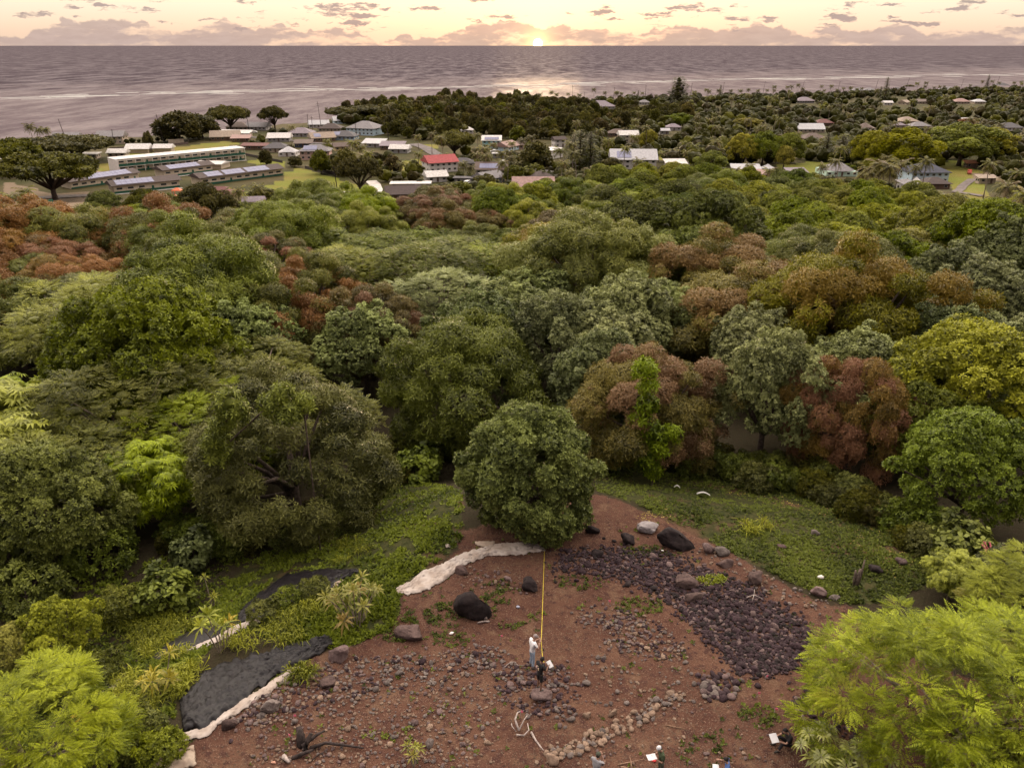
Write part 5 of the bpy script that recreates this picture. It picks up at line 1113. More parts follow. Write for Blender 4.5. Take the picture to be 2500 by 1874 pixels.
for a in [(83, 310, 34, 350, 'palmdk', 'tallest wind bent palm of the three on the left shore'), (103, 318, 28, 352, 'palmdk', 'middle palm of the three on the left shore'), (118, 318, 34, 351, 'palmdk', 'right palm of the three on the left shore'), (40, 480, 70, 540, 'palm', 'pale palm at the left edge below the shade tree'), (80, 468, 60, 530, 'palm', 'palm right of the pale one below the shade tree'), (62, 590, 110, 660, 'palm', 'large dark palm at the left edge of the forest'),
    (586, 468, 60, 512, 'palm', 'left palm of the pair in front of the school lawn'), (632, 458, 50, 495, 'palm', 'right palm of the pair in front of the school lawn'), (778, 464, 44, 490, 'palm', 'small palm on the school lawn right of two tiny ones'), (724, 470, 12, 482, 'palm', 'tiny young palm on the lawn, left of two'), (743, 470, 12, 482, 'palm', 'tiny young palm on the lawn, right of two'), (802, 345, 30, 385, 'palm', 'palm before the tan roof with solar panels'), (862, 350, 46, 395, 'palm', 'tallest palm of the garden clump behind the lawn trees'), (880, 360, 40, 395, 'palm', 'right palm of the garden clump behind the lawn trees'), (945, 262, 26, 305, 'palmdk', 'tall slender palm at the edge of the dark wood'), (800, 266, 12, 290, 'palmdk', 'small palm at the water left of the dark flat tree'), (1022, 335, 26, 365, 'palm', 'left palm of two beside the road bend'), (1055, 330, 28, 378, 'palm', 'right palm of two beside the road bend'), (1035, 396, 26, 408, 'palm', 'small palm left of the red roofed house'), (1180, 365, 44, 405, 'palm', 'palm in front of the turquoise house'), (1078, 462, 64, 505, 'palm', 'large palm in front of the white roofed white house'), (1370, 370, 44, 428, 'palm', 'palm left of the tall one at the white block'), (1398, 355, 50, 425, 'palm', 'tall palm at the white block'), (1300, 358, 30, 380, 'palm', 'palm left of the white block'), (1482, 346, 36, 388, 'palm', 'palm left of the cream two storey house'), (2110, 415, 66, 470, 'palm', 'leftmost palm of the tall group left of the pale blue house'), (2140, 405, 76, 478, 'palm', 'middle palm of the tall group left of the pale blue house'), (2165, 412, 72, 485, 'palm', 'palm nearest the many sided roof in the tall group'), (2185, 400, 60, 462, 'palm', 'palm beside the pale blue house in the tall group'), (2220, 470, 56, 500, 'palm', 'low palm in front of the white peaked canopy'), (2300, 478, 60, 505, 'palm', 'low palm below the dark hut with a skylight'), (2335, 480, 60, 512, 'palm', 'low palm right of the dark hut'), (2400, 405, 50, 485, 'palm', 'slender palm standing on the right lawn'), (2475, 425, 46, 470, 'palm', 'palm at the right edge by the bare ground'), (2440, 460, 80, 540, 'palm', 'largest palm of the clump at the right lawn'), (2480, 480, 80, 560, 'palm', 'right palm of the clump at the right lawn'), (2420, 500, 80, 565, 'palm', 'lowest palm of the clump at the right lawn'), (2110, 466, 50, 500, 'palm', 'low palm left of the white peaked canopy'), (1725, 440, 60, 490, 'palm', 'leaning palm among the lime crowns below the square olive tree'), (1640, 372, 50, 402, 'palm', 'palm behind the white shed'), (1690, 360, 44, 396, 'palm', 'palm right of the one behind the white shed'), (1745, 350, 46, 388, 'palm', 'palm left of the round tents'), (1680, 378, 40, 398, 'palm', 'low palm in the grass behind the white shed'), (1585, 495, 40, 530, 'palm', 'palm fronds in the forest gap below the large white house')]:
    palm(*a[:4], a[4], a[5])
WOODLEAF = dict(fardark=leafmat('woodland_dark', (.012, .013, .006), (.030, .029, .012), spec=.05), farbrown=leafmat('woodland_brown', (.016, .015, .008), (.036, .031, .016), spec=.05), fargreen=leafmat('woodland_green', (.014, .017, .006), (.042, .045, .014), spec=.05), farlime=leafmat('woodland_lime', (.030, .034, .008), (.075, .076, .018), spec=.05))  # leaf tones darkened in place of the self-shadow these merged crowns lack
def far_scatter():
    """palms and trees of the gardens and woods, thinned on the photograph's plane"""
    rg = random.Random(11); got = []
    DENSE = [(830, 268), (950, 256), (1100, 247), (1300, 250), (1500, 268), (1660, 275), (1700, 300), (1640, 312), (1500, 322), (1420, 350), (1330, 345), (1290, 350), (1150, 330), (1100, 338), (1000, 345), (940, 330), (905, 308)]
    GARD = [(1400, 258), (1800, 245), (2200, 234), (2500, 222), (2510, 480), (2440, 470), (2420, 412), (2270, 416), (2160, 440), (1990, 392), (1900, 395), (1840, 402), (1700, 420), (1600, 395), (1500, 400), (1400, 420)]
    LEFT = [(460, 340), (700, 325), (830, 305), (1000, 385), (1090, 480), (1010, 500), (930, 440), (860, 428), (790, 415), (700, 390), (560, 352)]
    MIDT = [(1080, 380), (1300, 370), (1400, 430), (1390, 480), (1250, 490), (1080, 480)]
    clear = FIELDS + [[(1005, 348), (1200, 398), (1080, 405), (1000, 365)]]
    def ok(x, y, w):
        if any(poly_mask(np.array([x]), np.array([y]), f)[0] for f in clear): return False
        for hx, hy, hr, hpx, hpy, hw in HOUSES:
            if abs(x - hpx) < hw * .5 + w * .30 and -5 < y - hpy < 22: return False
        return all(abs(x - a) > w * .40 or abs(y - b_) > max(3.2, w * .16) for a, b_, w_ in got)
    PALMS = [0]; plan = [(DENSE, 420, 'wood'), (GARD, 2200, 'garden'), (LEFT, 330, 'left'), (MIDT, 500, 'left'), ([(1380, 440), (1500, 420), (1700, 430), (2000, 440), (2200, 470), (2260, 500), (2000, 480), (1700, 455), (1500, 452), (1390, 475)], 500, 'left')]; ones, rest = 0, []
    for poly, tries, zone in plan:
        xs = [p[0] for p in poly]; ys = [p[1] for p in poly]
        for _ in range(tries * 3):
            x, y = rg.uniform(min(xs), max(xs)), rg.uniform(min(ys), max(ys))
            if not poly_mask(np.array([x]), np.array([y]), poly)[0]: continue
            g = ground(x, y); k = scale_at(g); wm = rg.uniform(7.5, 13) if zone != 'left' else rg.uniform(4.5, 9); w = wm * k
            if not ok(x, y, w): continue
            got.append((x, y, w)); ispalm = rg.random() < {'wood': .06, 'garden': .17, 'left': .22}[zone]
            if ispalm and PALMS[0] > 225: ispalm = False
            PALMS[0] += ispalm
            if ispalm:
                key = rg.choice(['palm0', 'palm1', 'palm2', 'palm3']); tree(key, g, rg.uniform(.85, 1.15), rg.uniform(0, 6.28), rg.choice(['palm', 'palm', 'palmdk']))
            else:
                leaf = rg.choice(['fardark', 'fardark', 'farbrown', 'fargreen', 'fardark']) if zone == 'wood' else rg.choice(['fargreen', 'fardark', 'fargreen', 'farbrown', 'farlime'])
                key = rg.choice(['far0', 'far1', 'far2', 'far3']); s = wm / 10.4
                if ones < 325 and (zone != 'garden' or rg.random() < .5): ones += 1; tree(key, g, s, rg.uniform(0, 6.28), leaf, sq=rg.uniform(.8, 1.25), name='leafy_tree')
                else: rest.append((g, s, leaf))
    # a row of palms along the far shore
    for x in list(range(1260, 1560, 26)) + list(range(1560, 1760, 44)) + list(range(1760, 2110, 17)) + list(range(2250, 2300, 12)) + list(range(2360, 2500, 26)):
        x += rg.uniform(-9, 9); yc = float(np.interp(x, [p[0] for p in COAST_PX], [p[1] for p in COAST_PX])) + rg.uniform(3, 9); g = ground(x, yc)
        tree(rg.choice(['palm0', 'palm1']), g, rg.uniform(.8, 1.15), rg.uniform(0, 6.28), 'palmdk')
    for x in list(range(840, 2520, 9)) + list(range(1250, 2520, 11)):
        yc = float(np.interp(x, [p[0] for p in COAST_PX], [p[1] for p in COAST_PX])) + rg.uniform(2, 10); rest.append((ground(x + rg.uniform(-6, 6), yc), rg.uniform(.6, 1.25), rg.choice(['fardark', 'fardark', 'farbrown', 'fargreen'])))
    for x in range(-20, 900, 15):
        if any(abs(x - h[3]) < h[5] * .6 and abs(h[4] - 340) < 30 for h in HOUSES): continue
        yc = float(np.interp(x, [p[0] for p in COAST_PX], [p[1] for p in COAST_PX])) + rg.uniform(4, 7); rest.append((ground(x, yc), rg.uniform(.25, .5), 'fardark'))
    print('far individual', ones, 'merged', len(rest))
    # the rest reads as one mass
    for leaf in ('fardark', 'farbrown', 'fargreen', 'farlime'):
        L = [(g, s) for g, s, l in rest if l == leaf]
        if not L: continue
        gen = np.random.default_rng(900); VV, TTt = [], []; o = 0
        tv, tf = tpl_rosette(5, 1.3, .8, (50, -25), .15, 77)
        Pp, Ss = [], []
        for g, s in L:
            n = 18; d = gen.normal(size=(n, 3)); d /= np.linalg.norm(d, axis=1, keepdims=True); d[:, 2] = np.abs(d[:, 2]) - .25
            Pp.append(np.array(g) + (0, 0, 4.2 * s) + d * (4.6 * s, 4.6 * s, 4.6 * s) * gen.uniform(.6, 1.05, (n, 1))); Ss.append(np.full(n, s))
        Pp, Ss = np.concatenate(Pp), np.concatenate(Ss); Zd = gen.normal(0, .5, Pp.shape) + (0, 0, .6)
        V, Fq, T, Pa = bake([(tv, tf)], Pp, frames(Zd, gen), Ss * gen.uniform(.8, 1.3, len(Ss)), gen.uniform(.1, .9, len(Ss)), gen.random(len(Ss)), gen)
        cv, cf = ICO2; body = []
        for g, s in L: body.append(cv * (4.3 * s, 4.3 * s, 3.9 * s) * gen.uniform(.78, 1.12, (len(cv), 1)) + np.array(g) + (0, 0, 3.9 * s))
        nv = len(V); BV = np.concatenate(body); BF = np.concatenate([cf + i * len(cv) + nv for i in range(len(L))])
        tri = np.concatenate([np.concatenate([Fq[:, :3], Fq[:, [0, 2, 3]]]), BF]); V = np.concatenate([V, BV]); T = np.concatenate([T, np.repeat(gen.uniform(.05, .5, len(L)), len(cv)) + gen.uniform(0, .15, len(BV))]); Pa = np.concatenate([Pa, np.zeros(len(BV))]); Fq = tri
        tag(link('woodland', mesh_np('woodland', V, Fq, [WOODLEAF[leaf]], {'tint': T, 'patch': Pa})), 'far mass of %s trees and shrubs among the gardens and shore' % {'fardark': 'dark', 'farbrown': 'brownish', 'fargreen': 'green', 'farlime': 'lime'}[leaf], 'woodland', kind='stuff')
far_scatter()

# ================================================================== tarpaulins
def tarp(name, A, B, mt, label, group=None, n=46, m=14, amp=.10, lift=.06, seed=0, parent=None, fold=1.0):
    """cloth lying on the ground between two photo polylines, wrinkled along its length"""
    def res(pl, k):
        P = np.array(pl, float); d = np.r_[0, np.cumsum(np.hypot(*np.diff(P, axis=0).T))]; s = np.linspace(0, d[-1], k)
        return np.stack([np.interp(s, d, P[:, 0]), np.interp(s, d, P[:, 1])], 1)
    a, b_ = res(A, n), res(B, n); t = np.linspace(0, 1, m)[None, :, None]
    px = a[:, None] * (1 - t) + b_[:, None] * t; rg = np.random.default_rng(600 + seed)
    e = np.ones((n, m)); e[0] = e[-1] = 0; px = px + rg.normal(0, .9, px.shape); sz_ = np.linalg.norm(b_ - a, axis=1).mean(); wob = (vnoise(np.arange(n) * 1.0, np.zeros(n), 3.0, 21 + seed)[:, None] - .5) * (np.abs(np.linspace(-1, 1, m))[None] ** 2) * sz_ * .22 * np.sign(np.linspace(-1, 1, m))[None]; px[..., 1] += wob
    G = ground_many(px.reshape(-1, 2)).reshape(n, m, 3)
    u = np.linspace(0, 1, n)[:, None] * n * .22 + seed * 3.1; w = np.linspace(0, 1, m)[None] * m * .35
    wx = u * 1.5 + 1.6 * vnoise(u, w, 1.4, 41 + seed); wy = w * 1.1 + 1.6 * vnoise(u, w, 1.4, 43 + seed)
    rid = lambda sc, sd: (1 - 2 * np.abs(vnoise(wx * .42, wy * 1.1, sc, sd + seed) - .5)) ** 7
    h = .55 * rid(1.1, 11) + .4 * rid(.55, 12) + .10 * vnoise(u * 3, w * 3, 1.0, 13) + .5 * vnoise(u, w, 3.0, 14 + seed)
    ef = np.minimum(1, np.minimum(np.linspace(0, 1, m), np.linspace(1, 0, m)) * m / 3.0)[None] * np.minimum(1, np.minimum(np.linspace(0, 1, n), np.linspace(1, 0, n)) * n / 3.0)[:, None]
    G[..., 2] += lift * (.35 + .65 * ef) + amp * 1.5 * h * (.15 + .85 * ef)
    i = np.arange(n * m).reshape(n, m); Fq = np.stack([i[:-1, :-1], i[:-1, 1:], i[1:, 1:], i[1:, :-1]], -1).reshape(-1, 4)
    me = mesh_np(name, G.reshape(-1, 3), Fq, [mt], smooth=True); o = link(name, me, parent)
    md = o.modifiers.new('thickness', 'SOLIDIFY'); md.thickness = .012; md.offset = 1
    if label: tag(o, label, 'tarpaulin', group)
    return o
BLACK = mat('black_tarp', (0.011, 0.0085, 0.0105), 0.48, 0.25, 5.0, 0.01, 0.28, coord='Object')
WHITE = mat('white_tarp', (0.40, 0.345, 0.315), 0.75, 0.08, 1.2, 0.01, 0.3, col2=(0.27, 0.21, 0.175))
CREAM = mat('cream_tarp', (0.33, 0.265, 0.21), 0.8, 0.10, 1.2, 0.01, 0.3, col2=(0.23, 0.165, 0.125))
def c1(*p): return [(x * .5272, 1000 + y * .5272) for x, y in p]
def c2(*p): return [(800 + x * .4065, 1200 + y * .4065) for x, y in p]
tarp('tarpaulin', c2((410, 575), (500, 545), (570, 475), (690, 438), (780, 383), (900, 346), (1040, 315), (1220, 305), (1300, 345)), c2((412, 612), (480, 618), (620, 585), (740, 508), (815, 442), (980, 382), (1100, 386), (1220, 372), (1305, 352)), WHITE, 'long twisted white tarpaulin lying between the round tree and the weedy bank', amp=.075, seed=1, n=110, m=22)
tarp('tarpaulin', c1((1100, 945), (1180, 870), (1270, 790), (1340, 752), (1500, 738), (1650, 736)), c1((1105, 990), (1230, 965), (1330, 905), (1460, 862), (1580, 800), (1665, 750)), BLACK, 'black tarpaulin highest up the bank under the dark mango', seed=2, n=64, m=22)
t3 = tarp('tarpaulin', c1((700, 1150), (770, 1078), (900, 1015), (1010, 990)), c1((730, 1160), (830, 1125), (960, 1075), (1040, 1020)), BLACK, 'narrow black tarpaulin strip with a white edge beside the lone broad leaved plant', seed=3, n=30, m=8)
tarp('white_edge', c1((790, 1140), (900, 1095), (1000, 1050), (1090, 1000), (1240, 950)), c1((810, 1155), (920, 1112), (1020, 1072), (1110, 1022), (1250, 968)), WHITE, None, seed=4, n=50, m=8, lift=.07, amp=.05, parent=t3)
t4 = tarp('tarpaulin', c1((830, 1345), (890, 1290), (950, 1200), (1050, 1165), (1180, 1128), (1400, 1080), (1530, 1052)), c1((850, 1490), (960, 1478), (1060, 1410), (1200, 1290), (1340, 1205), (1440, 1150), (1550, 1085)), BLACK, 'large crumpled black tarpaulin with a white edge beside the stony ground', seed=5, n=90, m=34, amp=.15)
tarp('white_edge', c1((830, 1510), (970, 1448), (1090, 1370), (1220, 1285), (1340, 1205), (1420, 1180)), c1((832, 1540), (970, 1510), (1010, 1462), (1110, 1400), (1250, 1310), (1370, 1215)), WHITE, None, seed=6, n=80, m=12, lift=.08, amp=.04, parent=t4)
t5 = tarp('tarpaulin', c1((700, 1650), (770, 1592), (900, 1562)), c1((720, 1720), (820, 1700), (910, 1640)), CREAM, 'cream tarpaulin corner at the bottom edge with black sheeting behind it', seed=7, n=24, m=16, lift=.2)
tarp('black_back', c1((610, 1690), (690, 1612), (830, 1575)), c1((690, 1700), (760, 1620), (850, 1585)), BLACK, None, seed=8, n=20, m=8, parent=t5)
tarp('tarpaulin', c1((495, 1280), (550, 1230), (590, 1195)), c1((520, 1300), (570, 1270), (600, 1235)), WHITE, 'small white and black scrap of tarpaulin nearer the tarpaulins', seed=9, n=12, m=7)
tarp('tarpaulin', c1((425, 1330), (460, 1310), (490, 1305)), c1((430, 1360), (470, 1345), (500, 1320)), WHITE, 'smaller white scrap of tarpaulin farther left in the grass', seed=10, n=10, m=6)
tarp('tarpaulin', c2((880, 300), (930, 300), (1000, 300)), c2((900, 330), (940, 335), (1010, 325)), CREAM, 'small cream scrap beside the far end of the long white tarpaulin', seed=11, n=12, m=6)
tarp('tarpaulin', c1((1535, 815), (1560, 790), (1585, 785)), c1((1545, 825), (1570, 815), (1590, 795)), CREAM, 'cream scrap at the right tip of the highest black tarpaulin', seed=12, n=8, m=5)
tarp('tarpaulin', c2((705, 318), (720, 312), (735, 322)), c2((710, 335), (722, 338), (738, 332)), WHITE, 'tiny white scrap in the weeds above the long white tarpaulin', seed=13, n=6, m=5)

# ================================================================== boulders and stones
def rockmat(name, a, c, moss=None):
    if name in MATS: return MATS[name]
    m = bpy.data.materials.new(name); m.use_nodes = True; t = m.node_tree; t.nodes.clear(); b = NB(t)
    co = b.n('ShaderNodeTexCoord').outputs['Object']; rn = b.n('ShaderNodeObjectInfo').outputs['Random']
    co = b.n('ShaderNodeVectorMath', operation='ADD', ins={0: co, 1: b.xyz(b.m('MULTIPLY', rn, 40), 0, 0)}).outputs[0]
    n1, n2 = b.noise(co, 2.2, 5, .65), b.noise(co, 11, 4, .65)
    col = b.mix(b.ss(n1, .32, .68), a, c); col = b.mix(b.ss(n2, .58, .75), col, tuple(min(1, q * 1.7) for q in c))
    hs = b.n('ShaderNodeHueSaturation', ins={'Value': b.m('MULTIPLY_ADD', rn, .6, .7), 'Color': col})
    p = b.n('ShaderNodeBsdfPrincipled', ins={'Base Color': hs.outputs[0], 'Roughness': .9, 'Specular IOR Level': .2})
    bp = b.n('ShaderNodeBump', ins={'Strength': .8, 'Distance': .04, 'Height': b.m('ADD', n1, b.m('MULTIPLY', n2, .5))}); t.links.new(bp.outputs[0], p.inputs['Normal'])
    b.n('ShaderNodeOutputMaterial', ins={0: p.outputs[0]}); MATS[name] = m; return m
ROCK = dict(black=rockmat('rock_black', (.014, .010, .011), (.034, .024, .024)), brown=rockmat('rock_brown', (.050, .032, .030), (.095, .062, .056)),
            grey=rockmat('rock_grey', (.085, .065, .060), (.16, .13, .118)), pale=rockmat('rock_pale', (.15, .13, .132), (.22, .195, .195)),
            tan=rockmat('rock_tan', (.14, .090, .065), (.235, .165, .122)), dark=rockmat('rock_dark', (.022, .012, .015), (.052, .032, .037)), rose=rockmat('rock_rose', (.090, .058, .056), (.155, .108, .102)))
ICO3, ICO4 = ico(3), ico(4)
def rock_mesh(name, seed, mt, src=ICO2, rough=.22, angular=.0):
    rg = np.random.default_rng(seed); v, f = src; V = v.copy()
    for _ in range(7 if angular < .5 else 13):                                    # facets: shave by random planes
        d = rg.normal(size=3); d /= np.linalg.norm(d); h = rg.uniform(.62 if angular < .5 else .42, .92); q = V @ d; V -= np.maximum(0, q - h)[:, None] * d * (.55 + .4 * angular)
    ph = rg.uniform(0, 9, 3); V *= 1 + rough * .5 * (np.sin(V @ np.array((2.1, 1.3, 2.7)) + ph[0]) * .6 + np.sin(V @ np.array((-3.3, 4.1, 2.2)) + ph[1]) * .4)[:, None]
    V += rg.normal(0, rough * .06, V.shape)
    return mesh_np(name, V, f, [mt], smooth=angular < .7)
BOULDERS = [(1372, 1292, 50, 40, 'black', 0, 'black boulder half hidden by the round tree beside the tape end'), (1446, 1293, 36, 28, 'black', 0, 'small black boulder between the round tree and the pale rock'),
    (1532, 1316, 38, 37, 'black', 0, 'round black boulder left of the pale rock'), (1582, 1292, 60, 30, 'pale', 8, 'smooth pale grey rock behind the long black boulder'),
    (1648, 1322, 86, 54, 'black', 16, 'long black boulder in front of the pale grey rock'), (1728, 1340, 36, 30, 'rose', 0, 'grey rounded rock just right of the long black boulder'),
    (1769, 1348, 44, 22, 'grey', 8, 'flat grey rock right of the rounded grey one'), (1774, 1374, 40, 28, 'brown', 30, 'dark brown tilted rock below the flat grey rock'),
    (1844, 1409, 50, 42, 'brown', 22, 'brown boulder on the dirt path right of the dark rubble'), (1456, 1349, 36, 22, 'black', 0, 'flat black rock at the upper left tip of the dark rubble'),
    (1671, 1422, 72, 36, 'brown', 0, 'broad dark brown rock in the rubble beside the bright fern'), (1696, 1458, 52, 22, 'brown', 0, 'low dark rock in the rubble below the broad brown one'),
    (2002, 1446, 46, 30, 'rose', 8, 'reddish grey rock at the grass edge near the big lime tree'), (2037, 1459, 28, 14, 'grey', 0, 'small flat grey rock beside the reddish grey one'),
    (1909, 1333, 22, 12, 'brown', 0, 'small dark rock in the grass right of the dirt edge'), (1818, 1282, 24, 13, 'brown', 0, 'small dark rock in the grass by the pale grass tuft'),
    (1990, 1300, 22, 16, 'grey', 0, 'grey rock in the grass near the dry patch'), (2138, 1388, 34, 27, 'black', 0, 'dark round rock in the grass right of the dead stump'),
    (2203, 1370, 32, 20, 'rose', 10, 'pinkish grey rock in the grass right of the dark round one'), (1152, 1484, 94, 86, 'black', 0, 'tall black boulder with a pale stump at its foot'),
    (1001, 1545, 80, 42, 'brown', 0, 'low dark brown boulder at the edge of the weeds'), (824, 1592, 52, 62, 'rose', 0, 'upright reddish boulder at the end of the large black tarpaulin'),
    (1294, 1430, 54, 34, 'black', 0, 'dark rock left of the yellow tape'), (1125, 1393, 34, 26, 'brown', 0, 'dark rock against the long white tarpaulin'),
    (1318, 1696, 64, 26, 'rose', 0, 'flat reddish rock under the person in black'), (1434, 1745, 22, 20, 'tan', 0, 'round tan stone right of the dead branches'),
    (1351, 1852, 38, 34, 'tan', 0, 'large tan stone at the near end of the stone row'), (1496, 1740, 24, 22, 'tan', 0, 'tan stone above the middle of the stone row'), (1048, 1814, 26, 26, 'grey', 0, 'angular grey stone near the bottom left of the pavement of stones'),
    (1013, 1763, 20, 15, 'rose', 0, 'pinkish flat stone left of the dead branches'), (656, 1724, 58, 46, 'grey', 0, 'grey angular boulder beside the large black tarpaulin'),
    (553, 1770, 46, 32, 'brown', 0, 'dark rock at the white edge of the large black tarpaulin'), (298, 1630, 22, 18, 'brown', 0, 'brown rock in the grass above the white scraps'),
    (800, 1670, 50, 20, 'brown', 0, 'low brown rock on the stony ground below the reddish boulder'), (1262, 1560, 0, 0, 'brown', 0, '')]
STONE_SPOTS = []
for i, (px, py, w, h, c, tilt, lb) in enumerate(BOULDERS):
    if not w: continue
    g = ground(px, py + h * .30); k = scale_at(g); sx, sz = w / k / 2, h / k / 2 * 1.12
    o = link('boulder', rock_mesh('boulder', 700 + i, ROCK[c], ICO4 if w > 40 else ICO3, .36, .62), None, (g.x, g.y + sx * .25, g.z + sz * .42), 0, (sx * 1.04, sx * .85, sz))
    o.rotation_euler = (rnd.uniform(-.12, .12), R(tilt), rnd.uniform(-.3, .3)); tag(o, lb, 'boulder', 'boulders on the terrace')
SZ = [  # polygon, count, size range (m), colours, label
    ([(1370, 1345), (1520, 1335), (1640, 1352), (1760, 1400), (1830, 1432), (1900, 1480), (1980, 1540), (1990, 1600), (1930, 1640), (1860, 1650), (1800, 1640), (1740, 1580), (1640, 1480), (1560, 1430), (1440, 1400), (1350, 1392)], 4600, (.06, .155), ('dark', 'dark', 'black', 'black', 'dark', 'dark', 'dark', 'rose'), 'dark stone in the wide band of dark rubble'),
    ([(1400, 1490), (1480, 1480), (1560, 1500), (1640, 1540), (1690, 1600), (1640, 1612), (1560, 1602), (1460, 1585), (1500, 1545), (1410, 1515)], 420, (.05, .135), ('grey', 'tan', 'rose', 'dark'), 'stone in the grey patch left of the dark rubble'),
    ([(640, 1690), (740, 1640), (830, 1600), (940, 1600), (1040, 1600), (1180, 1570), (1240, 1580), (1240, 1620), (1150, 1645), (1080, 1680), (900, 1700), (760, 1720), (600, 1785), (560, 1770)], 900, (.05, .13), ('grey', 'rose', 'dark', 'tan', 'grey'), 'stone in the grey pavement of stones left of the people'),
    ([(640, 1780), (760, 1720), (900, 1700), (1080, 1690), (1200, 1660), (1230, 1720), (1200, 1880), (620, 1880)], 800, (.04, .11), ('tan', 'grey', 'rose', 'tan'), 'stone scattered on the near left dirt'),
    ([(1200, 1612), (1330, 1620), (1420, 1650), (1425, 1700), (1390, 1765), (1300, 1750), (1220, 1700)], 330, (.06, .14), ('grey', 'dark', 'rose', 'dark'), 'stone in the heap around the person in black'),
    ([(1330, 1840), (1420, 1800), (1500, 1770), (1560, 1730), (1620, 1700), (1662, 1680), (1672, 1704), (1610, 1738), (1540, 1778), (1470, 1815), (1390, 1848), (1350, 1870)], 230, (.07, .16), ('tan', 'tan', 'grey'), 'tan stone in the long stone row'),
    ([(1710, 1650), (1770, 1640), (1800, 1660), (1790, 1700), (1730, 1705), (1710, 1680)], 70, (.10, .22), ('dark', 'rose', 'grey'), 'stone in the small heap right of the stone row'),
    ([(1120, 1390), (1260, 1390), (1300, 1420), (1280, 1450), (1130, 1430)], 70, (.05, .13), ('tan', 'rose'), 'stone on the dirt below the long white tarpaulin'),
    ([(1700, 1330), (1800, 1360), (1920, 1430), (2040, 1480), (2000, 1500), (1880, 1450), (1780, 1400), (1700, 1360)], 90, (.06, .14), ('tan', 'grey'), 'stone along the dirt path right of the rubble'),
    ([(1460, 1590), (1640, 1620), (1720, 1640), (1600, 1700), (1450, 1740), (1430, 1640)], 80, (.05, .13), ('tan', 'grey'), 'stone scattered between the stone row and the grey patch'),
    ([(1420, 1830), (1640, 1720), (1800, 1720), (1900, 1800), (1880, 1880), (1400, 1880)], 90, (.04, .11), ('tan', 'rose'), 'stone on the near dirt right of the stone row'),
    ([(1940, 1700), (2000, 1650), (2080, 1760), (2060, 1800), (1960, 1780)], 120, (.08, .16), ('dark', 'dark', 'dark', 'rose'), 'dark stone under the big lime tree')]
SM = {c: [rock_mesh('stone', 800 + i * 7 + j, ROCK[c], ICO2, .3, .4) for j in range(4)] for i, c in enumerate(ROCK)}
def build_stones():
    rg = np.random.default_rng(810); L = []
    for poly, n, (a, c), cols, lb in SZ:
        q = scatter_px(poly, n, rg, 30000); q = q + rg.normal(0, 7, q.shape) * (1, .7) * (1 + 2.2 * (rg.random((len(q), 1)) < .16)); P = ground_many(q)
        for p, (x, y) in zip(P, q):
            s = a + (c - a) * rg.random() ** 1.8
            if rg.random() < .035: s *= 1.5
            L.append((s, tuple(p), cols[rg.integers(len(cols))], lb))
    L.sort(key=lambda t: -t[0] * scale_at(t[1])); rest = {}
    cap = {}
    one = []
    for t in L:
        if len(one) < 300 and cap.get(t[3], 0) < 60: one.append(t); cap[t[3]] = cap.get(t[3], 0) + 1
        else: rest.setdefault(t[2], []).append(t)
    for s, p, c, lb in one:
        o = link('stone', SM[c][rg.integers(4)], None, (p[0], p[1], p[2] + s * .32), 0, (s * rg.uniform(.85, 1.2), s * rg.uniform(.75, 1.0), s * rg.uniform(.55, .85)))
        o.rotation_euler = (rg.normal(0, .25), rg.normal(0, .25), rg.uniform(0, 6.28)); tag(o, lb, 'stone', lb.replace('stone', 'stones', 1))
    for c, T in rest.items():
        v, f = ICO1; VV = []
        for s, p, _, _ in T:
            R3 = np.array(Matrix.Rotation(rg.uniform(0, 6.28), 3, 'Z') @ Matrix.Rotation(rg.normal(0, .4), 3, 'X')); k = rg.uniform(.75, 1.15, (len(v), 1))
            VV.append((v * k * (s * rg.uniform(.9, 1.2), s * .85, s * rg.uniform(.5, .8))) @ R3.T + np.array(p) + (0, 0, s * .3))
        o = link('rubble', mesh_np('rubble', np.concatenate(VV), np.concatenate([f + i * len(v) for i in range(len(T))]), [ROCK[c]]))
        tag(o, {'dark': 'small dark stones of the rubble band', 'black': 'small black stones among the rubble', 'grey': 'small grey stones covering the terrace', 'tan': 'small tan stones strewn over the dirt', 'rose': 'small reddish grey stones strewn over the dirt'}[c], 'rubble', kind='stuff')
    # fine pebbles, earth crumbs and fallen leaves
    P = ground_many(scatter_px(DIRT, 26000, rg, 60000)); v = np.array([(1, 0, 0), (-.5, .8, 0), (-.5, -.8, 0), (0, 0, .8)]); f = np.array([(0, 1, 3), (1, 2, 3), (2, 0, 3)])
    P = P[vnoise(P[:, 0], P[:, 1], 3.0, 15) > rg.uniform(.1, .75, len(P))]
    A = rg.uniform(0, 6.28, len(P)); s = rg.uniform(.012, .05, len(P)); ca, sa = np.cos(A), np.sin(A)
    VV = np.stack([(v[None, :, 0] * ca[:, None] - v[None, :, 1] * sa[:, None]) * s[:, None] + P[:, None, 0], (v[None, :, 0] * sa[:, None] + v[None, :, 1] * ca[:, None]) * s[:, None] + P[:, None, 1], v[None, :, 2] * s[:, None] + P[:, None, 2]], -1)
    tag(link('gravel', mesh_np('gravel', VV.reshape(-1, 3), (f[None] + (np.arange(len(P)) * 4)[:, None, None]).reshape(-1, 3), [ROCK['tan']])), 'fine tan gravel strewn over the bare dirt', 'gravel', kind='stuff')
build_stones()

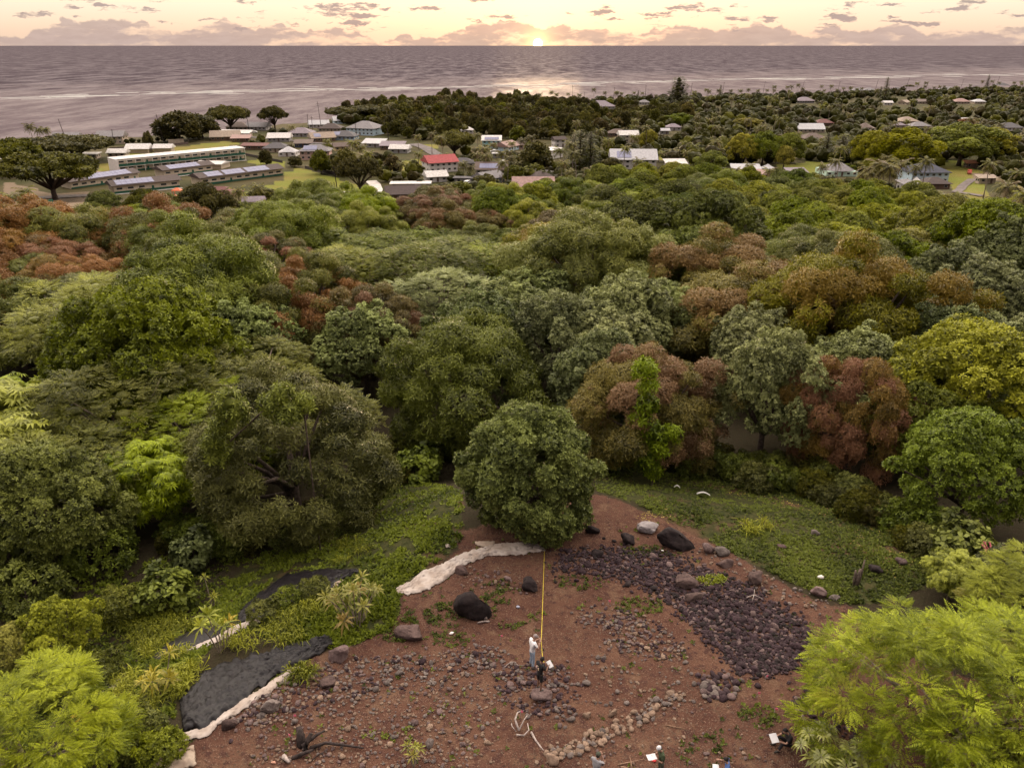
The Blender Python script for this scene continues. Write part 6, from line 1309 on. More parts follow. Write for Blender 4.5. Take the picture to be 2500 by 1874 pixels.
# ---- weeds and grass
def ell(cx, cy, rx, ry): return [(cx + rx * math.cos(a), cy + ry * math.sin(a)) for a in np.linspace(0, 6.28, 13)[:-1]]
T4 = c1((830, 1345), (950, 1200), (1180, 1128), (1530, 1052), (1550, 1085), (1340, 1205), (1060, 1410), (960, 1500), (840, 1530))
T2 = c1((1100, 945), (1270, 790), (1500, 738), (1650, 736), (1460, 862), (1105, 990)); T3 = c1((700, 1150), (900, 1015), (1250, 950), (1020, 1072), (730, 1160))
T1 = c2((410, 575), (570, 475), (900, 346), (1300, 345), (980, 385), (620, 585), (412, 612))
cover('weeds', [(GRASS_RIGHT, 13000), ([(1980, 1190), (2200, 1250), (2500, 1400), (2500, 1540), (2300, 1440), (2150, 1310)], 2200), ([(1400, 1090), (1760, 1130), (1990, 1170), (1980, 1215), (1700, 1180), (1420, 1130)], 1500), (ell(1180, 1500, 150, 42), 500), (ell(960, 1520, 60, 50), 300), (ell(1240, 1450, 60, 40), 120), (ell(1600, 1345, 80, 14), 120), (ell(1720, 1835, 70, 40), 140), (ell(1850, 1750, 50, 30), 60), (ell(1560, 1480, 60, 25), 120), (ell(1100, 1560, 70, 20), 60), (ell(960, 1790, 60, 20), 40), (ell(700, 1660, 40, 16), 40), (ell(1420, 1420, 70, 20), 70), (ell(1640, 1800, 50, 20), 50), (DIRT, 700)], WD, 'weed', 'low green weeds covering the grass bank', 'weeds', s=(.45, 1.25), seed=1)
cover('undergrowth', [(GRASS_LEFT, 12000), ([(0, 1440), (250, 1420), (420, 1340), (620, 1340), (660, 1440), (540, 1470), (450, 1560), (300, 1640), (330, 1740), (430, 1740), (420, 1870), (0, 1870)], 5500)], WD, 'weedbright', 'bright green weeds covering the bank around the tarpaulins', 'weeds', s=(.8, 1.6), seed=2, holes=[T1, T2, T3, T4])
cover('long_grass', [(ell(400, 1560, 90, 60), 260), (ell(330, 1500, 90, 60), 200), (ell(640, 1560, 120, 35), 120), (ell(480, 1680, 80, 50), 200), (ell(330, 1700, 60, 60), 200), (ell(720, 1480, 90, 50), 200), (ell(850, 1350, 60, 30), 60), (ell(2085, 1410, 35, 18), 60), (ell(1845, 1290, 40, 16), 40), (ell(740, 1650, 30, 15), 30)], [tpl_rosette(9, .95, .05, (82, 35), .5, i + 130) for i in range(3)], 'longgrass', 'tall arching grass clumps on the bank', 'grass', s=(.6, 1.15), seed=3, holes=[T1, T2, T3, T4])
cover('fern', [(ell(1735, 1418, 36, 14), 90)], [tpl_rosette(8, .32, .06, (75, 20), .3, i + 140) for i in range(2)], 'ti', 'bright yellow green fern patch among the dark rubble', 'fern', s=(.7, 1.1), seed=5)
cover('leaf_litter', [([(1500, 1130), (1980, 1190), (2160, 1290), (2300, 1400), (2200, 1440), (2000, 1260), (1700, 1190)], 900), (ell(2100, 1320, 60, 30), 200), (ell(1640, 1260, 90, 20), 120)], [tpl_rosette(2, .12, .07, (15, 0), .0, i + 145) for i in range(2)], 'drygrass', 'pale fallen leaves and dry grass under the trees', 'leaf litter', s=(.6, 1.2), seed=6)

# ================================================================== people
SKIN = mat('skin_light', (.33, .19, .14), .6, .06, 8); SKIN2 = mat('skin_brown', (.17, .09, .06), .6, .06, 8)
def cloth(n, c): return mat('cloth_' + n, c, .9, .12, 9.0, .01)
TMP = bpy.data.scenes.new('workbench')
def skin_mesh(name, pts, edges, rad, mt, sub=2, root=0):
    """continuous tapered body from a joint graph (Skin + Subdivision, baked to a mesh)"""
    me = bpy.data.meshes.new(name); me.from_pydata([tuple(p) for p in pts], edges, [])
    o = bpy.data.objects.new(name, me); TMP.collection.objects.link(o)
    sk = o.modifiers.new('skin', 'SKIN'); sk.use_smooth_shade = True
    o.modifiers.new('sub', 'SUBSURF').levels = sub; o.modifiers['sub'].render_levels = sub
    L = me.skin_vertices[0].data
    for i, r in enumerate(rad): L[i].radius = r if isinstance(r, tuple) else (r, r)
    for i in range(len(pts)): L[i].use_root = (i == root)
    TMP.view_layers[0].update(); dg = TMP.view_layers[0].depsgraph; out = bpy.data.meshes.new_from_object(o.evaluated_get(dg)); out.name = name
    bpy.data.objects.remove(o); out.materials.clear(); out.materials.append(mt); return out
def ball(name, c, r, mt, parent, src=ICO2, cut=None):
    v, f = src; V = v * np.array(r) + np.array(c)
    if cut is not None:
        keep = cut(v); f = f[keep[f].all(1)]
    return link(name, mesh_np(name, V, f, [mt], smooth=True), parent)
def hand(parent, wrist, d, skin, grip=.5):
    """palm, four bent fingers of different length and a thumb leaving the side of the palm"""
    d = Vector(d).normalized(); up = Vector((0, 0, 1)); s = d.cross(up).normalized() if abs(d.z) < .9 else Vector((1, 0, 0)); dn = d.cross(s).normalized(); w = Vector(wrist)
    pts = [w, w + d * .045, w + d * .085]; ed = [(0, 1), (1, 2)]; rad = [(.026, .020), (.038, .018), (.040, .017)]
    for i, (off, L) in enumerate(((-.030, .065), (-.010, .078), (.010, .072), (.030, .055))):
        b = w + d * .09 + s * off; k = b + d * L * .5; t = k + (d * (1 - grip) + dn * grip).normalized() * L * .5; n = len(pts); pts += [b, k, t]; ed += [(2, n), (n, n + 1), (n + 1, n + 2)]; rad += [.010, .009, .008]
    n = len(pts); pts += [w + d * .035 + s * .045, w + d * .07 + s * .06 + dn * .01]; ed += [(1, n), (n, n + 1)]; rad += [.011, .009]
    return link('hand', skin_mesh('hand', pts, ed, rad, skin, 1), parent)
def person(loc, yaw, label, h=1.75, skin=SKIN, shirt='white', shirtc=(.8, .8, .8), trouser='jeans', trouserc=(.3, .36, .45), short=False, hair=None, hat=None, arms=None, seated=False, lean=0.0, tilt=.25, shoes=(.05, .045, .04), brim=True):
    """figure facing +x locally; joints in metres for h = 1.75"""
    o = empty('person', loc, yaw, h / 1.75); V3 = Vector
    if not seated:
        pel, kneeL, kneeR, ankL, ankR = V3((0, 0, .92)), V3((.03, .11, .50)), V3((.0, -.11, .50)), V3((-.02, .12, .08)), V3((-.04, -.12, .08))
    else:
        pel, kneeL, kneeR, ankL, ankR = V3((0, 0, .17)), V3((.42, .17, .42)), V3((.40, -.17, .44)), V3((.56, .16, .06)), V3((.52, -.2, .06))
    sp = V3((.02 + lean * .4, 0, pel.z + .24)); ch = V3((.03 + lean, 0, pel.z + .43)); nk = V3((.05 + lean * 1.3, 0, pel.z + .58)); hd = V3((.09 + lean * 1.5 + tilt * .1, 0, pel.z + .72))
    shL, shR = ch + V3((-.01, .185, .09)), ch + V3((-.01, -.185, .09))
    A = arms or ((V3((.05, .25, -.20)), V3((.26, .12, -.12))), (V3((.05, -.25, -.20)), V3((.26, -.10, -.12))))
    elL, wrL, elR, wrR = ch + A[0][0], ch + A[0][1], ch + A[1][0], ch + A[1][1]
    hipL, hipR = pel + V3((.0, .095, -.03)), pel + V3((.0, -.095, -.03)); toeL, toeR = ankL + V3((.17, .02, -.045)), ankR + V3((.17, -.02, -.045))
    pts = [pel, sp, ch, nk, hd - V3((0, 0, .07)), shL, elL, wrL, shR, elR, wrR, hipL, kneeL, ankL, hipR, kneeR, ankR]
    ed = [(0, 1), (1, 2), (2, 3), (3, 4), (2, 5), (5, 6), (6, 7), (2, 8), (8, 9), (9, 10), (0, 11), (11, 12), (12, 13), (0, 14), (14, 15), (15, 16)]
    rad = [(.10, .085), (.095, .075), (.105, .078), .052, .052, .045, .040, .029, .045, .040, .029, .066, .048, .036, .066, .048, .036]
    link('body', skin_mesh('body', pts, ed, rad, skin), o)
    hands = [hand(o, wrL, wrL - elL, skin), hand(o, wrR, wrR - elR, skin)]
    # head: one shaped mesh with brow, nose, chin and ears
    bm = bmesh.new(); bmesh.ops.create_icosphere(bm, subdivisions=3, radius=1)
    for v in bm.verts:
        x, y, z = v.co; q = V3((x * .098, y * .076, z * .118))
        if z < 0: q.x += .012 * (-z) if x > 0 else .020 * z * -1; q.y *= 1 + .25 * z
        if x > .75 and abs(y) < .28 and -.35 < z < .15: q.x += .022 * (1 - abs(y) / .28)          # nose
        if x > .6 and .05 < z < .3 and .15 < abs(y) < .55: q.x -= .010                              # eye sockets
        if abs(y) > .9 and abs(x) < .3 and abs(z) < .35: q.y *= 1.22                                # ears
        v.co = q
    me = bpy.data.meshes.new('head'); bm.to_mesh(me); bm.free(); me.materials.append(skin); me.polygons.foreach_set('use_smooth', [True] * len(me.polygons))
    hdo = link('head', me, o, hd); hdo.rotation_euler = (0, tilt, 0)
    EYE = mat('eye', (.03, .025, .02), .3); MOUTH = mat('lip', (.30, .12, .10), .6)
    for s in (-1, 1): ball('eye', (.088, s * .030, .018), (.010, .012, .008), EYE, hdo, ICO1)
    ball('mouth', (.092, 0, -.052), (.010, .022, .006), MOUTH, hdo, ICO1)
    if hair: ball('hair', (-.012, 0, .022), (.108, .090, .118), mat('hair_' + hair[0], hair[1], .8, .2, 20), hdo, ICO3, lambda v: (v[:, 2] > -.05 + .55 * np.maximum(0, v[:, 0])) | (v[:, 0] < -.35) & (v[:, 2] > -.6))
    if hat:
        c = cloth('hat_' + hat[0], hat[1]); hat_o = ball('cap', (-.004, 0, .040), (.110, .094, .105), c, hdo, ICO3, lambda v: v[:, 2] > -.02)
        if brim: MB().add([(.07, -.07, .045), (.07, .07, .045), (.17, .05, .03), (.17, -.05, .03), (.07, -.07, .055), (.07, .07, .055), (.17, .05, .038), (.17, -.05, .038)], [(3, 2, 1, 0), (4, 5, 6, 7), (0, 1, 5, 4), (1, 2, 6, 5), (2, 3, 7, 6), (3, 0, 4, 7)]).build('brim', c, hat_o)
    cm = cloth(shirt, shirtc); midL, midR = shL.lerp(elL, .75), shR.lerp(elR, .75)
    link('shirt', skin_mesh('shirt', [pel + V3((0, 0, -.10 if not seated else .03)), sp, ch, nk - V3((0, 0, .045)), shL, midL, shR, midR], [(0, 1), (1, 2), (2, 3), (2, 4), (4, 5), (2, 6), (6, 7)], [(.150, .120), (.145, .115), (.160, .122), .075, .088, .070, .088, .070], cm), o)
    f = .95 if short else 1.0; eL, eR = (kneeL.lerp(ankL, .0), kneeR.lerp(ankR, .0)) if short else (kneeL.lerp(ankL, .92), kneeR.lerp(ankR, .92))
    tp = [pel + V3((0, 0, .03)), hipL, kneeL if not short else hipL.lerp(kneeL, .6), eL, hipR, kneeR if not short else hipR.lerp(kneeR, .6), eR]
    link('shorts' if short else 'trousers', skin_mesh('trousers', tp, [(0, 1), (1, 2), (2, 3), (0, 4), (4, 5), (5, 6)], [(.105, .088), .088, .080 if short else .070, .078 if short else .060, .088, .080 if short else .070, .078 if short else .060], cloth(trouser, trouserc)), o)
    for a, t in ((ankL, toeL), (ankR, toeR)): link('shoe', skin_mesh('shoe', [a + V3((-.06, 0, -.03)), a + V3((.04, 0, -.025)), t], [(0, 1), (1, 2)], [.045, .050, .036], cloth('shoe', shoes)), o)
    tag(o, label, 'person', 'people recording the terrace'); o['hand'] = list(wrR); return o, wrL, wrR, hd
def standing_at(px, py, head=None):
    if head is None: g = ground(px, py); return g
    z = 40.3
    for _ in range(5): p = at_z(px, py, z + head); z = float(tz(p.x, p.y))
    return Vector((p.x, p.y, z))
def world(o, v): return o.matrix_basis @ Vector(v)
PAPER = mat('paper', (.52, .51, .53), .8, .02, 4.0)
def sheet(c, w, hgt, rz, pitch, label, fold=0.0):
    V, Fc = [], []; n = 5
    for i in range(n):
        x = (i / (n - 1) - .5) * w
        for j in (0, 1): V.append((x, (j - .5) * hgt, .012 * math.sin(i * 1.3) + fold * abs(x)))
    for i in range(n - 1): Fc.append((2 * i, 2 * i + 2, 2 * i + 3, 2 * i + 1))
    o = link('paper', mesh_np('paper', V, Fc, [PAPER]), None, c); o.rotation_euler = (pitch, 0, rz); o.modifiers.new('thickness', 'SOLIDIFY').thickness = .004
    tag(o, label, 'paper'); return o
V3 = Vector
man, wl, wr, _ = person(standing_at(1299, 1628), R(28), 'man in a white shirt and faded jeans holding the yellow tape', 1.78, SKIN, 'white', (.70, .68, .72), 'jeans', (.26, .31, .40), hat=('grey', (.22, .18, .18)), arms=((V3((.10, .25, -.18)), V3((.32, .10, .0))), (V3((.10, -.26, -.18)), V3((.30, -.08, -.02)))), tilt=.45)
MAN_HAND = world(man, wr)
rk = standing_at(1317, 1694); rk.z += .24
kid, wl2, wr2, _ = person(rk, R(38), 'person in black shirt and shorts standing on a flat rock with a paper', 1.72, SKIN2, 'black', (.016, .014, .016), 'blackshort', (.014, .013, .014), True, hair=('black', (.012, .010, .010)), arms=((V3((.10, .25, -.18)), V3((.30, .10, -.08))), (V3((.10, -.26, -.18)), V3((.32, -.14, -.10)))), tilt=.4)
for i, (y, z, w, hh, c) in enumerate(((.055, 1.34, .06, .12, 'pinkprint'), (-.055, 1.30, .07, .14, 'tanprint'), (.0, 1.44, .10, .03, 'tanprint'))):   # print on the back of the shirt
    MB().box(-.004, .004, -w / 2, w / 2, -hh / 2, hh / 2).build('shirt_print', mat(c, (.62, .42, .42) if c == 'pinkprint' else (.55, .42, .30), .9), kid, (-.135, y, z))
sheet(world(kid, wr2 + V3((.12, .03, .03))), .22, .30, R(38), R(35), 'white paper held by the person in black standing on the rock')
p3, *_ = person(standing_at(1457, 1847, 1.62), R(55), 'person in a grey shirt and dark cap at the bottom edge raising a hand', 1.72, SKIN, 'grey', (.28, .265, .285), 'khaki', (.20, .16, .12), hair=('brown', (.03, .02, .015)), hat=('olive', (.05, .055, .04)), arms=((V3((.14, .24, -.12)), V3((.24, .10, .10))), (V3((.16, -.24, -.06)), V3((.22, -.08, .22)))), tilt=.2, brim=False)
p4, wl4, wr4, _ = person(standing_at(1616, 1848, 1.10), R(190), 'seated person in a white headcloth and green top reading open papers', 1.68, SKIN, 'darkgreen', (.045, .060, .030), 'olive', (.06, .06, .045), hair=('black', (.012, .010, .010)), hat=('white', (.50, .49, .52)), seated=False, tilt=.5, brim=False)
sheet(world(p4, (wl4 + wr4) / 2 + V3((.14, 0, .03))), .34, .30, R(190), R(8), 'open white papers held by the person in the white headcloth', .15)
p5, wl5, wr5, _ = person(standing_at(1780, 1856, 1.55), R(165), 'person with a dark hair bun in a blue patterned shirt at the bottom edge', 1.66, SKIN, 'blueprint', (.055, .10, .26), 'navytr', (.03, .03, .05), hair=('black', (.012, .010, .010)), arms=((V3((.12, .25, -.16)), V3((.30, .08, -.12))), (V3((.16, -.24, -.04)), V3((.32, -.12, .10)))), tilt=.35)
ball('hair_bun', (-.10, 0, .09), (.045, .045, .045), MATS['hair_black'], [c for c in p5.children if c.name.startswith('head')][0], ICO2)
sheet(world(p5, wl5 + V3((.13, -.02, .04))), .22, .30, R(165), R(20), 'white paper held by the person in the blue patterned shirt')
g6 = ground(1926, 1822); p6, wl6, wr6, _ = person(Vector((g6.x, g6.y, g6.z + .02)), R(190), 'person in black sitting on the dirt beside the umbrella leaved plant', 1.72, SKIN, 'black', (.016, .014, .016), 'blacktr', (.018, .016, .020), hair=('black', (.012, .010, .010)), seated=True, lean=.10, tilt=.5, arms=((V3((.18, .24, -.14)), V3((.42, .14, -.08))), (V3((.18, -.24, -.14)), V3((.42, -.12, -.06)))))
sheet(world(p6, (wl6 + wr6) / 2 + V3((.18, 0, .08))), .30, .36, R(190), R(-22), 'white paper on the knees of the person sitting in black')
# ---- measuring tape from the person in black past the man's hand to the foot of the round tree
KH = world(kid, wl2); far = ground(1331, 1288); far.z += .12; TP = MAN_HAND + Vector((.06, -.02, .02))
def tape():
    P = [KH + Vector((.02, 0, .02))]
    for i in range(1, 9): f = i / 9; p = KH.lerp(TP, f); p.z -= .25 * math.sin(math.pi * f); P.append(p)
    for i in range(0, 31):
        f = i / 30; p = TP.lerp(far, f); p.z -= .35 * math.sin(math.pi * f); P.append(p)
    V, Fc = [], []
    for i, p in enumerate(P):
        for s in (-1, 1): V.append((p.x + s * .014, p.y, p.z + .01 * s * math.sin(i)))
    for i in range(len(P) - 1): Fc.append((2 * i, 2 * i + 1, 2 * i + 3, 2 * i + 2))
    o = link('measuring_tape', mesh_np('measuring_tape', V, Fc, [mat('tape_yellow', (.46, .36, .03), .5, .05)])); o.modifiers.new('thickness', 'SOLIDIFY').thickness = .006
    tag(o, 'long yellow measuring tape stretched from the people to the round tree', 'measuring tape')
tape()
# ---- small things on the ground
def branches(name, px, py, label, specs, mt, cat='dead branch'):
    g = ground(px, py); o = empty(name, g)
    for pts, r in specs: MB().tube(pts, [r * (1 - .55 * i / (len(pts) - 1)) for i in range(len(pts))], 6).build('limb', mt, o, smooth=True)
    tag(o, label, cat); return o
GREYW = mat('grey_wood', (.34, .28, .26), .9, .25, 8, .01); DARKW = mat('dark_wood', (.040, .028, .026), .95, .3, 6, .03)
branches('dead_branch', 1285, 1790, 'twisted grey dead branches lying on the stony dirt', [([(-.3, .1, .05), (-.45, .5, .25), (-.35, .9, .2), (-.1, 1.1, .08)], .05), ([(-.3, .1, .05), (-.1, .4, .3), (.05, .8, .15)], .035), ([(.2, .0, .08), (.35, -.4, .12), (.6, -.8, .08), (.85, -1.1, .05)], .05), ([(-.4, -.1, .05), (-.1, -.2, .12), (.1, 0, .2), (.05, .3, .25)], .045), ([(-.6, .5, .02), (-.58, .2, .2), (-.4, 0, .1)], .025)], GREYW)
branches('tree_stump', 750, 1835, 'dark uprooted stump with a long trailing branch at the bottom', [([(-.3, .3, -.1), (-.35, .5, .35), (-.45, .7, .6)], .22), ([(-.1, 0, -.1), (0, .2, .4), (.15, .35, .62)], .16), ([(.1, .1, .1), (.7, .25, .22), (1.6, .2, .12), (2.2, .15, .05)], .08), ([(-.2, .1, .2), (.3, .6, .3), (.5, .9, .15)], .09), ([(.2, -.5, .02), (.5, -.2, .1), (.8, 0, .12)], .03), ([(-.5, -.3, 0), (0, -.2, .2), (.3, -.1, .25)], .10)], DARKW, 'stump')
branches('cut_log', 700, 1858, 'short pale cut log left of the uprooted stump', [([(-.15, .15, .12), (.15, -.15, .12)], .11)], GREYW, 'log')
branches('tree_stump', 1180, 1510, 'pale broken stump at the foot of the tall black boulder', [([(.1, 0, -.05), (.05, .05, .35), (-.05, .1, .6)], .13), ([(.1, 0, 0), (.2, .05, .35), (.3, .05, .5)], .06), ([(-.25, 0, -.05), (-.35, .1, .3), (-.45, .12, .55)], .09), ([(.3, -.2, .02), (.0, -.3, .1), (-.3, -.35, .05)], .05)], GREYW, 'stump')
branches('tree_stump', 2090, 1428, 'split dead stump standing in the grass by the dark round rock', [([(0, 0, -.1), (.02, 0, .5), (.05, 0, 1.0)], .14), ([(.12, .05, 0), (.2, .1, .7), (.22, .1, 1.5)], .07), ([(-.1, 0, 0), (-.12, .05, .6), (-.15, .05, .9)], .10)], mat('stump_wood', (.13, .095, .080), .95, .3, 7, .03), 'stump')
branches('dead_branch', 1540, 1868, 'few brown sticks lying near the seated reader at the bottom', [([(-.5, 0, .05), (0, .1, .08), (.5, .25, .05)], .03), ([(.0, -.2, .03), (.02, .1, .1), (0, .35, .08)], .03), ([(-.4, -.1, .05), (-.1, -.15, .05)], .04)], mat('brown_stick', (.24, .15, .10), .9, .2))
branches('dead_branch', 1258, 1625, 'thin pale forked stick on the dirt left of the man', [([(-.5, -.1, .02), (-.2, .2, .05), (.0, .2, .05), (.1, 0, .05), (.5, 0, .05)], .025)], GREYW)
branches('dead_branch', 1840, 1470, 'small bleached branch on the dark rubble', [([(-.4, 0, .3), (0, .1, .4), (.4, -.1, .28)], .03), ([(0, .1, .4), (.1, .4, .5)], .025), ([(0, .1, .4), (-.2, -.3, .35)], .025)], GREYW)
branches('dead_branch', 1650, 1775, 'thin brown twig lying right of the stone row', [([(-.4, .1, .03), (0, -.02, .05), (.4, -.12, .03)], .022)], mat('brown_stick', (.24, .15, .10)))
def sheet_metal(px, py, w, label):
    g = ground(px, py); k = scale_at(g); L = w / k; V, Fc = [], []
    for i in range(9):
        x = (i / 8 - .5) * L
        for j in (0, 1): V.append((x, (j - .5) * .5, .35 + .18 * math.cos((i / 8 - .5) * 3.0) - .35 * j * .6))
    for i in range(8): Fc.append((2 * i, 2 * i + 2, 2 * i + 3, 2 * i + 1))
    o = link('metal_sheet', mesh_np('metal_sheet', V, Fc, [mat('sheet_metal', (.58, .55, .54), .5, .1)], smooth=True), None, g, R(-12)); o.modifiers.new('thickness', 'SOLIDIFY').thickness = .02; tag(o, label, 'metal sheet')
sheet_metal(1716, 1214, 32, 'bent pale sheet lying in the grass, larger of two'); sheet_metal(1652, 1197, 15, 'smaller bent pale sheet in the grass farther back'); 
def scrap(name, px, py, size, col, label, cat, seed):
    g = ground(px, py); o = link(name, rock_mesh(name, seed, mat('scrap_' + name, col, .7, .1), ICO1, .5, .6), None, (g.x, g.y, g.z + size * .4), 0, (size, size * .7, size * .55)); tag(o, label, cat)
scrap('white_rock', 2003, 1412, .24, (.66, .60, .57), 'white stone on the grass edge of the dirt path', 'stone', 951); scrap('paper_scrap', 1102, 1547, .16, (.74, .70, .68), 'crumpled white scrap below the tall black boulder', 'scrap', 952); scrap('paper_scrap', 1618, 1345, .10, (.74, .72, .70), 'small white scrap among weeds above the dark rubble', 'scrap', 953); scrap('plastic_bottle', 1265, 1482, .14, (.30, .31, .40), 'bluish plastic scrap in the weeds left of the tape', 'scrap', 954); scrap('red_pouch', 1597, 1858, .12, (.60, .06, .06), 'small red pouch beside the open papers', 'pouch', 955); scrap('brick', 668, 1862, .12, (.45, .24, .17), 'single orange brick lying left of the cut log', 'brick', 956)
PINK = mat('flag_pink', (.75, .16, .24), .7, .03); WIRE = mat('flag_wire', (.35, .33, .33), .5, .05)
for px, py, lb in [(1848, 1702, 'pink pin flag farthest up the dirt by the lime tree'), (1890, 1741, 'pink pin flag above the seated person in black'), (1927, 1735, 'pink pin flag closest to the lime tree branches'), (1868, 1662, 'pink pin flag at the lower edge of the dark rubble'), (706, 1804, 'pink pin flag left of the uprooted stump'), (718, 1758, 'pink pin flag above the uprooted stump'), (1271, 1748, 'pink pin flag at the twisted dead branches'), (1485, 1476, 'pink pin flag at the upper end of the grey stone patch'), (1222, 1562, 'pink pin flag left of the man in white')]:
    g = ground(px, py); o = empty('pin_flag', g, rnd.uniform(-.5, .5)); MB().tube([(0, 0, -.1), (0, 0, .32)], .008, 5).build('wire', WIRE, o); MB().box(.009, .11, -.004, .004, .22, .32).build('flag', PINK, o); tag(o, lb, 'pin flag', 'pink pin flags')
# flower spikes of the umbrella tree at the right, vines on the mangoes
def spikes(px, py, n, L, label, seed):
    rgs = random.Random(seed); d = ray(px, py); g = ground(px, py, 1.9); o = empty('flower_spike', (g.x, g.y, g.z + 1.8)); M_ = mat('flower_pink', (.42, .10, .13), .7, .2, 6)
    for i in range(n):
        a = rgs.uniform(0, 6.28); e = rgs.uniform(.25, 1.0); tip = Vector((math.cos(a) * math.cos(e), math.sin(a) * math.cos(e), math.sin(e))) * L * rgs.uniform(.7, 1.1); m = MB(); m.tube([(0, 0, -.2), tip * .5, tip], [.035, .055, .03], 5)
        for k in range(7):
            q = tip * (.3 + .1 * k); m.tube([q, q + Vector((rgs.uniform(-.1, .1), rgs.uniform(-.1, .1), .06))], [.03, .025], 4)
        m.build('spike', M_, o)
    tag(o, label, 'flower spikes')
spikes(2428, 1362, 9, 1.1, 'pink star shaped flower spikes on the shrub at the right edge', 3); spikes(2345, 975, 6, 1.5, 'pinkish red flower spikes in the canopy right of the red mango', 4); spikes(875, 1105, 6, .9, 'reddish flower spikes on the large dark mango', 5)
def vine_on(label, pts, leaf, tree_idx, r=.55, off=.96):
    t = TREES[tree_idx]; c = t['loc']; q = []
    for px, py in pts:
        d = ray(px, py); b = -(d[0] * c.x + d[1] * c.y); cc = c.x ** 2 + c.y ** 2; aa = d[0] ** 2 + d[1] ** 2; rr = t['r'] * off; disc = b * b - aa * (cc - rr * rr); tt = (-b - math.sqrt(disc)) / aa if disc > 0 else -b / aa
        q.append((px, py, d[1] * tt))
    vine(label, q, leaf, r)
vine_on('lime green leafy streak hanging down the front of the pink tipped mango', [(1575, 905), (1582, 940), (1580, 985), (1565, 1020), (1580, 1045), (1600, 1060), (1640, 1060), (1575, 1075), (1610, 1090), (1580, 1120), (1595, 1150)], 'vinelime', 2, .62)
vine_on('bright lime creeper over the left shoulder of the large dark mango', [(560, 985), (570, 1010), (540, 1040), (530, 1075), (525, 1110), (690, 960), (660, 990), (700, 1005), (740, 985)], 'vinelime', 1, .7, .9)

bpy.data.scenes.remove(TMP)

# ================================================================== labels for the trees and stones that have none of their own yet
NTH = ['nearest', 'second', 'third', 'fourth', 'fifth', 'sixth', 'seventh', 'eighth', 'ninth', 'tenth', 'eleventh', 'twelfth', 'thirteenth', 'fourteenth', 'fifteenth', 'sixteenth', 'seventeenth', 'eighteenth', 'nineteenth', 'twentieth'] + ['twenty-' + q for q in ('first', 'second', 'third', 'fourth', 'fifth', 'sixth', 'seventh', 'eighth', 'ninth')] + ['thirtieth'] + ['thirty-' + q for q in ('first', 'second', 'third', 'fourth', 'fifth', 'sixth', 'seventh', 'eighth', 'ninth')] + ['fortieth']
COLW = dict(dark='dark green', green='green', limetop='lime topped', rust='rust brown', olive='olive', brown='dull brown', rusttop='rusty topped', pinktip='pink tipped', red='dark red', silver='silvery', silverdk='grey green', feather='yellow green', featherdk='olive green', lime='lime yellow', limegreen='lime green', broad='dark glossy', umbrella='bright green', shade='olive', fargreen='mid green', fardark='dark', farbrown='brownish', farlime='lime', palm='pale', palmdk='dark', conifer='dark', central='green')
KINDW = dict(mango_tree='mango tree', big_leaved_tree='big leaved tree', feathery_tree='feathery tree', broadleaf_tree='round tree', umbrella_tree='umbrella leaved tree', coconut_palm='coconut palm', conifer_tree='conifer', shade_tree='shade tree', leafy_tree='leafy tree', bush='low bush')
MARKS = [(1290, 1150, 'the round terrace tree'), (1130, 905, 'the huge dark mango dome'), (705, 1090, 'the mango over the black tarpaulin'), (1590, 985, 'the pink tipped mango'), (2085, 1010, 'the dark red mango'), (2370, 1150, 'the tree over the right grass'), (520, 690, 'the dark dome under the rusty ridge'),
    (120, 640, 'the rust crown on the ridge'), (1990, 655, 'the dark dome in the right forest'), (1235, 650, 'the low lime dome'), (1690, 575, 'the tall dark crown below the white house'), (260, 800, 'the wide feathery tree'), (250, 500, 'the olive crown before the school'), (2000, 760, 'the olive and orange dome'), (905, 800, 'the dull brown mango'), (1545, 640, 'the rust crown by the lime dome'),
    (1875, 960, 'the silvery tree at the clearing'), (2290, 900, 'the lime crown above the right slope'), (110, 1230, 'the leafy tree at the left edge'), (750, 560, 'the green domes below the lawn'), (1000, 600, 'the feathery canopy at the middle'), (1400, 800, 'the silvery canopy at the middle'), (2250, 560, 'the lime ridge at the right'), (2450, 720, 'the right edge slope'),
    (1072, 410, 'the red roofed house'), (1200, 352, 'the turquoise house'), (1548, 400, 'the large white house with grey roof'), (2052, 415, 'the many sided roof'), (2263, 430, 'the pale blue house'), (890, 320, 'the big light blue house'), (1346, 375, 'the white block'), (1302, 462, 'the long pinkish roof'), (1534, 342, 'the cream two storey house'), (1645, 313, 'the grey roofed house in the trees'), (1987, 341, 'the brown roof with pink walls'), (2217, 297, 'the tan hip roof'), (2116, 313, 'the domed brown roof'),
    (1966, 247, 'the mauve roof by the shore palms'), (1468, 260, 'the wide mauve shore roof'), (1653, 230, 'the tall ironwood'), (2158, 215, 'the tall conifer'), (2391, 249, 'the grey hip roof at the far right'), (2467, 313, 'the white house at the right edge'), (2357, 297, 'the skylit white house'), (1140, 318, 'the round white roof'), (1821, 415, 'the open sided shed'), (768, 380, 'the pinkish house with solar panels'), (590, 440, 'the school lawn wing'), (945, 262, 'the slender palm by the dark wood'), (1250, 270, 'the middle of the dark wood'), (2407, 190, 'the far knoll conifer'), (1573, 250, 'the small far white house'), (2094, 226, 'the far white block')]
def rel(dx, dy):
    return ('left of' if dx < 0 else 'right of') if abs(dx) > abs(dy) * 1.3 else ('above' if dy < 0 else 'below')
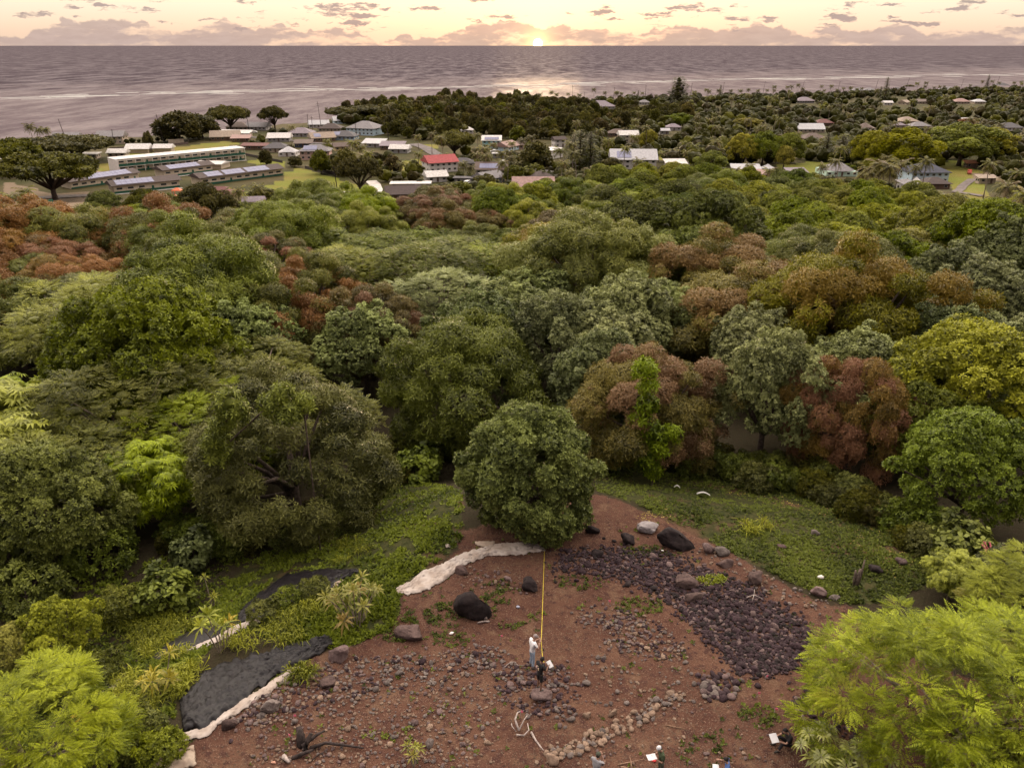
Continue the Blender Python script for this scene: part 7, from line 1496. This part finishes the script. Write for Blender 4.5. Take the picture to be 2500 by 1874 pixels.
def auto_labels(items, marks, sep=', '):
    """items: (object, x, y, phrase, group); a label names the nearest landmark, the side and, among alike ones, the order outward"""
    B = {}
    for o, x, y, ph, gr in items:
        m = min(marks, key=lambda q: math.hypot(q[0] - x, (q[1] - y) * 1.6)); B.setdefault((ph, rel(x - m[0], y - m[1]), m[2]), []).append((math.hypot(m[0] - x, m[1] - y), o, gr))
    for (ph, r_, m), L in B.items():
        L.sort(key=lambda t: t[0])
        for i, (d, o, gr) in enumerate(L):
            o['label'] = '%s %s %s' % (ph, r_, m) if len(L) == 1 else '%s, %s one %s %s' % (ph, NTH[min(i, 39)], r_, m)
            o['group'] = gr
items = []
for t in TREES:
    nm = t['o'].name.split('.')[0]; t['o']['category'] = {'coconut_palm': 'palm', 'bush': 'bush'}.get(nm, 'tree')
    if t['label']: t['o']['label'] = t['label']; continue
    ph = '%s %s' % (COLW.get(t['leaf'], 'green'), KINDW.get(nm, 'tree'))
    items.append((t['o'], t['x'], t['y'], ph, {'coconut_palm': 'coconut palms of the town', 'leafy_tree': 'garden and wood trees of the town', 'bush': 'undergrowth along the forest edge'}.get(nm, 'trees of the forest')))
auto_labels(items, MARKS)
smarks = [(b[0], b[1], 'the ' + b[6]) for b in BOULDERS if b[2]]
SHORT = {'black boulder half hidden by the round tree beside the tape end': 'black boulder at the round tree', 'tall black boulder with a pale stump at its foot': 'tall black boulder', 'flat reddish rock under the person in black': 'rock under the person in black', 'large tan stone at the near end of the stone row': 'large tan stone ending the row', 'angular grey stone near the bottom left of the pavement of stones': 'angular grey stone', 'upright reddish boulder at the end of the large black tarpaulin': 'upright reddish boulder', 'grey angular boulder beside the large black tarpaulin': 'grey angular boulder', 'round tan stone right of the dead branches': 'round tan stone by the branches', 'tan stone above the middle of the stone row': 'lone tan stone above the row', 'pinkish flat stone left of the dead branches': 'pinkish flat stone', 'low brown rock on the stony ground below the reddish boulder': 'low brown rock', 'dark rock at the white edge of the large black tarpaulin': 'dark rock at the white tarp edge', 'broad dark brown rock in the rubble beside the bright fern': 'broad brown rock by the fern', 'low dark rock in the rubble below the broad brown one': 'low dark rock in the rubble', 'brown boulder on the dirt path right of the dark rubble': 'brown boulder on the path', 'flat black rock at the upper left tip of the dark rubble': 'flat black rock at the rubble tip', 'reddish grey rock at the grass edge near the big lime tree': 'reddish grey rock by the lime tree'}
smarks = [(x, y, 'the ' + ' '.join(SHORT.get(n[4:], n[4:]).split()[:5])) for x, y, n in smarks]
CW = dict(dark='dark', black='black', grey='grey', tan='tan', rose='reddish', brown='brown', pale='pale')
sit = []
for o in list(COL.objects):
    if o.name.split('.')[0] == 'stone' and o.parent is None:
        x, y, _ = project(o.location); c = o.data.materials[0].name.replace('rock_', ''); big = '' if o.scale[0] > .2 else ''
        where = next((w for k, w in (('row', ' in the row'), ('rubble', ' of the rubble'), ('heap', ' of the heap'), ('pavement', ' of the pavement'), ('patch', ' of the patch')) if k in o['label']), '')
        sit.append((o, x, y, big + CW[c] + ' stone' + where, o['group']))
auto_labels(sit, smarks)
from collections import Counter
print(Counter(t['o'].name.split('.')[0] for t in TREES))
print('long', [o['label'] for o in COL.objects if 'label' in o.keys() and len(o['label'].split()) > 16][:10], 'dups', [k for k, v in Counter(o['label'] for o in COL.objects if 'label' in o.keys() and o.parent is None).items() if v > 1][:8])
